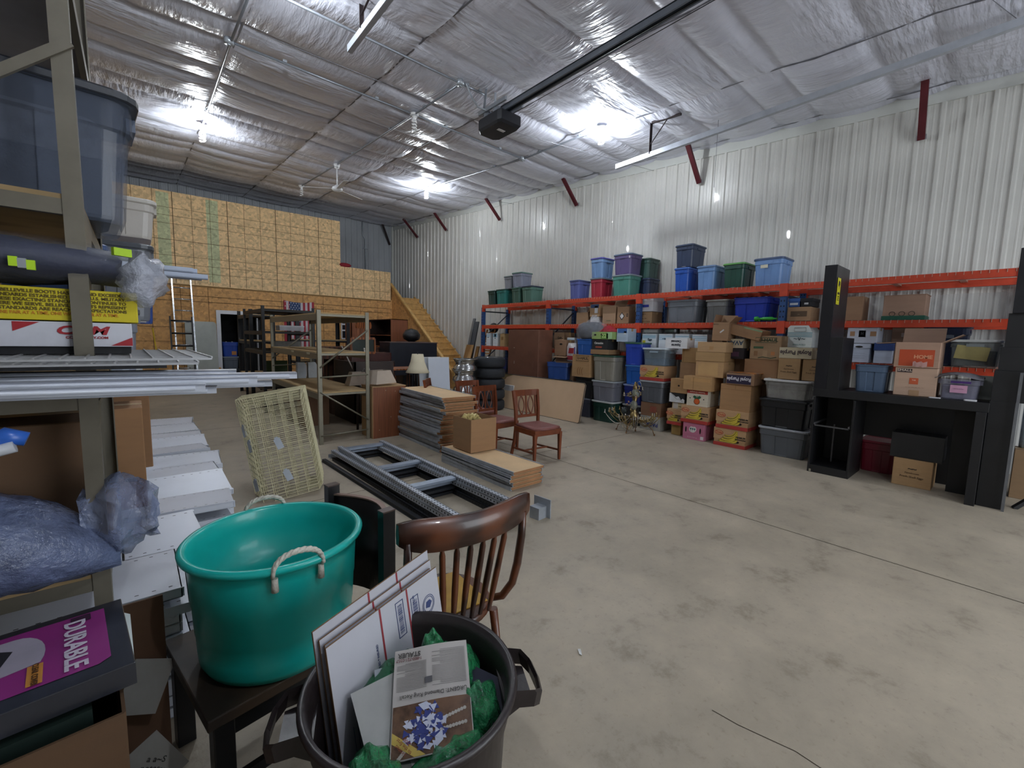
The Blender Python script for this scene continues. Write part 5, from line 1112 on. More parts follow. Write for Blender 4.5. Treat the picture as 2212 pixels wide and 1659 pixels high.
# floor lamp, white boards, rims, tyres
t = thing('floor_lamp', 'lamp with a cream bell shade on a dark pole before the black cabinet', 'lamp', (3.90, 7.15, 0))
g = G(); g.lathe([(.1, .83), (.12, .84), (.135, .9), (.15, .86), (.10, 1.06), (.075, 1.19)][0:1]+[(.215, .84), (.17, .92), (.125, 1.04), (.10, 1.18)], 40); g.v = g.v[40:]; g.f = [[i-40 for i in f] for f in g.f if min(f) >= 40]; g.mi = [0]*len(g.f); g.sm = [True]*len(g.f)
obj('lamp_shade', g, mat('#d8ceb2', .75, 0, .05, 3), t, solid=.004)
g = G(); g.tube([(0, 0, .02), (0, 0, 1.19)], .011, 10); g.ball((0, 0, 1.21), .014, 8); obj('pole', g, M_blk, t); g = G(); g.lathe([(0, 0), (.14, 0), (.14, .02), (.03, .04), (0, .04)], 24); obj('base', g, M_blk, t)
for i, (x, y, w_, rz, c) in enumerate(((4.30, 7.30, .50, .08, '#b9bec4'), (4.42, 7.18, .46, .0, '#c3cad6'))):
    g = G(); g.box(-w_/2, w_/2, 0, .02, 0, 1.10); g.m = 1; g.box(-w_/2-.002, w_/2+.002, -.001, .021, 1.10, 1.115)
    single('foam_board', ['streaked white panel partly behind the lamp shade', 'clean white panel leaning before the wheel rims'][i], 'panel', g, [mat(c, .4, 0, .12 if i == 0 else .03, 3), mat('#d8dadc', .4)], loc=(x, y, .0), rot=(radians(-5), 0, rz))
for k, (x, y) in enumerate(((4.1, 7.9), (4.18, 7.8), (4.26, 7.85))):
    g = G(); g.tube([(0, 0, 0), (0, 0, .8)], .016, 8); single('black_pole', ['thin black pole nearest under the black cabinet', 'thin black pole in the middle under the black cabinet', 'thin black pole by the white panel'][k], 'pole', g, M_blk, loc=(x, y, 0))
M_al = mat('#b5b5b4', .18, .95, .12, 14); M_tyre = mat('#1d2026', .75, 0, .15, 12, bump=.15, bs=40)
def rim(label, x, y, z):
    t = thing('wheel_rim', label, 'wheel rim', (x, y, z), group='bare wheel rims in a stack')
    g = G(); g.lathe([(.215, 0), (.245, .0), (.25, .012), (.232, .025), (.228, .06), (.195, .085), (.19, .13), (.225, .17), (.23, .19), (.25, .20), (.25, .215), (.22, .215)], 40); obj('barrel', g, M_al, t)
    g = G(); g.lathe([(0, .17), (.05, .175), (.06, .16), (.2, .14), (.2, .13), (0, .14)], 30); obj('face', g, M_al, t); return t
for k in range(5): rim(['alloy wheel rim at the bottom of the bare stack', 'alloy wheel rim second in the bare stack', 'alloy wheel rim in the middle of the bare stack', 'alloy wheel rim fourth up in the bare stack', 'alloy wheel rim topping the bare stack'][k], 5.0+.006*(-1)**k, 7.22, .2165*k)
def tyre(label, x, y, z):
    t = thing('car_tyre', label, 'tyre', (x, y, z), group='car tyres in a stack')
    g = G(); g.lathe([(.21, .02), (.26, .0), (.31, .02), (.33, .05), (.333, .11), (.33, .17), (.31, .20), (.26, .22), (.21, .20)], 44); obj('tyre_body', g, M_tyre, t)
    g = G(); g.lathe([(.2, .01), (.212, .03), (.2, .1), (.212, .19), (.2, .212), (.19, .2), (.19, .1)], 36); g.lathe([(0, .15), (.19, .13), (.19, .12), (0, .13)], 30); obj('rim', g, M_al, t)
for k in range(5): tyre(['car tyre at the bottom of its stack', 'car tyre second from the bottom of its stack', 'car tyre in the middle of its stack', 'car tyre fourth up in its stack', 'car tyre topping its stack with a shiny rim'][k], 5.64, 7.24, .222*k)
# things by the wall left of the rack
fb('white appliance box with small green print beside the tyres', 6.96, 7.3, 0, .5, X=6.08, D=.26, color='#b4b6b8', name='appliance_box', patch=[(-.06, .12, .07, .07, '#2c3a28'), (.04, .12, .07, .07, '#3c5a2c')], rot=(0, 0, RW))
tote('small violet blue tote at the rack foot left of the brown cabinet', .38, .4, .38, '#484f8e', '#505a98', (7.22, 8.9, .62), RW, GP); g = G(); g.box(6.95, 7.45, 8.66, 9.08, 0, .615); single('black_crate', 'black crate under the violet blue tote', 'crate', g, mat('#1c1e24', .6), GP)
def lean(name, label, cat, x, y, L, w_, th, m, rx, rz=0, slots=False):
    t = thing(name, label, cat, (x, y, 0), rot=(0, radians(rx), rz)); g = G(); g.box(-th/2, th/2, -w_/2, w_/2, 0, L)
    if slots:
        g.m = 1; z = .03
        while z < L-.03: g.quad((-th/2-.001, -w_*.22, z), (-th/2-.001, w_*.22, z), (-th/2-.001, w_*.22, z+.03), (-th/2-.001, -w_*.22, z+.03)); z += .06
    obj('board', g, [m, mat('#0e0f12', .8)], t)
    return t
lean('slotted_post', 'slotted steel post leaning on the wall left of the rack', 'post', 6.90, 10.28, 2.0, .07, .03, mat('#8a8d90', .4, .2), 18, slots=True)
lean('grey_sheet', 'dark grey panel leaning among boards left of the rack', 'panel', 7.0, 10.14, 2.0, .20, .03, mat('#4c5056', .5), 12)
lean('grey_rail', 'lighter grey rail leaning beside the slotted post', 'rail', 6.95, 10.27, 2.1, .10, .04, mat('#777b80', .4, .4), 13)
lean('pine_board', 'pale pine board leaning in front of the grey rails', 'board', 6.78, 10.08, 1.35, .34, .02, mat('#b08a58', .7, kind='wood', sc=5, stretch=(1, 1, .2), dark='#8a6234'), 16)
lean('pine_board', 'narrow pine board leaning right of the wide pale one', 'board', 6.95, 9.86, 1.3, .12, .03, mat('#a67c44', .7, kind='wood', sc=5, stretch=(1, 1, .2), dark='#80582c'), 14)
t = thing('crib_side', 'slatted orange wood crib side leaning left of the rack', 'crib side', (7.05, 9.62, 0), rot=(0, radians(15), 0)); mm = mat('#a56a30', .5, kind='wood', sc=6, stretch=(1, 1, .3), dark='#7a4a1e')
g = G(); g.box(0, .03, -.2, -.16, 0, 1.8); g.box(0, .03, .16, .2, 0, 1.8); obj('rail', g, mm, t)
for k in range(20): g = G(); g.box(.005, .025, -.16, .16, .08+.085*k, .11+.085*k); obj('slat', g, mm, t)
g = G(); g.ball((0, 0, 0), .16, 12, .8, 1, .9); single('black_helmet', 'black rounded bundle on top of the boards left of the rack', 'bundle', g, mat('#15171c', .6), loc=(7.60, 9.60, 1.78))
# ladders and table top at the OSB partition
M_alu = mat('#b8bcc2', .28, .85, .08, 9)
def ladder(label, base, L, w_, rx, m, r, nr, name='ladder', rz=0):
    t = thing(name, label, 'ladder', base, rot=(radians(rx), 0, rz))
    for s in (-1, 1): g = G(); g.box(s*w_/2-.015, s*w_/2+.015, -.035, .035, 0, L); obj('rail', g, m, t)
    for k in range(nr): g = G(); z = .25+k*(L-.35)/(nr-1); g.tube([(-w_/2, 0, z), (w_/2, 0, z)], r, 8); obj('rung', g, m, t)
    return t
ladder('long aluminium ladder leaning on the OSB partition', (1.0, 13.9, 0), 3.1, .40, -13, M_alu, .016, 10)
t = ladder('black folding step ladder standing before the aluminium ladder', (.86, 12.9, 0), 1.85, .42, -7, M_blk, .02, 6, 'step_ladder')
t = thing('folding_table', 'pale grey folding table top standing on end against the OSB', 'table', (1.38, 14.4, 0), rot=(radians(-8), 0, 0)); g = G(); g.loft([[(x*.35, -.02+.04*j, z) for j in (0, 1) for x in ((-1, 1) if j == 0 else (1, -1))] for z in (0.0, 1.72)], True); g.loft([[(x*a, -.02+.04*j, z) for j in (0, 1) for x in ((-1, 1) if j == 0 else (1, -1))] for z, a in ((1.72, .35), (1.76, .33), (1.78, .29))], True); obj('table_top', g, mat('#a5aaa4', .5, 0, .14, 2), t)
g = G(); g.tube([(0, 0, 0), (-.12, .5, 1.55)], .014, 8); single('yellow_pole', 'yellow pole leaning by the black step ladder', 'pole', g, mat('#b89a1c', .5), loc=(.45, 12.9, 0))
g = G(); g.box(1.45, 1.8, YP-.1, YP, .45, .5); g.box(1.5, 1.75, YP-.08, YP, 0, .45); single('wood_ledge', 'small wooden ledge fixed at the foot of the door frame', 'ledge', g, M_osbdark)
# flag, hung vertically
t = thing('flag', 'American flag hanging vertically on the OSB partition', 'flag', (3.47, YP-.03, 2.50))
W, H = .88, 1.5
def cloth(x0, x1, z0, z1, off=0, n=8, m=12):
    g = G(); V = [(x0+(x1-x0)*i/n, -.012*sin(14*(x0+(x1-x0)*i/n))-.01*sin(3*z0+9*(x0+(x1-x0)*i/n))-off, z0+(z1-z0)*j/m-.05*sin(pi*(x0+(x1-x0)*i/n)/W)*(1 if 1 else 0)) for j in range(m+1) for i in range(n+1)]
    g.add(V, [(j*(n+1)+i, j*(n+1)+i+1, (j+1)*(n+1)+i+1, (j+1)*(n+1)+i) for j in range(m) for i in range(n)], True); return g
gr, gw = G(), G()
for k in range(13):
    g_ = cloth(W*k/13, W*(k+1)/13, -H, 0, 0, 2); (gr if k % 2 == 0 else gw).add(g_.v, g_.f, True)
obj('red_stripes', gr, mat('#9c2c3c', .8), t); obj('white_stripes', gw, mat('#c6c0c4', .8), t)
obj('canton', cloth(0, W*7/13, -.60, 0, .003), mat('#2f4670', .8), t)
g = G()
for r_ in range(9):
    for c in range(6 if r_ % 2 == 0 else 5):
        cx = W*7/13*((c+.5+(0 if r_ % 2 == 0 else .5))/6); czz = -.60*(r_+.5)/9
        P = []
        for k in range(10): a = pi/2+2*pi*k/10; q = .022 if k % 2 == 0 else .009; P.append((cx+q*cos(a), -.012*sin(14*cx)-.01*sin(9*cx)-.02, czz+q*sin(a)-.05*sin(pi*cx/W)))
        g.add(P, [tuple(range(10))])
obj('stars', g, mat('#d2d2d6', .8), t)
# inside the doorway
tote('blue tote seen inside the doorway, on a grey one', .42, .42, .42, '#2346a0', None, (2.12, 15.35, .78), 0, style=1, sticker=(.09, .1, .12, .11, '#b87a3c')); tote('grey tote inside the doorway under the blue tote', .42, .42, .36, '#5a626e', '#8c96a4', (2.12, 15.35, .415), 0, style=1)
tote('dark tote at the floor inside the doorway', .42, .42, .41, '#2c3036', '#3c4048', (2.12, 15.35, 0), 0, style=1)
g = G(); [g.box(-.1+.05*k, -.07+.05*k, -.04, .04, 0, .22-.03*(k % 3)) for k in range(5)]; single('bottle_group', 'white bottles poking out of the blue tote in the doorway', 'bottles', g, mat('#b4b8c0', .4), loc=(2.12, 15.3, 1.0))
g = G(); g.box(0, 1.0, 0, .4, 0, 1.9); single('dark_locker', 'dark locker filling the back of the doorway', 'locker', g, mat('#202226', .6), loc=(2.45, 15.7, 0))
g = G(); g.ball((0, 0, 0), .12, 12, 1.8, .6, .6); single('red_bag', 'bit of red fabric showing above the knee wall', 'bag', g, mat('#8c1c2c', .8), loc=(5.36, YP+.03, 3.78))
# ------------------------------------------------------------------ wire baskets standing on end
M_wb = mat('#d2cba6', .4, .1, .1, 12); M_plw = mat('#c3ccd8', .25, 0, .05, 6, alpha=.8)
def basket(label, loc, rot, L=.86, W=.46, D=.28, F=.10):
    t = thing('wire_basket', label, 'wire basket', loc, rot=rot, group='nested cream wire baskets')
    g = G(); r = .0022
    def wr(a, b, rr=r): g.bar(a, b, rr*2, rr*2, (.3, .2, .9))
    n = 16; m = 5; e = .06
    for i in range(n+1):
        z = L*i/n; wr((-W/2, 0, z), (W/2, 0, z))
        zz = z+(F if i == n else (0 if i else -.0)); wr((-W/2, 0, z), (-W/2-e, D, z+F*(i/n))); wr((W/2, 0, z), (W/2+e, D, z+F*(i/n)))
    for j in range(m+1):
        x = -W/2+W*j/m; wr((x, 0, 0), (x, 0, L)); wr((x, 0, 0), (x*1.15, D, 0)); wr((x, 0, L), (x*1.15, D, L+F))
    for k in range(1, 4):
        q = k/4
        for s in (-1, 1): wr((s*(W/2+e*q), D*q, 0), (s*(W/2+e*q), D*q, L+F*q))
        wr((-W/2, D*q, 0), (W/2, D*q, 0)); wr((-W/2, D*q, L+F*q), (W/2, D*q, L+F*q))
    obj('mesh', g, M_wb, t)
    g = G(); x = W/2+e
    P = [(-x, D, 0), (x, D, 0), (x, D, L+F), (-x, D, L+F)]
    for a, b in zip(P, P[1:]+P[:1]): g.bar(a, b, .008, .008)
    obj('rim_wire', g, M_wb, t); return t
def brot(): return (Matrix.Rotation(radians(-7), 3, 'Y') @ Matrix.Rotation(radians(-10), 3, 'X') @ Matrix.Rotation(radians(-10), 3, 'Z')).to_euler()
wb0 = basket('cream wire basket outermost in the nested stack, with plastic tag holders', (1.02, 4.20, .02), brot())
for i in range(1, 4):
    relabel(copy_tree(wb0), ['', 'cream wire basket second in the nested stack', 'cream wire basket third in the nested stack', 'cream wire basket innermost at the far side of the nested stack'][i], (1.02+.03*i, 4.20+.09*i, .02))
MB_ = Matrix.Translation((1.02, 4.20, .02)) @ brot().to_matrix().to_4x4()
for lx, ly, lz, lb, yw in ((-.27, .17, .66, 'upper left', -70), (-.245, .06, .52, 'second left', -70), (-.265, .10, .16, 'lowest left', -70), (-.02, -.012, .50, 'upper right', -10), (-.0, -.012, .20, 'lower right', -10)):
    p = MB_ @ Vector((lx, ly, lz)); g = G(); g.cbox((0, 0, 0), (.055, .004, .10)); g.cbox((0, .004, .055), (.03, .01, .02))
    single('tag_holder', 'clear plastic tag holder clipped on the wire baskets, the %s one' % lb, 'tag holder', g, M_plw, 'plastic tag holders on the wire baskets', loc=p, rot=(.0, radians(-22), radians(yw)))
# ------------------------------------------------------------------ white metal shelves lying in stacks
M_ws = mat('#d2d7e2', .38, .05, .05, 4); M_hole = mat('#2c2e33', .8)
def white_shelf(label, grp, L=.98, W=.40):
    t = thing('metal_shelf', label, 'metal shelf', (0, 0, 0), 0, grp)
    g = G(); h = .036
    g.box(-L/2, L/2, -W/2, W/2, h-.003, h); g.box(-L/2, L/2, -W/2, -W/2+.004, 0, h); g.box(-L/2, L/2, W/2-.004, W/2, 0, h); g.box(L/2-.004, L/2, -W/2, W/2, .004, h)
    g.box(-L/2, L/2, -W/2, -W/2+.02, 0, .003); g.box(-L/2, L/2, -W/2-.002, -W/2+.002, h-.001, h+.004)
    g.m = 1
    for k in range(int(L/.05)):
        x = -L/2+.04+.05*k
        for y in (-W/2+.035, W/2-.035): g.quad((x, y, h+.0005), (x+.012, y, h+.0005), (x+.012, y+.005, h+.0005), (x, y+.005, h+.0005))
    obj('panel', g, [M_ws, M_hole], t)
    for yy in (-W/2+.015, W/2-.015): obj('hook_bracket', G().cbox((L/2+.003, yy, .018), (.006, .02, .036)), M_ws, t)
    return t
random.seed(21)
ws = white_shelf('x', 'white perforated metal shelves lying in stacks')
first = True
rows = [(2.22, 12, -.40), (2.70, 11, -.30), (3.17, 11, -.1), (3.62, 10, -.06), (4.08, 10, -.05), (4.55, 9, .0), (5.02, 9, -.02), (5.5, 8, .02), (6.0, 8, .0), (6.6, 7, .02), (7.2, 7, .05)]
ordn = ['nearest', 'second', 'third', 'fourth', 'fifth', 'sixth', 'seventh', 'eighth', 'ninth', 'tenth', 'farthest']
for r_, (y, n, x) in enumerate(rows):
    for k in range(n):
        o = ws if first else copy_tree(ws); first = False
        top_ = k == n-1
        lb = ('white perforated shelf on top of the %s floor stack' if top_ else 'white metal shelf '+up(k)+' in the %s floor stack') % ordn[r_]
        o['group'] = 'white metal shelves in the %s floor stack' % ordn[r_]
        a = radians(random.uniform(-2, 2)+(5*sin(r_*2.3) if top_ else 0)); tilt = radians([0, 6, -5, 8, 0, 5, -4, 7, 0, 4, 3][r_]) if top_ else 0
        relabel(o, lb, (x+random.uniform(-.015, .03), y+random.uniform(-.012, .012), .0415*k+(.02+.19*abs(sin(tilt)) if top_ else 0)), rot=(tilt, 0, a))
# ------------------------------------------------------------------ near steel rack at the left
M_np = mat('#6f6a5e', .45, .35, .1, 9)
ra = thing('steel_shelving', 'tan steel shelving unit standing close at the left with wooden decks', 'shelving unit', (-.085, 1.6, 0))
X0 = -1.0
for (x, y) in ((0, 0), (X0, 0), (0, .95), (X0, .95)):
    g = G(); s = -1 if x == 0 else 1; u = 1 if y == 0 else -1
    g.box(min(x, x+s*.036), max(x, x+s*.036), y-.0015, y+.0015, 0, 2.9); g.box(x-.0015, x+.0015, min(y, y+u*.04), max(y, y+u*.04), 0, 2.9); obj('post', g, M_np, ra)
M_ply = mat('#a08660', .75, kind='wood', sc=3, stretch=(.3, 2, 1), dark='#86704e')
for z, dk in ((2.50, '#5a5c66'), (1.835, None), (1.335, None), (.83, None)):
    for y in (0, .95): g = G(); g.box(X0, -.002, y-.0+.002, y+.02, z-.05, z-.012); obj('beam', g, M_np, ra)
    for x in (0, X0): g = G(); s = -1 if x == 0 else 1; g.box(min(x+s*.002, x+s*.02), max(x+s*.002, x+s*.02), 0, .95, z-.06, z-.012); obj('side_beam', g, M_np, ra)
    g = G(); g.box(X0+.005, -.004, .003, .94, z-.012, z); obj('deck', g, mat('#8a8c98', .6) if dk else M_ply, ra)
g = G(); g.bar((-.0, -.004, 2.20), (-.45, -.004, 1.78), .022, .012, (0, 1, 0)); obj('diagonal_brace', g, M_np, ra)
for q in ([(-.0, .004, 1.80), (-.0, .30, 1.80), (-.0, .02, 1.55)], [(-.0, .004, 1.30), (-.0, .14, 1.30), (-.0, .01, 1.18)]): obj('gusset', G().add(q, [(0, 1, 2)]), M_np, ra, solid=.002)
# second rack further along
rb = thing('steel_shelving', 'second tan steel shelving unit behind the near one, mostly hidden by boxes', 'shelving unit', (-.12, 2.75, 0))
for (x, y) in ((0, 0), (-1, 0), (0, 3.2), (-1, 3.2)):
    g = G(); g.box(x-.04, x, y-.0015, y+.0015, 0, 2.35); g.box(x-.0015, x+.0015, y, y+.04, 0, 2.35); obj('post', g, M_np, rb)
for z in (2.10, 1.55, 1.2, .62):
    g = G(); g.box(-1, 0, 0, 3.2, z-.02, z); obj('deck', g, M_ply, rb); g = G(); g.box(-.02, .002, 0, 3.2, z-.07, z-.02); obj('beam', g, M_np, rb)
# clear tote with black lid on the upper deck
t = tote('large clear tote with a black lid overhanging the near shelf at eye level', .62, .44, .40, '#626c80', '#262a33', (-.28, 2.10, 1.838), 0, clear=True, group='clear totes', fill=[('#343a48', .04, .5, .95), ('#6a6f7a', .46, .78, .88)], style=1)
t.rotation_euler = (0, 0, radians(4))
tote('blue tote behind the large clear tote on the second shelving unit', .3, .36, .34, '#2c4470', '#39507c', (-.26, 2.96, 1.552), RW, style=1)
# white bin, grey and blue totes, rails on the second rack
tote('white bin with a handle slot, high beyond the clear tote', .42, .36, .25, '#c3beb8', '#cdc9c2', (-.06, 4.0, 2.102), 0, style=1)
tote('grey tote with a dark lid, upper of two seen past the clear tote', .42, .40, .41, '#6c7078', '#43474f', (-.11, 3.34, 1.552), RW+pi/2, style=1)
tote('blue tote with a black lid just below and behind the grey one', .42, .40, .46, '#2f4a8c', '#20242c', (-.06, 4.9, 1.552), RW+pi/2, style=1)
M_rl = mat('#b4bed2', .35, .1, .05, 5)
def rails(label, base, rz, L, n, name, grp):
    for k in range(n):
        g = G(); y0 = (k % 3)*.03; z0 = (k//3)*.026
        g.box(-L*.6, L*.4-.03*(k % 2)-.01*k, y0, y0+.026, z0, z0+.006); g.box(-L*.6, L*.4-.03*(k % 2)-.01*k, y0, y0+.004, z0, z0+.024); g.box(-L*.6, L*.4-.03*(k % 2)-.01*k, y0+.022, y0+.026, z0, z0+.024)
        single(name, 'white metal rail '+('at the bottom' if k < 3 else 'on top')+' of the bundle jutting out high, %s' % ('near side', 'middle', 'far side')[k % 3], 'rail', g, M_rl, grp, loc=base, rot=(0, 0, rz))
rails('white metal rail in the bundle jutting out high before the OSB wall', (-.13, 2.66, 1.755), radians(-1), 1.05, 6, 'metal_rail', 'white rails jutting from the far shelf')
# navy clothing in plastic, yellow boot box, hockey box
t = thing('clothing_bag', 'navy work clothes with lime reflective patches in clear plastic on the yellow box', 'clothing', (-.36, 1.72, 1.603))
g = G(); R = []
for i in range(15):
    x = -.62+.955*i/14; q = sin(pi*min(1, max(.04, i/14)))**.16 if i < 14 else .72
    R.append([(x+.01*sin(j*2), .19*cos(2*pi*j/16)*q, .068+.062*q*sin(2*pi*j/16)+.006*sin(i*2.1+j)) for j in range(16)])
g.loft(R, True, False, True); obj('folded_clothes', g, mat('#141b38', .7, 0, .35, 7, bump=.5, bs=10), t)
for (x, z) in ((.14-.04, .085), (.17+.0, .045), (.02, .095)):
    for dx, c in ((-.014, '#a9cf1c'), (0, '#8a8f94'), (.014, '#a9cf1c')):
        g = G(); g.cbox((x+dx, -.188, z-dx*.2), (.014, .012, .022)); obj('reflective_patch', g, mat(c, .5), t)
g = G(); g.cbox((.345, -.145, .10), (.04, .012, .02), Matrix.Rotation(.5, 3, 'Z')); obj('reflective_patch', g, mat('#a9cf1c', .5), t)
g = G(); R = []
for i in range(16):
    x = -.62+1.09*i/15; q = sin(pi*min(1, max(.05, i/15)))**.3
    R.append([(x, (.205*cos(2*pi*j/18)+.006*sin(i*3+j*2))*q, .068+(.072+.006*sin(i*1.7+j*3))*q*sin(2*pi*j/18)-(.02 if i > 13 else 0)) for j in range(18)])
g.loft(R, True, False, True); obj('plastic', g, mat('#cfd4e4', .1, 0, .1, 5, alpha=.07, bump=.7, bs=16), t)
g = G(); g.ball((.385, -.10, .035), .07, 18, .75, .8, 1.0); g.v = [(x+.010*sin(z*90+y*60), y+.010*sin(x*80), z+.010*sin(x*120+y*50)) for x, y, z in g.v]; obj('plastic_end', g, mat('#c4c8d6', .15, 0, .3, 14, alpha=.6, bump=.9, bs=30), t)
t = thing('boot_box', 'bright yellow boot box covered in brown capital lettering', 'box', (-.27, 1.62, 1.519))
g = G(); g.box(-.36, .28, 0, .33, 0, .082); obj('body', g, mat('#c9b81a', .6, 0, .05, 3), t, bevel=.002)
brn = mat('#5a4a12', .7); orr = mat('#c07a1c', .7)
for i, s in enumerate(('SINCE WORLD WAR I, BELLEVILLE BOOTS HAS MET AND EXCEEDED', 'THE NEEDS AND STANDARDS ESTABLISHED BY THE U.S. MILITARY.', 'OUR COMMITMENT TO THESE EXACTING STANDARDS CONTINUES TO', 'THIS DAY. EVERYWHERE WE SERVE, BELLEVILLE BOOTS REPRESENT', 'WHAT HAPPENS WHEN STANDARDS ARE REACHED & EXPECTATIONS')):
    letter(t, s, .0112, (.257, -.0012, .071-.0107*i), FRONT, brn, ax='RIGHT', sx=1.0, bold=.0003)
letter(t, 'SURPASSED...', .0112, (.04-.11, -.0012, .0175), FRONT, brn, ax='LEFT', bold=.0003); letter(t, 'ONE PAIR AT A TIME, ONE WARFIGHTER AT A TIME.', .0112, (.24, -.0012, .0175), FRONT, orr, ax='RIGHT', sx=.84, bold=.0002)
t = thing('hockey_box', 'white skate box with red corners lettered CCM under the yellow box', 'box', (-.23, 1.62, 1.452))
g = G(); g.box(-.3, .225, 0, .30, 0, .064); obj('body', g, mat('#c6c7d0', .55), t, bevel=.0015)
rd = mat('#a0202a', .5); y = -.0012
for q in ([(.225, y, .003), (.225, y, .026), (.18, y, .003)], [(.003-.0, y, .062), (.05, y, .062), (.003, y, .038)]): obj('red_corner', G().add(q, [(0, 1, 2)]), rd, t)
letter(t, 'CCM', .03, (.125, y, .042), FRONT, rd, sx=1.5, shear=.25, bold=.0012); letter(t, 'CCMHOCKEY.COM', .0085, (.135, y, .024), FRONT, rd, sx=1.1, bold=.0003)
g = G(); g.box(-.62, -.01, 1.63, 1.98, 1.432, 1.451); single('black_tray', 'flat black tray under the skate box', 'tray', g, mat('#14151a', .6))
# white wire grids and white rails
def grid(label, z, rz, x, y, L=.9, W=.62):
    t = thing('wire_grid', label, 'wire grid', (x, y, z), rz, 'white wire grids stacked on the near shelf'); g = G(); n = 22
    for i in range(n+1): xx = -L/2+L*i/n; g.cbox((xx, 0, .003), (.0038, W, .0038))
    for j in range(9): yy = -W/2+W*j/8; g.cbox((0, yy, -.001), (L, .005, .005))
    obj('mesh', g, mat('#b2b3b6', .35, .4, .05), t); return t
gr0 = grid('topmost white wire grid sticking out past the near post', 1.428, radians(1), -.30, 1.72)
relabel(copy_tree(gr0), 'lower white wire grid under the topmost one at the near post', (-.32, 1.73, 1.416), radians(-1))
g = G(); g.box(-.78, .06, 1.45, 2.02, 1.402, 1.409); single('dark_board', 'dark panel lying under the white wire grids', 'board', g, mat('#1a1a1d', .7))
M_wr = mat('#c3c8d4', .3, .05, .04, 4)
for k, (y, z, e, w_, rz) in enumerate(((1.50, 1.374, .22, .05, -9), (1.44, 1.368, .36, .045, -9), (1.385, 1.362, .25, .04, -9), (1.335, 1.352, .13, .035, -9), (1.46, 1.345, .30, .05, -8), (1.40, 1.338, .16, .04, -9))):
    g = G(); g.box(-1.1, e, -w_/2, w_/2, 0, .005); g.box(-1.1, e, -w_/2, -w_/2+.003, -.012, .005); g.tube([(-1.1, -w_/2, -.004), (e-.02, -w_/2, -.004)], .006, 6)
    single('white_rail', ['white metal rail, rearmost of the bundle at shelf height', 'longest white metal rail pointing at the tan shelving', 'white metal rail in the middle of the near bundle', 'white metal rail at the front lower edge of the near bundle', 'white metal rail under the longest one', 'short white metal rail at the bottom of the near bundle'][k], 'rail', g, M_wr, 'white rails lying on the near shelf', loc=(0, y, z+.014), rot=(0, 0, radians(rz)))
# items on the middle-low decks
tote('tall grey tote standing behind the yellow and white boxes', .40, .36, .40, '#7a7f8c', '#5c6068', (-.18, 2.98, 1.202), RW+pi/2, style=1)
g = G(); g.prism([(-.09, 0), (.09, 0), (.08, .16), (-.06, .17)], 'y', 0, .3); single('foam_box', 'white foam cooler beside the tall grey tote', 'cooler', g, mat('#bfc2c4', .7), loc=(-.06, 3.35, 1.202))
for k in range(9): g = G(); g.box(-.2+.008*sin(k*2), .1+.012*sin(k*3.1), 0, .26, 0, .016); single('paper_stack', 'white ream %s in the stack over the foam cooler' % up(k), 'paper', g, mat('#b9bac0', .7), 'white reams stacked over the cooler', loc=(-.03, 4.15, 1.555+.0165*k))
for i, (x, y, z, w_, d_, h_, lb, c) in enumerate(((-.20, 2.72+.0, .86-.03, .40, .40, .36, 'large brown box with a worn edge on the low deck beyond the near post', '#8a5f3c'), (-.17, 3.3, .63, .42, .42, .52, 'tall brown box next along the low deck', '#94683f'))):
    pass
carton('dark brown box filling the near shelf behind the grey plastic bag', .60, .42, .40, (-.42, 1.96, .832), 0, '#6a4c32')
carton('brown box with a worn light edge just past the near post', .30, .30, .50, (-.14, 2.92, .622), 0, '#94673f')
carton('second brown box further along the low deck', .34, .34, .48, (-.12, 3.75, .622), 0, '#8a5f3a')
for i, y in enumerate((4.5, 4.75, 5.0)):
    g = G(); g.lathe([(0, 0), (.07, 0), (.075, .02), (.075, .2), (.05, .26), (.025, .28), (.025, .3), (0, .3)], 20); single('water_jug', ['white plastic jug nearest on the low deck', 'white plastic jug in the middle of the low deck', 'white plastic jug farthest on the low deck'][i], 'jug', g, mat('#b4b8c0', .4), 'white jugs on the low deck', loc=(-.02, y, .622))
    g = G(); g.box(-.12, .07, y-.1, y+.1, .0, .0)
# plastic bag on the low deck
t = thing('plastic_bag', 'bulging blue-grey plastic bag with a woven pattern on the low near shelf', 'bag', (-.22, 1.62, .832))
g = G(); R = []
for i in range(17):
    x = -.50+.66*i/16; q = sin(pi*min(.97, max(.05, i/16)))**.5
    R.append([(x, .17*cos(2*pi*j/22)*q*(1+.05*sin(j*3+i)), max(.0, .135*q+(.135+.007*sin(i*2.5+j*1.9))*q*sin(2*pi*j/22))) for j in range(22)])
g.loft(R, True, False, True); obj('bag_body', g, mat('#606a88', .22, 0, .4, 9, bump=.5, bs=45), t)
g = G(); R = []
for i in range(12):
    x = .09+.15*i/11; q = (.9-.35*abs(i-5)/6)
    R.append([(x+.012*sin(j*2.3+i), .07*cos(2*pi*j/16)*q+.02*sin(i), .15+(.125+.02*sin(i*1.3+j*2.1))*q*sin(2*pi*j/16)) for j in range(16)])
g.loft(R, True, False, True); obj('loose_plastic', g, mat('#8793b4', .15, 0, .2, 8, alpha=.55, bump=.8, bs=20), t)
t = thing('blue_handle', 'blue plastic tool handle poking in at the left edge', 'handle', (-.26, 1.30, 1.20))
g = G(); g.tube([(-.12, 0, -.06), (-.02, 0, -.02), (.03, -.0, .06), (.06, -.01, .085), (.085, -.01, .075)], [.025, .03, .022, .018, .014], 10); obj('grip', g, mat('#2a5cb4', .3), t); g = G(); g.tube([(-.02, -.02, .03), (.03, -.022, .055), (.07, -.022, .065)], .012, 8); obj('inner', g, mat('#b0b4bc', .4), t)
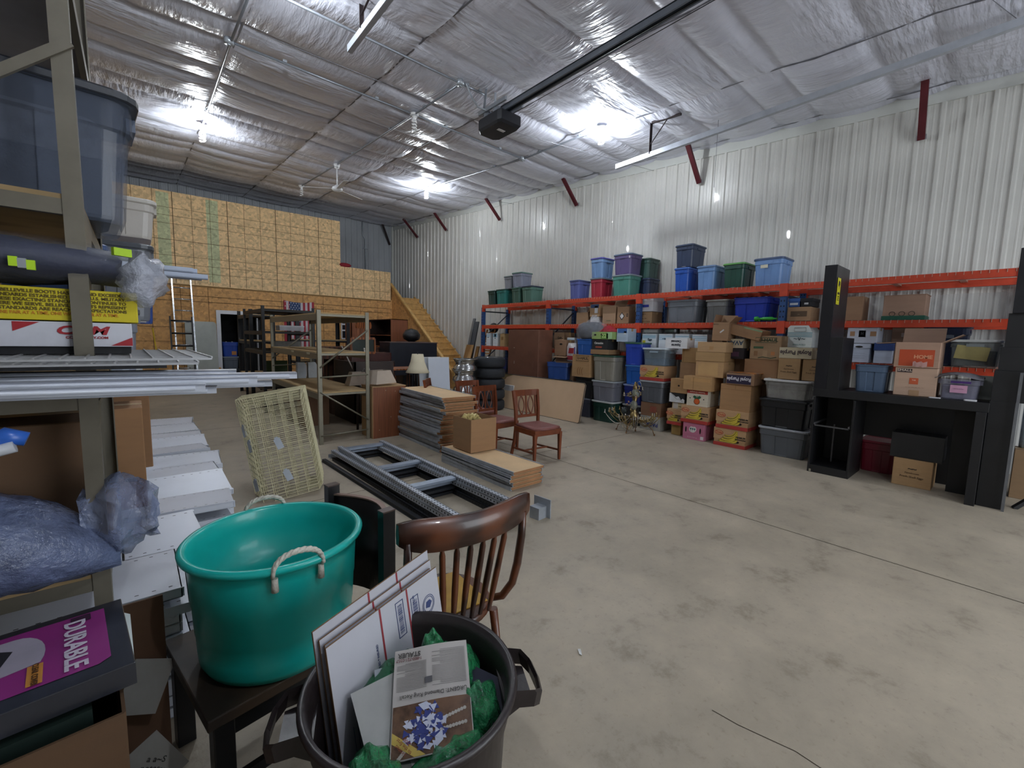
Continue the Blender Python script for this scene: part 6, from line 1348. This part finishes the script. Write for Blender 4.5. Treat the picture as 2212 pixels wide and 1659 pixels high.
# ------------------------------------------------------------------ binder box at the lower left
t = carton('worn brown carton holding binders at the lower left corner', .52, .42, .73, (-.325, 1.30, 0), radians(4), '#55391f', open=(None, None, None, 170), tape=False)
g = G(); g.cbox((.252, -.02, .45), (.002, .12, .5)); g.v = [(x, y+.02*sin(z*9), z) for x, y, z in g.v]; obj('paint_stain', g, mat('#6a2c20', .8, 0, .4, 9), t)
g = G(); g.tube([(-.1, -.212, .12), (.05, -.212, .14), (.06, -.212, .50), (-.25, -.212, .48)], .002, 4); obj('printed_frame', g, M_ink, t); letter(t, 'HANDLE\nWITH CARE', .03, (-.08, -.213, .40), FRONT, M_ink)
M_bk = mat('#26282f', .3, 0, .4, 5, coat=.2); nb = 0
for k, (z, c, lb) in enumerate(((.62, '#1c3a1c', 'dark green binder under the others in the worn carton'), (.68, '#1e2a26', 'dark binder in the middle of the binder pile'))):
    g = G(); g.box(-.22, .19, -.17, .15, 0, .05); single('binder', lb, 'binder', g, mat(c, .4), 'binders piled in the worn carton', loc=(-.31, 1.31, z), rot=(0, 0, radians(6)))
t = thing('binder', 'black ring binder with a magenta cover sheet lettered DURABLE', 'binder', (-.262, 1.315, .742), rot=(radians(-2), 0, radians(5)))
g = G(); g.box(-.30, .215, -.17, .17, .0, .004); g.box(-.30, .215, -.17, .17, .042, .048); g.box(-.31, -.30, -.17, .17, 0, .048); obj('cover', g, M_bk, t, bevel=.002)
g = G(); g.box(-.29, .19, -.145, .16, .008, .036); obj('pages', g, mat('#bcc4cc', .7), t); g = G(); g.box(-.30, .215, -.170, -.165, .0, .045); obj('spine', g, M_bk, t)
def top_quad(name, pts, c, dz): g = G(); g.add([(x, y, .0485+dz) for x, y in pts], [tuple(range(len(pts)))]); return obj(name, g, mat(c, .35), t)
top_quad('cover_sheet', [(-.29, -.125), (.16, -.125), (.18, -.11), (.18, .14), (-.29, .14)], '#8c2c78', .0005)
P = [(-.29, .115)]+[(.03+.05*cos(a), .02+.095*sin(a)) for a in [pi/2-pi*k/12 for k in range(9)]]+[(-.29, -.105), ]
top_quad('cover_swoosh', P, '#a9a3b0', .001); top_quad('cover_photo', [(-.29, -.06), (.0, -.055), (.03, .06), (.0, .085), (-.29, .07)], '#2c2a2e', .0015)
top_quad('cover_inset', [(-.14, -.045), (-.02, -.045), (-.01, .03), (-.14, .02)], '#8c2c78', .002); top_quad('cover_page', [(-.22, -.05), (-.16, -.05), (-.16, .0), (-.22, .0)], '#c3bfc4', .002)
top_quad('cover_orange', [(.055, -.115), (.078, -.115), (.078, -.035), (.055, -.035)], '#c98a3a', .002); top_quad('cover_green', [(-.2, -.112), (-.16, -.112), (-.155, -.075), (-.19, -.075)], '#6aa884', .002); top_quad('logo_square', [(.12, .10), (.155, .10), (.155, .133), (.12, .133)], '#3a1c36', .002)
letter(t, 'DURABLE', .050, (.125, .0, .0512), (0, 0, -pi/2), mat('#cfc6d4', .4), sx=1.05, bold=.0012); letter(t, 'CLEAR COVER', .013, (.0665, -.075, .0515), (0, 0, -pi/2), mat('#5c3c1c', .4), bold=.0003); letter(t, 'DURABLE', .014, (-.032, -.008, .0515), (0, 0, -pi/2), mat('#cfc6d4', .4))
g = G(); g.add([(.215, -.15, .006), (.228, .12, .02), (.215, .12, .03), (.214, -.15, .012)], [(0, 1, 2, 3)]); obj('loose_sheet', g, mat('#bfc8c8', .6), t)
# cardboard sheet and papers
g = G(); g.box(-.12, .028, 1.80, 1.808, 0, .615); single('cardboard_sheet', 'dark brown cardboard sheet standing behind the worn carton', 'cardboard', g, cmat('#5c3c26'))
for i, (p, q, lb) in enumerate((((-.03, 1.74, .24), .4, 'blank white paper slipped behind the worn carton, upper'), ((-.02, 1.66, .02), -.5, 'white paper with black handwriting by the worn carton'))):
    t = thing('paper_sheet', lb, 'paper', p, rot=(radians(-14), 0, 0)); g = G(); g.cbox((0, 0, .1), (.11, .002, .16), Matrix.Rotation(q, 3, 'Y')); obj('sheet', g, mat('#8f8c88', .8), t)
    if i: letter(t, 'a a~S\nnotes~', .024, (.0, -.003, .1), (pi/2, .5, 0), mat('#222222', .8))
# ------------------------------------------------------------------ bench with the teal rope tub
M_bn = mat('#3a2c1e', .6, kind='wood', sc=5, stretch=(.3, 1, 1), dark='#1f160e'); M_bc = mat('#121316', .35, 0, .2, 5)
t = thing('black_chair', 'black wooden chair with curved solid back, its brown seat carrying the teal tub', 'chair', (.69, 1.51, 0), radians(9))
g = G(); R = []
for i in range(13):
    u = i/12; yy = .39*(1-u); xx = .075*sin(pi*u)
    R.append([(xx-.008, yy, .40), (xx+.008, yy, .40), (xx+.012, yy, .80), (xx-.006, yy, .80)])
g.loft(R, True, False, True); obj('backrest', g, M_bc, t)
g = G(); g.loft([[(.075*sin(pi*i/12)-.008, .39*(1-i/12), .80), (.075*sin(pi*i/12)+.014, .39*(1-i/12), .80), (.075*sin(pi*i/12)+.014, .39*(1-i/12), .806), (.075*sin(pi*i/12)-.008, .39*(1-i/12), .806)] for i in range(13)], True); obj('top_edge', g, mat('#8a6e62', .4), t)
for y_ in (.405, -.01):
    g = G(); g.box(-.03, .022, y_-.018, y_+.018, 0, .845); g.m = 1; g.box(-.031, .023, y_-.019, y_+.019, .842, .847); obj('back_post', g, [M_bc, mat('#54443e', .4)], t)
g = G(); g.box(-.60, -.032, -.02, .48, .362, .398); obj('seat', g, M_bn, t, bevel=.004)
for y_ in (.01, .45): g = G(); g.box(-.585, -.53, y_-.025, y_+.025, 0, .362); obj('leg', g, M_bc, t, bevel=.003)
g = G(); g.box(-.53, -.03, .0, .02, .30, .36); g.box(-.53, -.03, .0, .02, .12, .155); g.box(-.58, -.56, .03, .43, .30, .36); obj('apron', g, M_bc, t)
M_tub = mat('#18b6ac', .32, 0, .06, 3, coat=.2, trans=.0)
t = thing('rope_tub', 'large round teal plastic tub with white rope handles standing on the black chair', 'tub', (.345, 1.645, .402), rot=(0, 0, 0))
g = G(); H = .405
pr = [(0, .004), (.205, .0), (.228, .006), (.24, .03), (.243, .07), (.2455, .13), (.248, .133), (.2525, .23), (.255, .233), (.260, .34), (.262, .37), (.272, .376), (.283, .386), (.285, .396), (.277, .405), (.265, .404), (.258, .395), (.254, .34), (.247, .228), (.241, .225), (.237, .13), (.232, .05), (.21, .014), (0, .012)]
g.lathe(pr, 72); obj('tub_body', g, M_tub, t)
M_rope = mat('#c9c4b8', .8, 0, .2, 30, bump=.4)
def rope(a0):
    P = []; c, s = cos(a0), sin(a0)
    for k in range(25):
        u = -1+2*k/24; w_ = .072*sin(u*pi/2*1.0); hz = .44-.06*abs(u)**2.2; rr = .272+.0*u; P.append((rr*c-w_*s, rr*s+w_*c, hz))
    g = G()
    for ph in (0, 2*pi/3, 4*pi/3):
        Q = []
        for k, p in enumerate(P):
            a = ph+k*1.05; Q.append((p[0]+.0045*cos(a)*c, p[1]+.0045*cos(a)*s, p[2]+.0045*sin(a)))
        g.tube(Q, .0058, 6)
    obj('rope_handle', g, M_rope, t)
    for u in (-1, 1):
        g = G(); x, y_ = .268*c-.066*u*s, .268*s+.066*u*c; g.tube([(x, y_, .372), (x*1.0, y_*1.0, .355), (x*.995, y_*.995, .33)], [.009, .0095, .011], 8); obj('rope_knot', g, M_rope, t)
rope(radians(-90)); rope(radians(86))
# ------------------------------------------------------------------ black chair and windsor chair
M_wi = mat('#5c3018', .35, kind='wood', sc=6, stretch=(.3, 1, 1), coat=.3, dark='#2f150a')
t = thing('windsor_chair', 'dark oak spindle-backed chair with a curved crest rail behind the black can', 'chair', (.905, 1.42, 0), radians(-4))
# back lies towards the camera (-Y): crest curved, seat beyond
cr = lambda u: (-.275+.55*u, -.17+.0-.055*sin(pi*u))
def zt_(u): return .875-.0*u
g = G(); R = []
for i in range(25):
    u = i/24; x, y_ = cr(u); lo = .775+(.04*(abs(u-.5)*2)**6); hi = .905-.02*(abs(u-.5)*2)**6-.018*(1-(2*u-1)**2)
    R.append([(x, y_-.011, lo), (x, y_+.011, lo), (x, y_+.014, (lo+hi)/2), (x, y_+.010, hi), (x, y_-.010, hi), (x, y_-.014, (lo+hi)/2)])
g.loft(R, True, False, True); obj('crest_rail', g, M_wi, t)
for i in range(6):
    u = .26+.1*i; x, y_ = cr(u); x2 = x*.72; g = G()
    pts = [(x2+(x-x2)*q, (-.155)+(y_+.155)*q, .44+(.80-.44)*q) for q in (0, .15, .3, .45, .6, .75, .86, .9, 1)]
    g.tube(pts, [.008, .010, .012, .0125, .012, .0115, .0115, .008, .007], 8); obj('spindle', g, M_wi, t)
for u, s in ((.06, -1), (.94, 1)):
    x, y_ = cr(u); g = G(); g.tube([(x, y_, .82), (x*1.0, y_+.005, .72), (x*.96, -.165, .60), (x*.88, -.16, .52), (x*.74, -.14, .465), (x*.62, -.10, .445)], [.014, .016, .017, .016, .016, .014], 8); obj('bent_post', g, M_wi, t)
g = G(); g.loft([[(.19*a*cos(b), .02+.19*a*sin(b), z) for b in [2*pi*j/32 for j in range(32)]] for z, a in ((.40, .92), (.412, 1), (.432, 1), (.44, .97))], True, False, True); obj('seat', g, M_wi, t)
g = G(); g.loft([[(.15*a*cos(b), .03+.15*a*sin(b), z) for b in [2*pi*j/4+pi/4 for j in range(4)]] for z, a in ((.4405, 1.25), (.4445, 1.25))], True); obj('yellow_book', g, mat('#b98f34', .6), t)
for x, y_ in ((-.15, -.12), (.15, -.12), (-.14, .16), (.14, .16)): g = G(); g.tube([(x, y_, .41), (x*1.25, y_*1.25, 0)], [.018, .013], 8); obj('leg', g, M_wi, t)
# ------------------------------------------------------------------ dark can with its contents
t = thing('trash_can', 'dark brown plastic trash can with loop handles at the bottom', 'trash can', (.465, .875, 0))
M_can = mat('#2a2324', .38, 0, .3, 8, bump=.05); H = .685
g = G(); g.lathe([(0, .01), (.185, .0), (.20, .02), (.225, .6), (.232, .61), (.236, .66), (.246, .668), (.252, .68), (.248, .69), (.236, .688), (.226, .66), (.215, .58), (.19, .03), (0, .02)], 64); obj('can_body', g, M_can, t)
for a0 in (radians(158), radians(-28)):
    c, s = cos(a0), sin(a0)
    def hp(r_, w_, z): return (r_*c-w_*s, r_*s+w_*c, z)
    g = G(); P = [hp(.225, .075, .665), hp(.285, .07, .655), hp(.305, .05, .64), hp(.312, 0, .632), hp(.305, -.05, .64), hp(.285, -.07, .655), hp(.225, -.075, .665)]
    R = []
    for i, p in enumerate(P):
        p = Vector(p); n_ = Vector((c, s, 0)); R.append([p+Vector((0, 0, .009)), p+n_*.006, p+Vector((0, 0, -.035)), p-n_*.006])
    g.loft(R, True); obj('handle', g, M_can, t)
    g = G(); g.loft([[hp(.215, .07, .60), hp(.215, -.07, .60), hp(.215, -.07, .63), hp(.215, .07, .63)], [hp(.285, .05, .625), hp(.285, -.05, .625), hp(.285, -.05, .63), hp(.285, .05, .63)]], True); obj('handle_web', g, M_can, t)
# green bubble wrap
M_bub = mat('#2a9a5e', .12, 0, .25, 8, alpha=.8, bump=.9, bs=75, dark='#125535', coat=.6)
random.seed(4)
for i, (x, y_, z, r_, sx, sy, sz, lb) in enumerate(((.50, .975, .60, .10, 1.15, .7, .5, 'green bubble wrap bunched against the back of the can'), (.61, .91, .61, .072, .8, 1.0, .8, 'green bubble wrap tuft rising at the right inside the can'),
        (.595, .80, .58, .075, .8, 1.0, .8, 'green bubble wrap along the right wall of the can'), (.49, .735, .56, .085, 1.1, .7, .6, 'green bubble wrap under the magazine front edge'), (.335, .80, .54, .08, .7, 1.1, .9, 'green bubble wrap sunk at the left of the can'), (.575, .965, .63, .05, .7, .6, 1.4, 'pointed tuft of green bubble wrap near the chair'))):
    g = G(); g.ball((0, 0, 0), r_, 26, sx, sy, sz)
    g.v = [(px_*(1+.13*sin(9*px_/r_+i)+.1*sin(14*pz_/r_)), py_*(1+.12*sin(11*px_/r_+i*2)), pz_*(1+.18*sin(8*py_/r_+i)+.12*sin(13*px_/r_))) for px_, py_, pz_ in g.v]
    single('bubble_wrap', lb, 'bubble wrap', g, M_bub, 'green bubble wrap in the can', loc=(x, y_, z))
g = G(); g.lathe([(0, .0), (.2, 0), (.205, .30), (0, .33)], 30); single('paper_filling', 'dark crumpled packing filling the can below the green wrap', 'packing', g, mat('#14301f', .6, 0, .4, 12, bump=.8, bs=20), loc=(.465, .875, .16))
# flat mailing cartons
M_mail = mat('#b4b4bc', .5, 0, .05, 3); M_mred = mat('#8c2c34', .5); M_mblue = mat('#2c3c6c', .5); M_edge2 = mat('#7a5c40', .9)
def mailer(label, loc, rz, W, H, lean, full=False, tilt=0):
    t = thing('mailing_carton', label, 'mailing carton', loc, rot=(radians(lean), radians(tilt), rz), group='flattened white mailing cartons in the can')
    g = G(); g.prism([(0, 0), (.26, 0), (.27, .22), (W, .30), (W, H), (0, H)], 'y', -.002, .002); g.m = 1; g.box(-.0006, 0, -.0021, .0021, 0, H); g.box(0, W, -.0021, .0021, H, H+.0006); obj('panel', g, [M_mail, M_edge2], t)
    y = -.0028
    g = G(); [g.quad((x, y, z), (x+.006, y, z), (x+.006, y, H), (x, y, H)) for x, z in ((W*.40, 0), (W*.655, .06))]; obj('red_stripe', g, M_mred, t)
    if full:
        for (x0, x1, z0, z1) in ((W*.545, W*.615, H*.74, H*.96), (W*.69, W*.765, H*.70, H*.92)):
            g = G()
            for a, b in (((x0, z0), (x1, z0)), ((x1, z0), (x1, z1)), ((x1, z1), (x0, z1)), ((x0, z1), (x0, z0))): g.cbox(((a[0]+b[0])/2, y, (a[1]+b[1])/2), (abs(a[0]-b[0])+.002, .0006, abs(a[1]-b[1])+.002))
            zz = z0+.008
            while zz < z1-.008: h_ = random.choice((.001, .002, .003)); g.quad((x0+.006, y-.0005, zz), (x1-.006, y-.0005, zz), (x1-.006, y-.0005, zz+h_), (x0+.006, y-.0005, zz+h_)); zz += h_+.002
            obj('barcode_print', g, M_mblue, t)
        g = G(); cx, czz = W*.865, H*.80
        for r0, r1 in ((.026, .028), (.021, .023)): g.add([(cx+r*cos(a), y, czz+r*sin(a)) for r in (r0, r1) for a in [2*pi*k/28 for k in range(28)]], [(k, (k+1) % 28, 28+(k+1) % 28, 28+k) for k in range(28)])
        g.add([(cx-.014, y, czz-.006), (cx+.004, y, czz-.012), (cx+.016, y, czz+.002), (cx+.006, y, czz+.012), (cx-.010, y, czz+.010)], [(0, 1, 2, 3, 4)]); obj('postal_seal', g, M_mblue, t)
        letter(t, 'PRIORITY*', .019, (W*.455, y, H*.56), (pi/2, -pi/2, 0), M_mred, sx=1.1, bold=.0006); letter(t, 'MAIL', .019, (W*.49, y, H*.53), (pi/2, -pi/2, 0), M_mred, sx=1.1, bold=.0006)
        letter(t, 'UNITED STATES', .014, (W*.445, y, H*.30), (pi/2, -pi/2, 0), M_mblue, bold=.0005); letter(t, 'POSTAL SERVICE.', .014, (W*.475, y, H*.28), (pi/2, -pi/2, 0), M_mblue, bold=.0005)
        letter(t, 'TRACKED * INSURED', .009, (W*.35, y, H*.72), (pi/2, -pi/2, 0), M_mblue); letter(t, 'FROM', .010, (W*.72, y, H*.9), (pi/2, -pi/2, 0), M_mblue)
        g = G(); [g.quad((x, y, H*.1), (x+.0012, y, H*.1), (x+.0012, y, z), (x, y, z)) for x, z in ((W*.1, H*.5), (W*.13, H*.52), (W*.2, H*.62), (W*.24, H*.6), (W*.72, H*.5), (W*.74, H*.48))]; obj('fine_print', g, M_mblue, t)
    else: letter(t, 'SERVICE', .012, (W*.3, y, H*.7), (pi/2, -pi/2, 0), M_mblue)
    return t
mz = radians(22)
mailer('rearmost flattened white mailing carton against the teal tub side', (.315, .99, .35), mz, .43, .45, -6, tilt=-2)
mailer('flattened white mailing carton second from the back', (.325, .965, .34), mz, .42, .44, -8, tilt=-1)
mailer('flattened white mailing carton third from the back', (.33, .945, .33), mz, .40, .44, -9)
mailer('front flattened mailing carton showing a blue postal seal and barcodes', (.33, .92, .33), mz, .42, .445, -10, True)
# papers and the jewellery magazine
g = G(); g.box(-.03, .05, -.1, .08, 0, .001); t = single('envelope', 'white envelope tucked between the mailers and the magazine', 'envelope', g, mat('#aeb4bd', .5), loc=(.43, .93, .60), rot=(radians(35), radians(-8), radians(-25)))
letter(t, 'No\nS', .02, (.02, .05, .0015), (0, 0, 0), mat('#333333', .6))
g = G(); g.box(-.08, .08, -.11, .11, 0, .002); t = single('newspaper', 'folded paper with a grey picture beneath the magazine', 'paper', g, mat('#a8a9a6', .6), loc=(.42, .86, .60), rot=(radians(26), radians(-6), radians(-8))); g = G(); g.quad((-.06, -.1, .0025), (.0, -.1, .0025), (.0, -.05, .0025), (-.06, -.05, .0025)); o = obj('grey_picture', g, mat('#6a6c66', .6), t)
g = G(); g.box(-.06, .1, -.12, .1, 0, .002); single('dark_brochure', 'dark blue brochure showing right of the magazine', 'brochure', g, mat('#1e2236', .35), loc=(.56, .81, .595), rot=(radians(22), radians(8), radians(-62)))
t = thing('magazine_page', 'glossy magazine advertisement with a large diamond ring lying on top of the can', 'magazine', (.50, .845, .640), rot=(radians(24), radians(-4), radians(-31)))
g = G(); n = 16; W, H = .185, .235; V = []
wav = lambda x, y: .004*sin(x*26+1)+.003*sin(y*20)
for k in (0, 1):
    for j in range(n+1):
        for i in range(n+1): x = -W/2+W*i/n; y = -H/2+H*j/n; V.append((x, y, wav(x, y)-.004*k))
N1 = (n+1)**2
F_ = [(j*(n+1)+i, j*(n+1)+i+1, (j+1)*(n+1)+i+1, (j+1)*(n+1)+i) for j in range(n) for i in range(n)]
g.add(V, F_+[tuple(N1+q for q in f[::-1]) for f in F_], True); obj('pages', g, mat('#b9b4b0', .3, 0, .05, 4, coat=.3), t)
def mq(name, pts, c, dz=.0012, **k):
    g = G(); g.add([(x, y, wav(x, y)+dz) for x, y in pts], [tuple(range(len(pts)))]); return obj(name, g, mat(c, .3, **k), t)
def mstrip(name, x0, x1, y0, y1, c, dz=.0012, n=12, **k):
    g = G(); V = [(x0+(x1-x0)*i/n, y0+(y1-y0)*j/n, wav(x0+(x1-x0)*i/n, y0+(y1-y0)*j/n)+dz) for j in range(n+1) for i in range(n+1)]
    g.add(V, [(j*(n+1)+i, j*(n+1)+i+1, (j+1)*(n+1)+i+1, (j+1)*(n+1)+i) for j in range(n) for i in range(n)], True); return obj(name, g, mat(c, .25, **k), t)
mstrip('photo_print', -W/2+.002, W/2-.002, -H/2+.002, -.012, '#6f5340', .0012, var=.5, sc=22, coat=.3)
g = G(); g2 = G(); random.seed(9)
for k in range(110):
    a = random.uniform(0, 2*pi); q = .042*sqrt(random.random()); x, y = -.015+q*cos(a)*1.15, -.062+q*sin(a); s_ = random.uniform(.006, .012); b = random.uniform(0, 6)
    (g if k % 2 else g2).add([(x+s_*cos(b+j*2.1), y+s_*sin(b+j*2.1), wav(x, y)+.0022+.0001*k/10) for j in range(3)], [(0, 1, 2)])
obj('diamond_facets', g, mat('#c9cde0', .2), t); obj('diamond_facets', g2, mat('#3c4684', .2), t)
g = G(); [g.add([(x+.004*cos(a), y+.004*sin(a), wav(x, y)+.002) for a in [2*pi*j/8 for j in range(8)]], [tuple(range(8))]) for k in range(9) for x, y in ((.02+.007*k, -.055+.002*k), (.02+.007*k, -.075+.001*k), (-.05-.003*k, -.09-.003*k))]; obj('ring_stones', g, mat('#b9b4ac', .3), t)['kind'] = 'stuff'
mq('yellow_banner', [(-W/2+.002, -.062), (-W/2+.002, -.083), (-.04, -H/2+.002), (-.015, -H/2+.002)], '#c9b05c', .0016)
letter(t, 'Limited\nto the first\n2500', .010, (-.062, -.095, .0055), (0, 0, radians(135)), mat('#8c3c24', .5))
k_ = mat('#44403e', .5)
letter(t, 'URGENT: Diamond Ring Recall', .0125, (.005, .002, .0062), (0, 0, pi), k_); letter(t, 'STAUER', .016, (-.055, .10, .0062), (0, 0, pi), k_, bold=.0004); letter(t, '1-800-721-0357', .010, (-.055, .088, .0062), (0, 0, pi), mat('#6c3438', .5))
g = G(); random.seed(2)
for col, x0, x1 in ((0, -.085, -.012), (1, .002, .086)):
    y = .018
    while y < .08+.02*col: q = random.choice((0, 0, 0, .02)); g.quad((x0+q, y, wav(x0, y)+.0022), (x1, y, wav(x1, y)+.0022), (x1, y+.0012, wav(x1, y)+.0022), (x0+q, y+.0012, wav(x0, y)+.0022)); y += .0034
obj('text_lines', g, mat('#7c7876', .6), t)
mq('small_photo', [(-.016, .026), (.002, .026), (.002, .04), (-.016, .04)], '#5c5c60', .0026)

for i, (x, y_, lb) in enumerate(((4.53, 3.99, 'white scrap of paper on the floor right of the nearest dining chair'), (1.55, 1.24, 'tiny white scrap on the floor near the spindle-backed chair'), (2.42, 3.2, 'white crumb of packing on the floor among the lying uprights'))):
    g = G(); g.add([(-.02, -.004, .003), (.018, -.008, .006), (.022, .005, .004), (-.016, .009, .008)], [(0, 1, 2, 3)]); single('paper_scrap', lb, 'scrap', g, mat('#d8d8d6', .6), 'white scraps on the floor', loc=(x, y_, 0), rot=(0, 0, i), solid=.002)
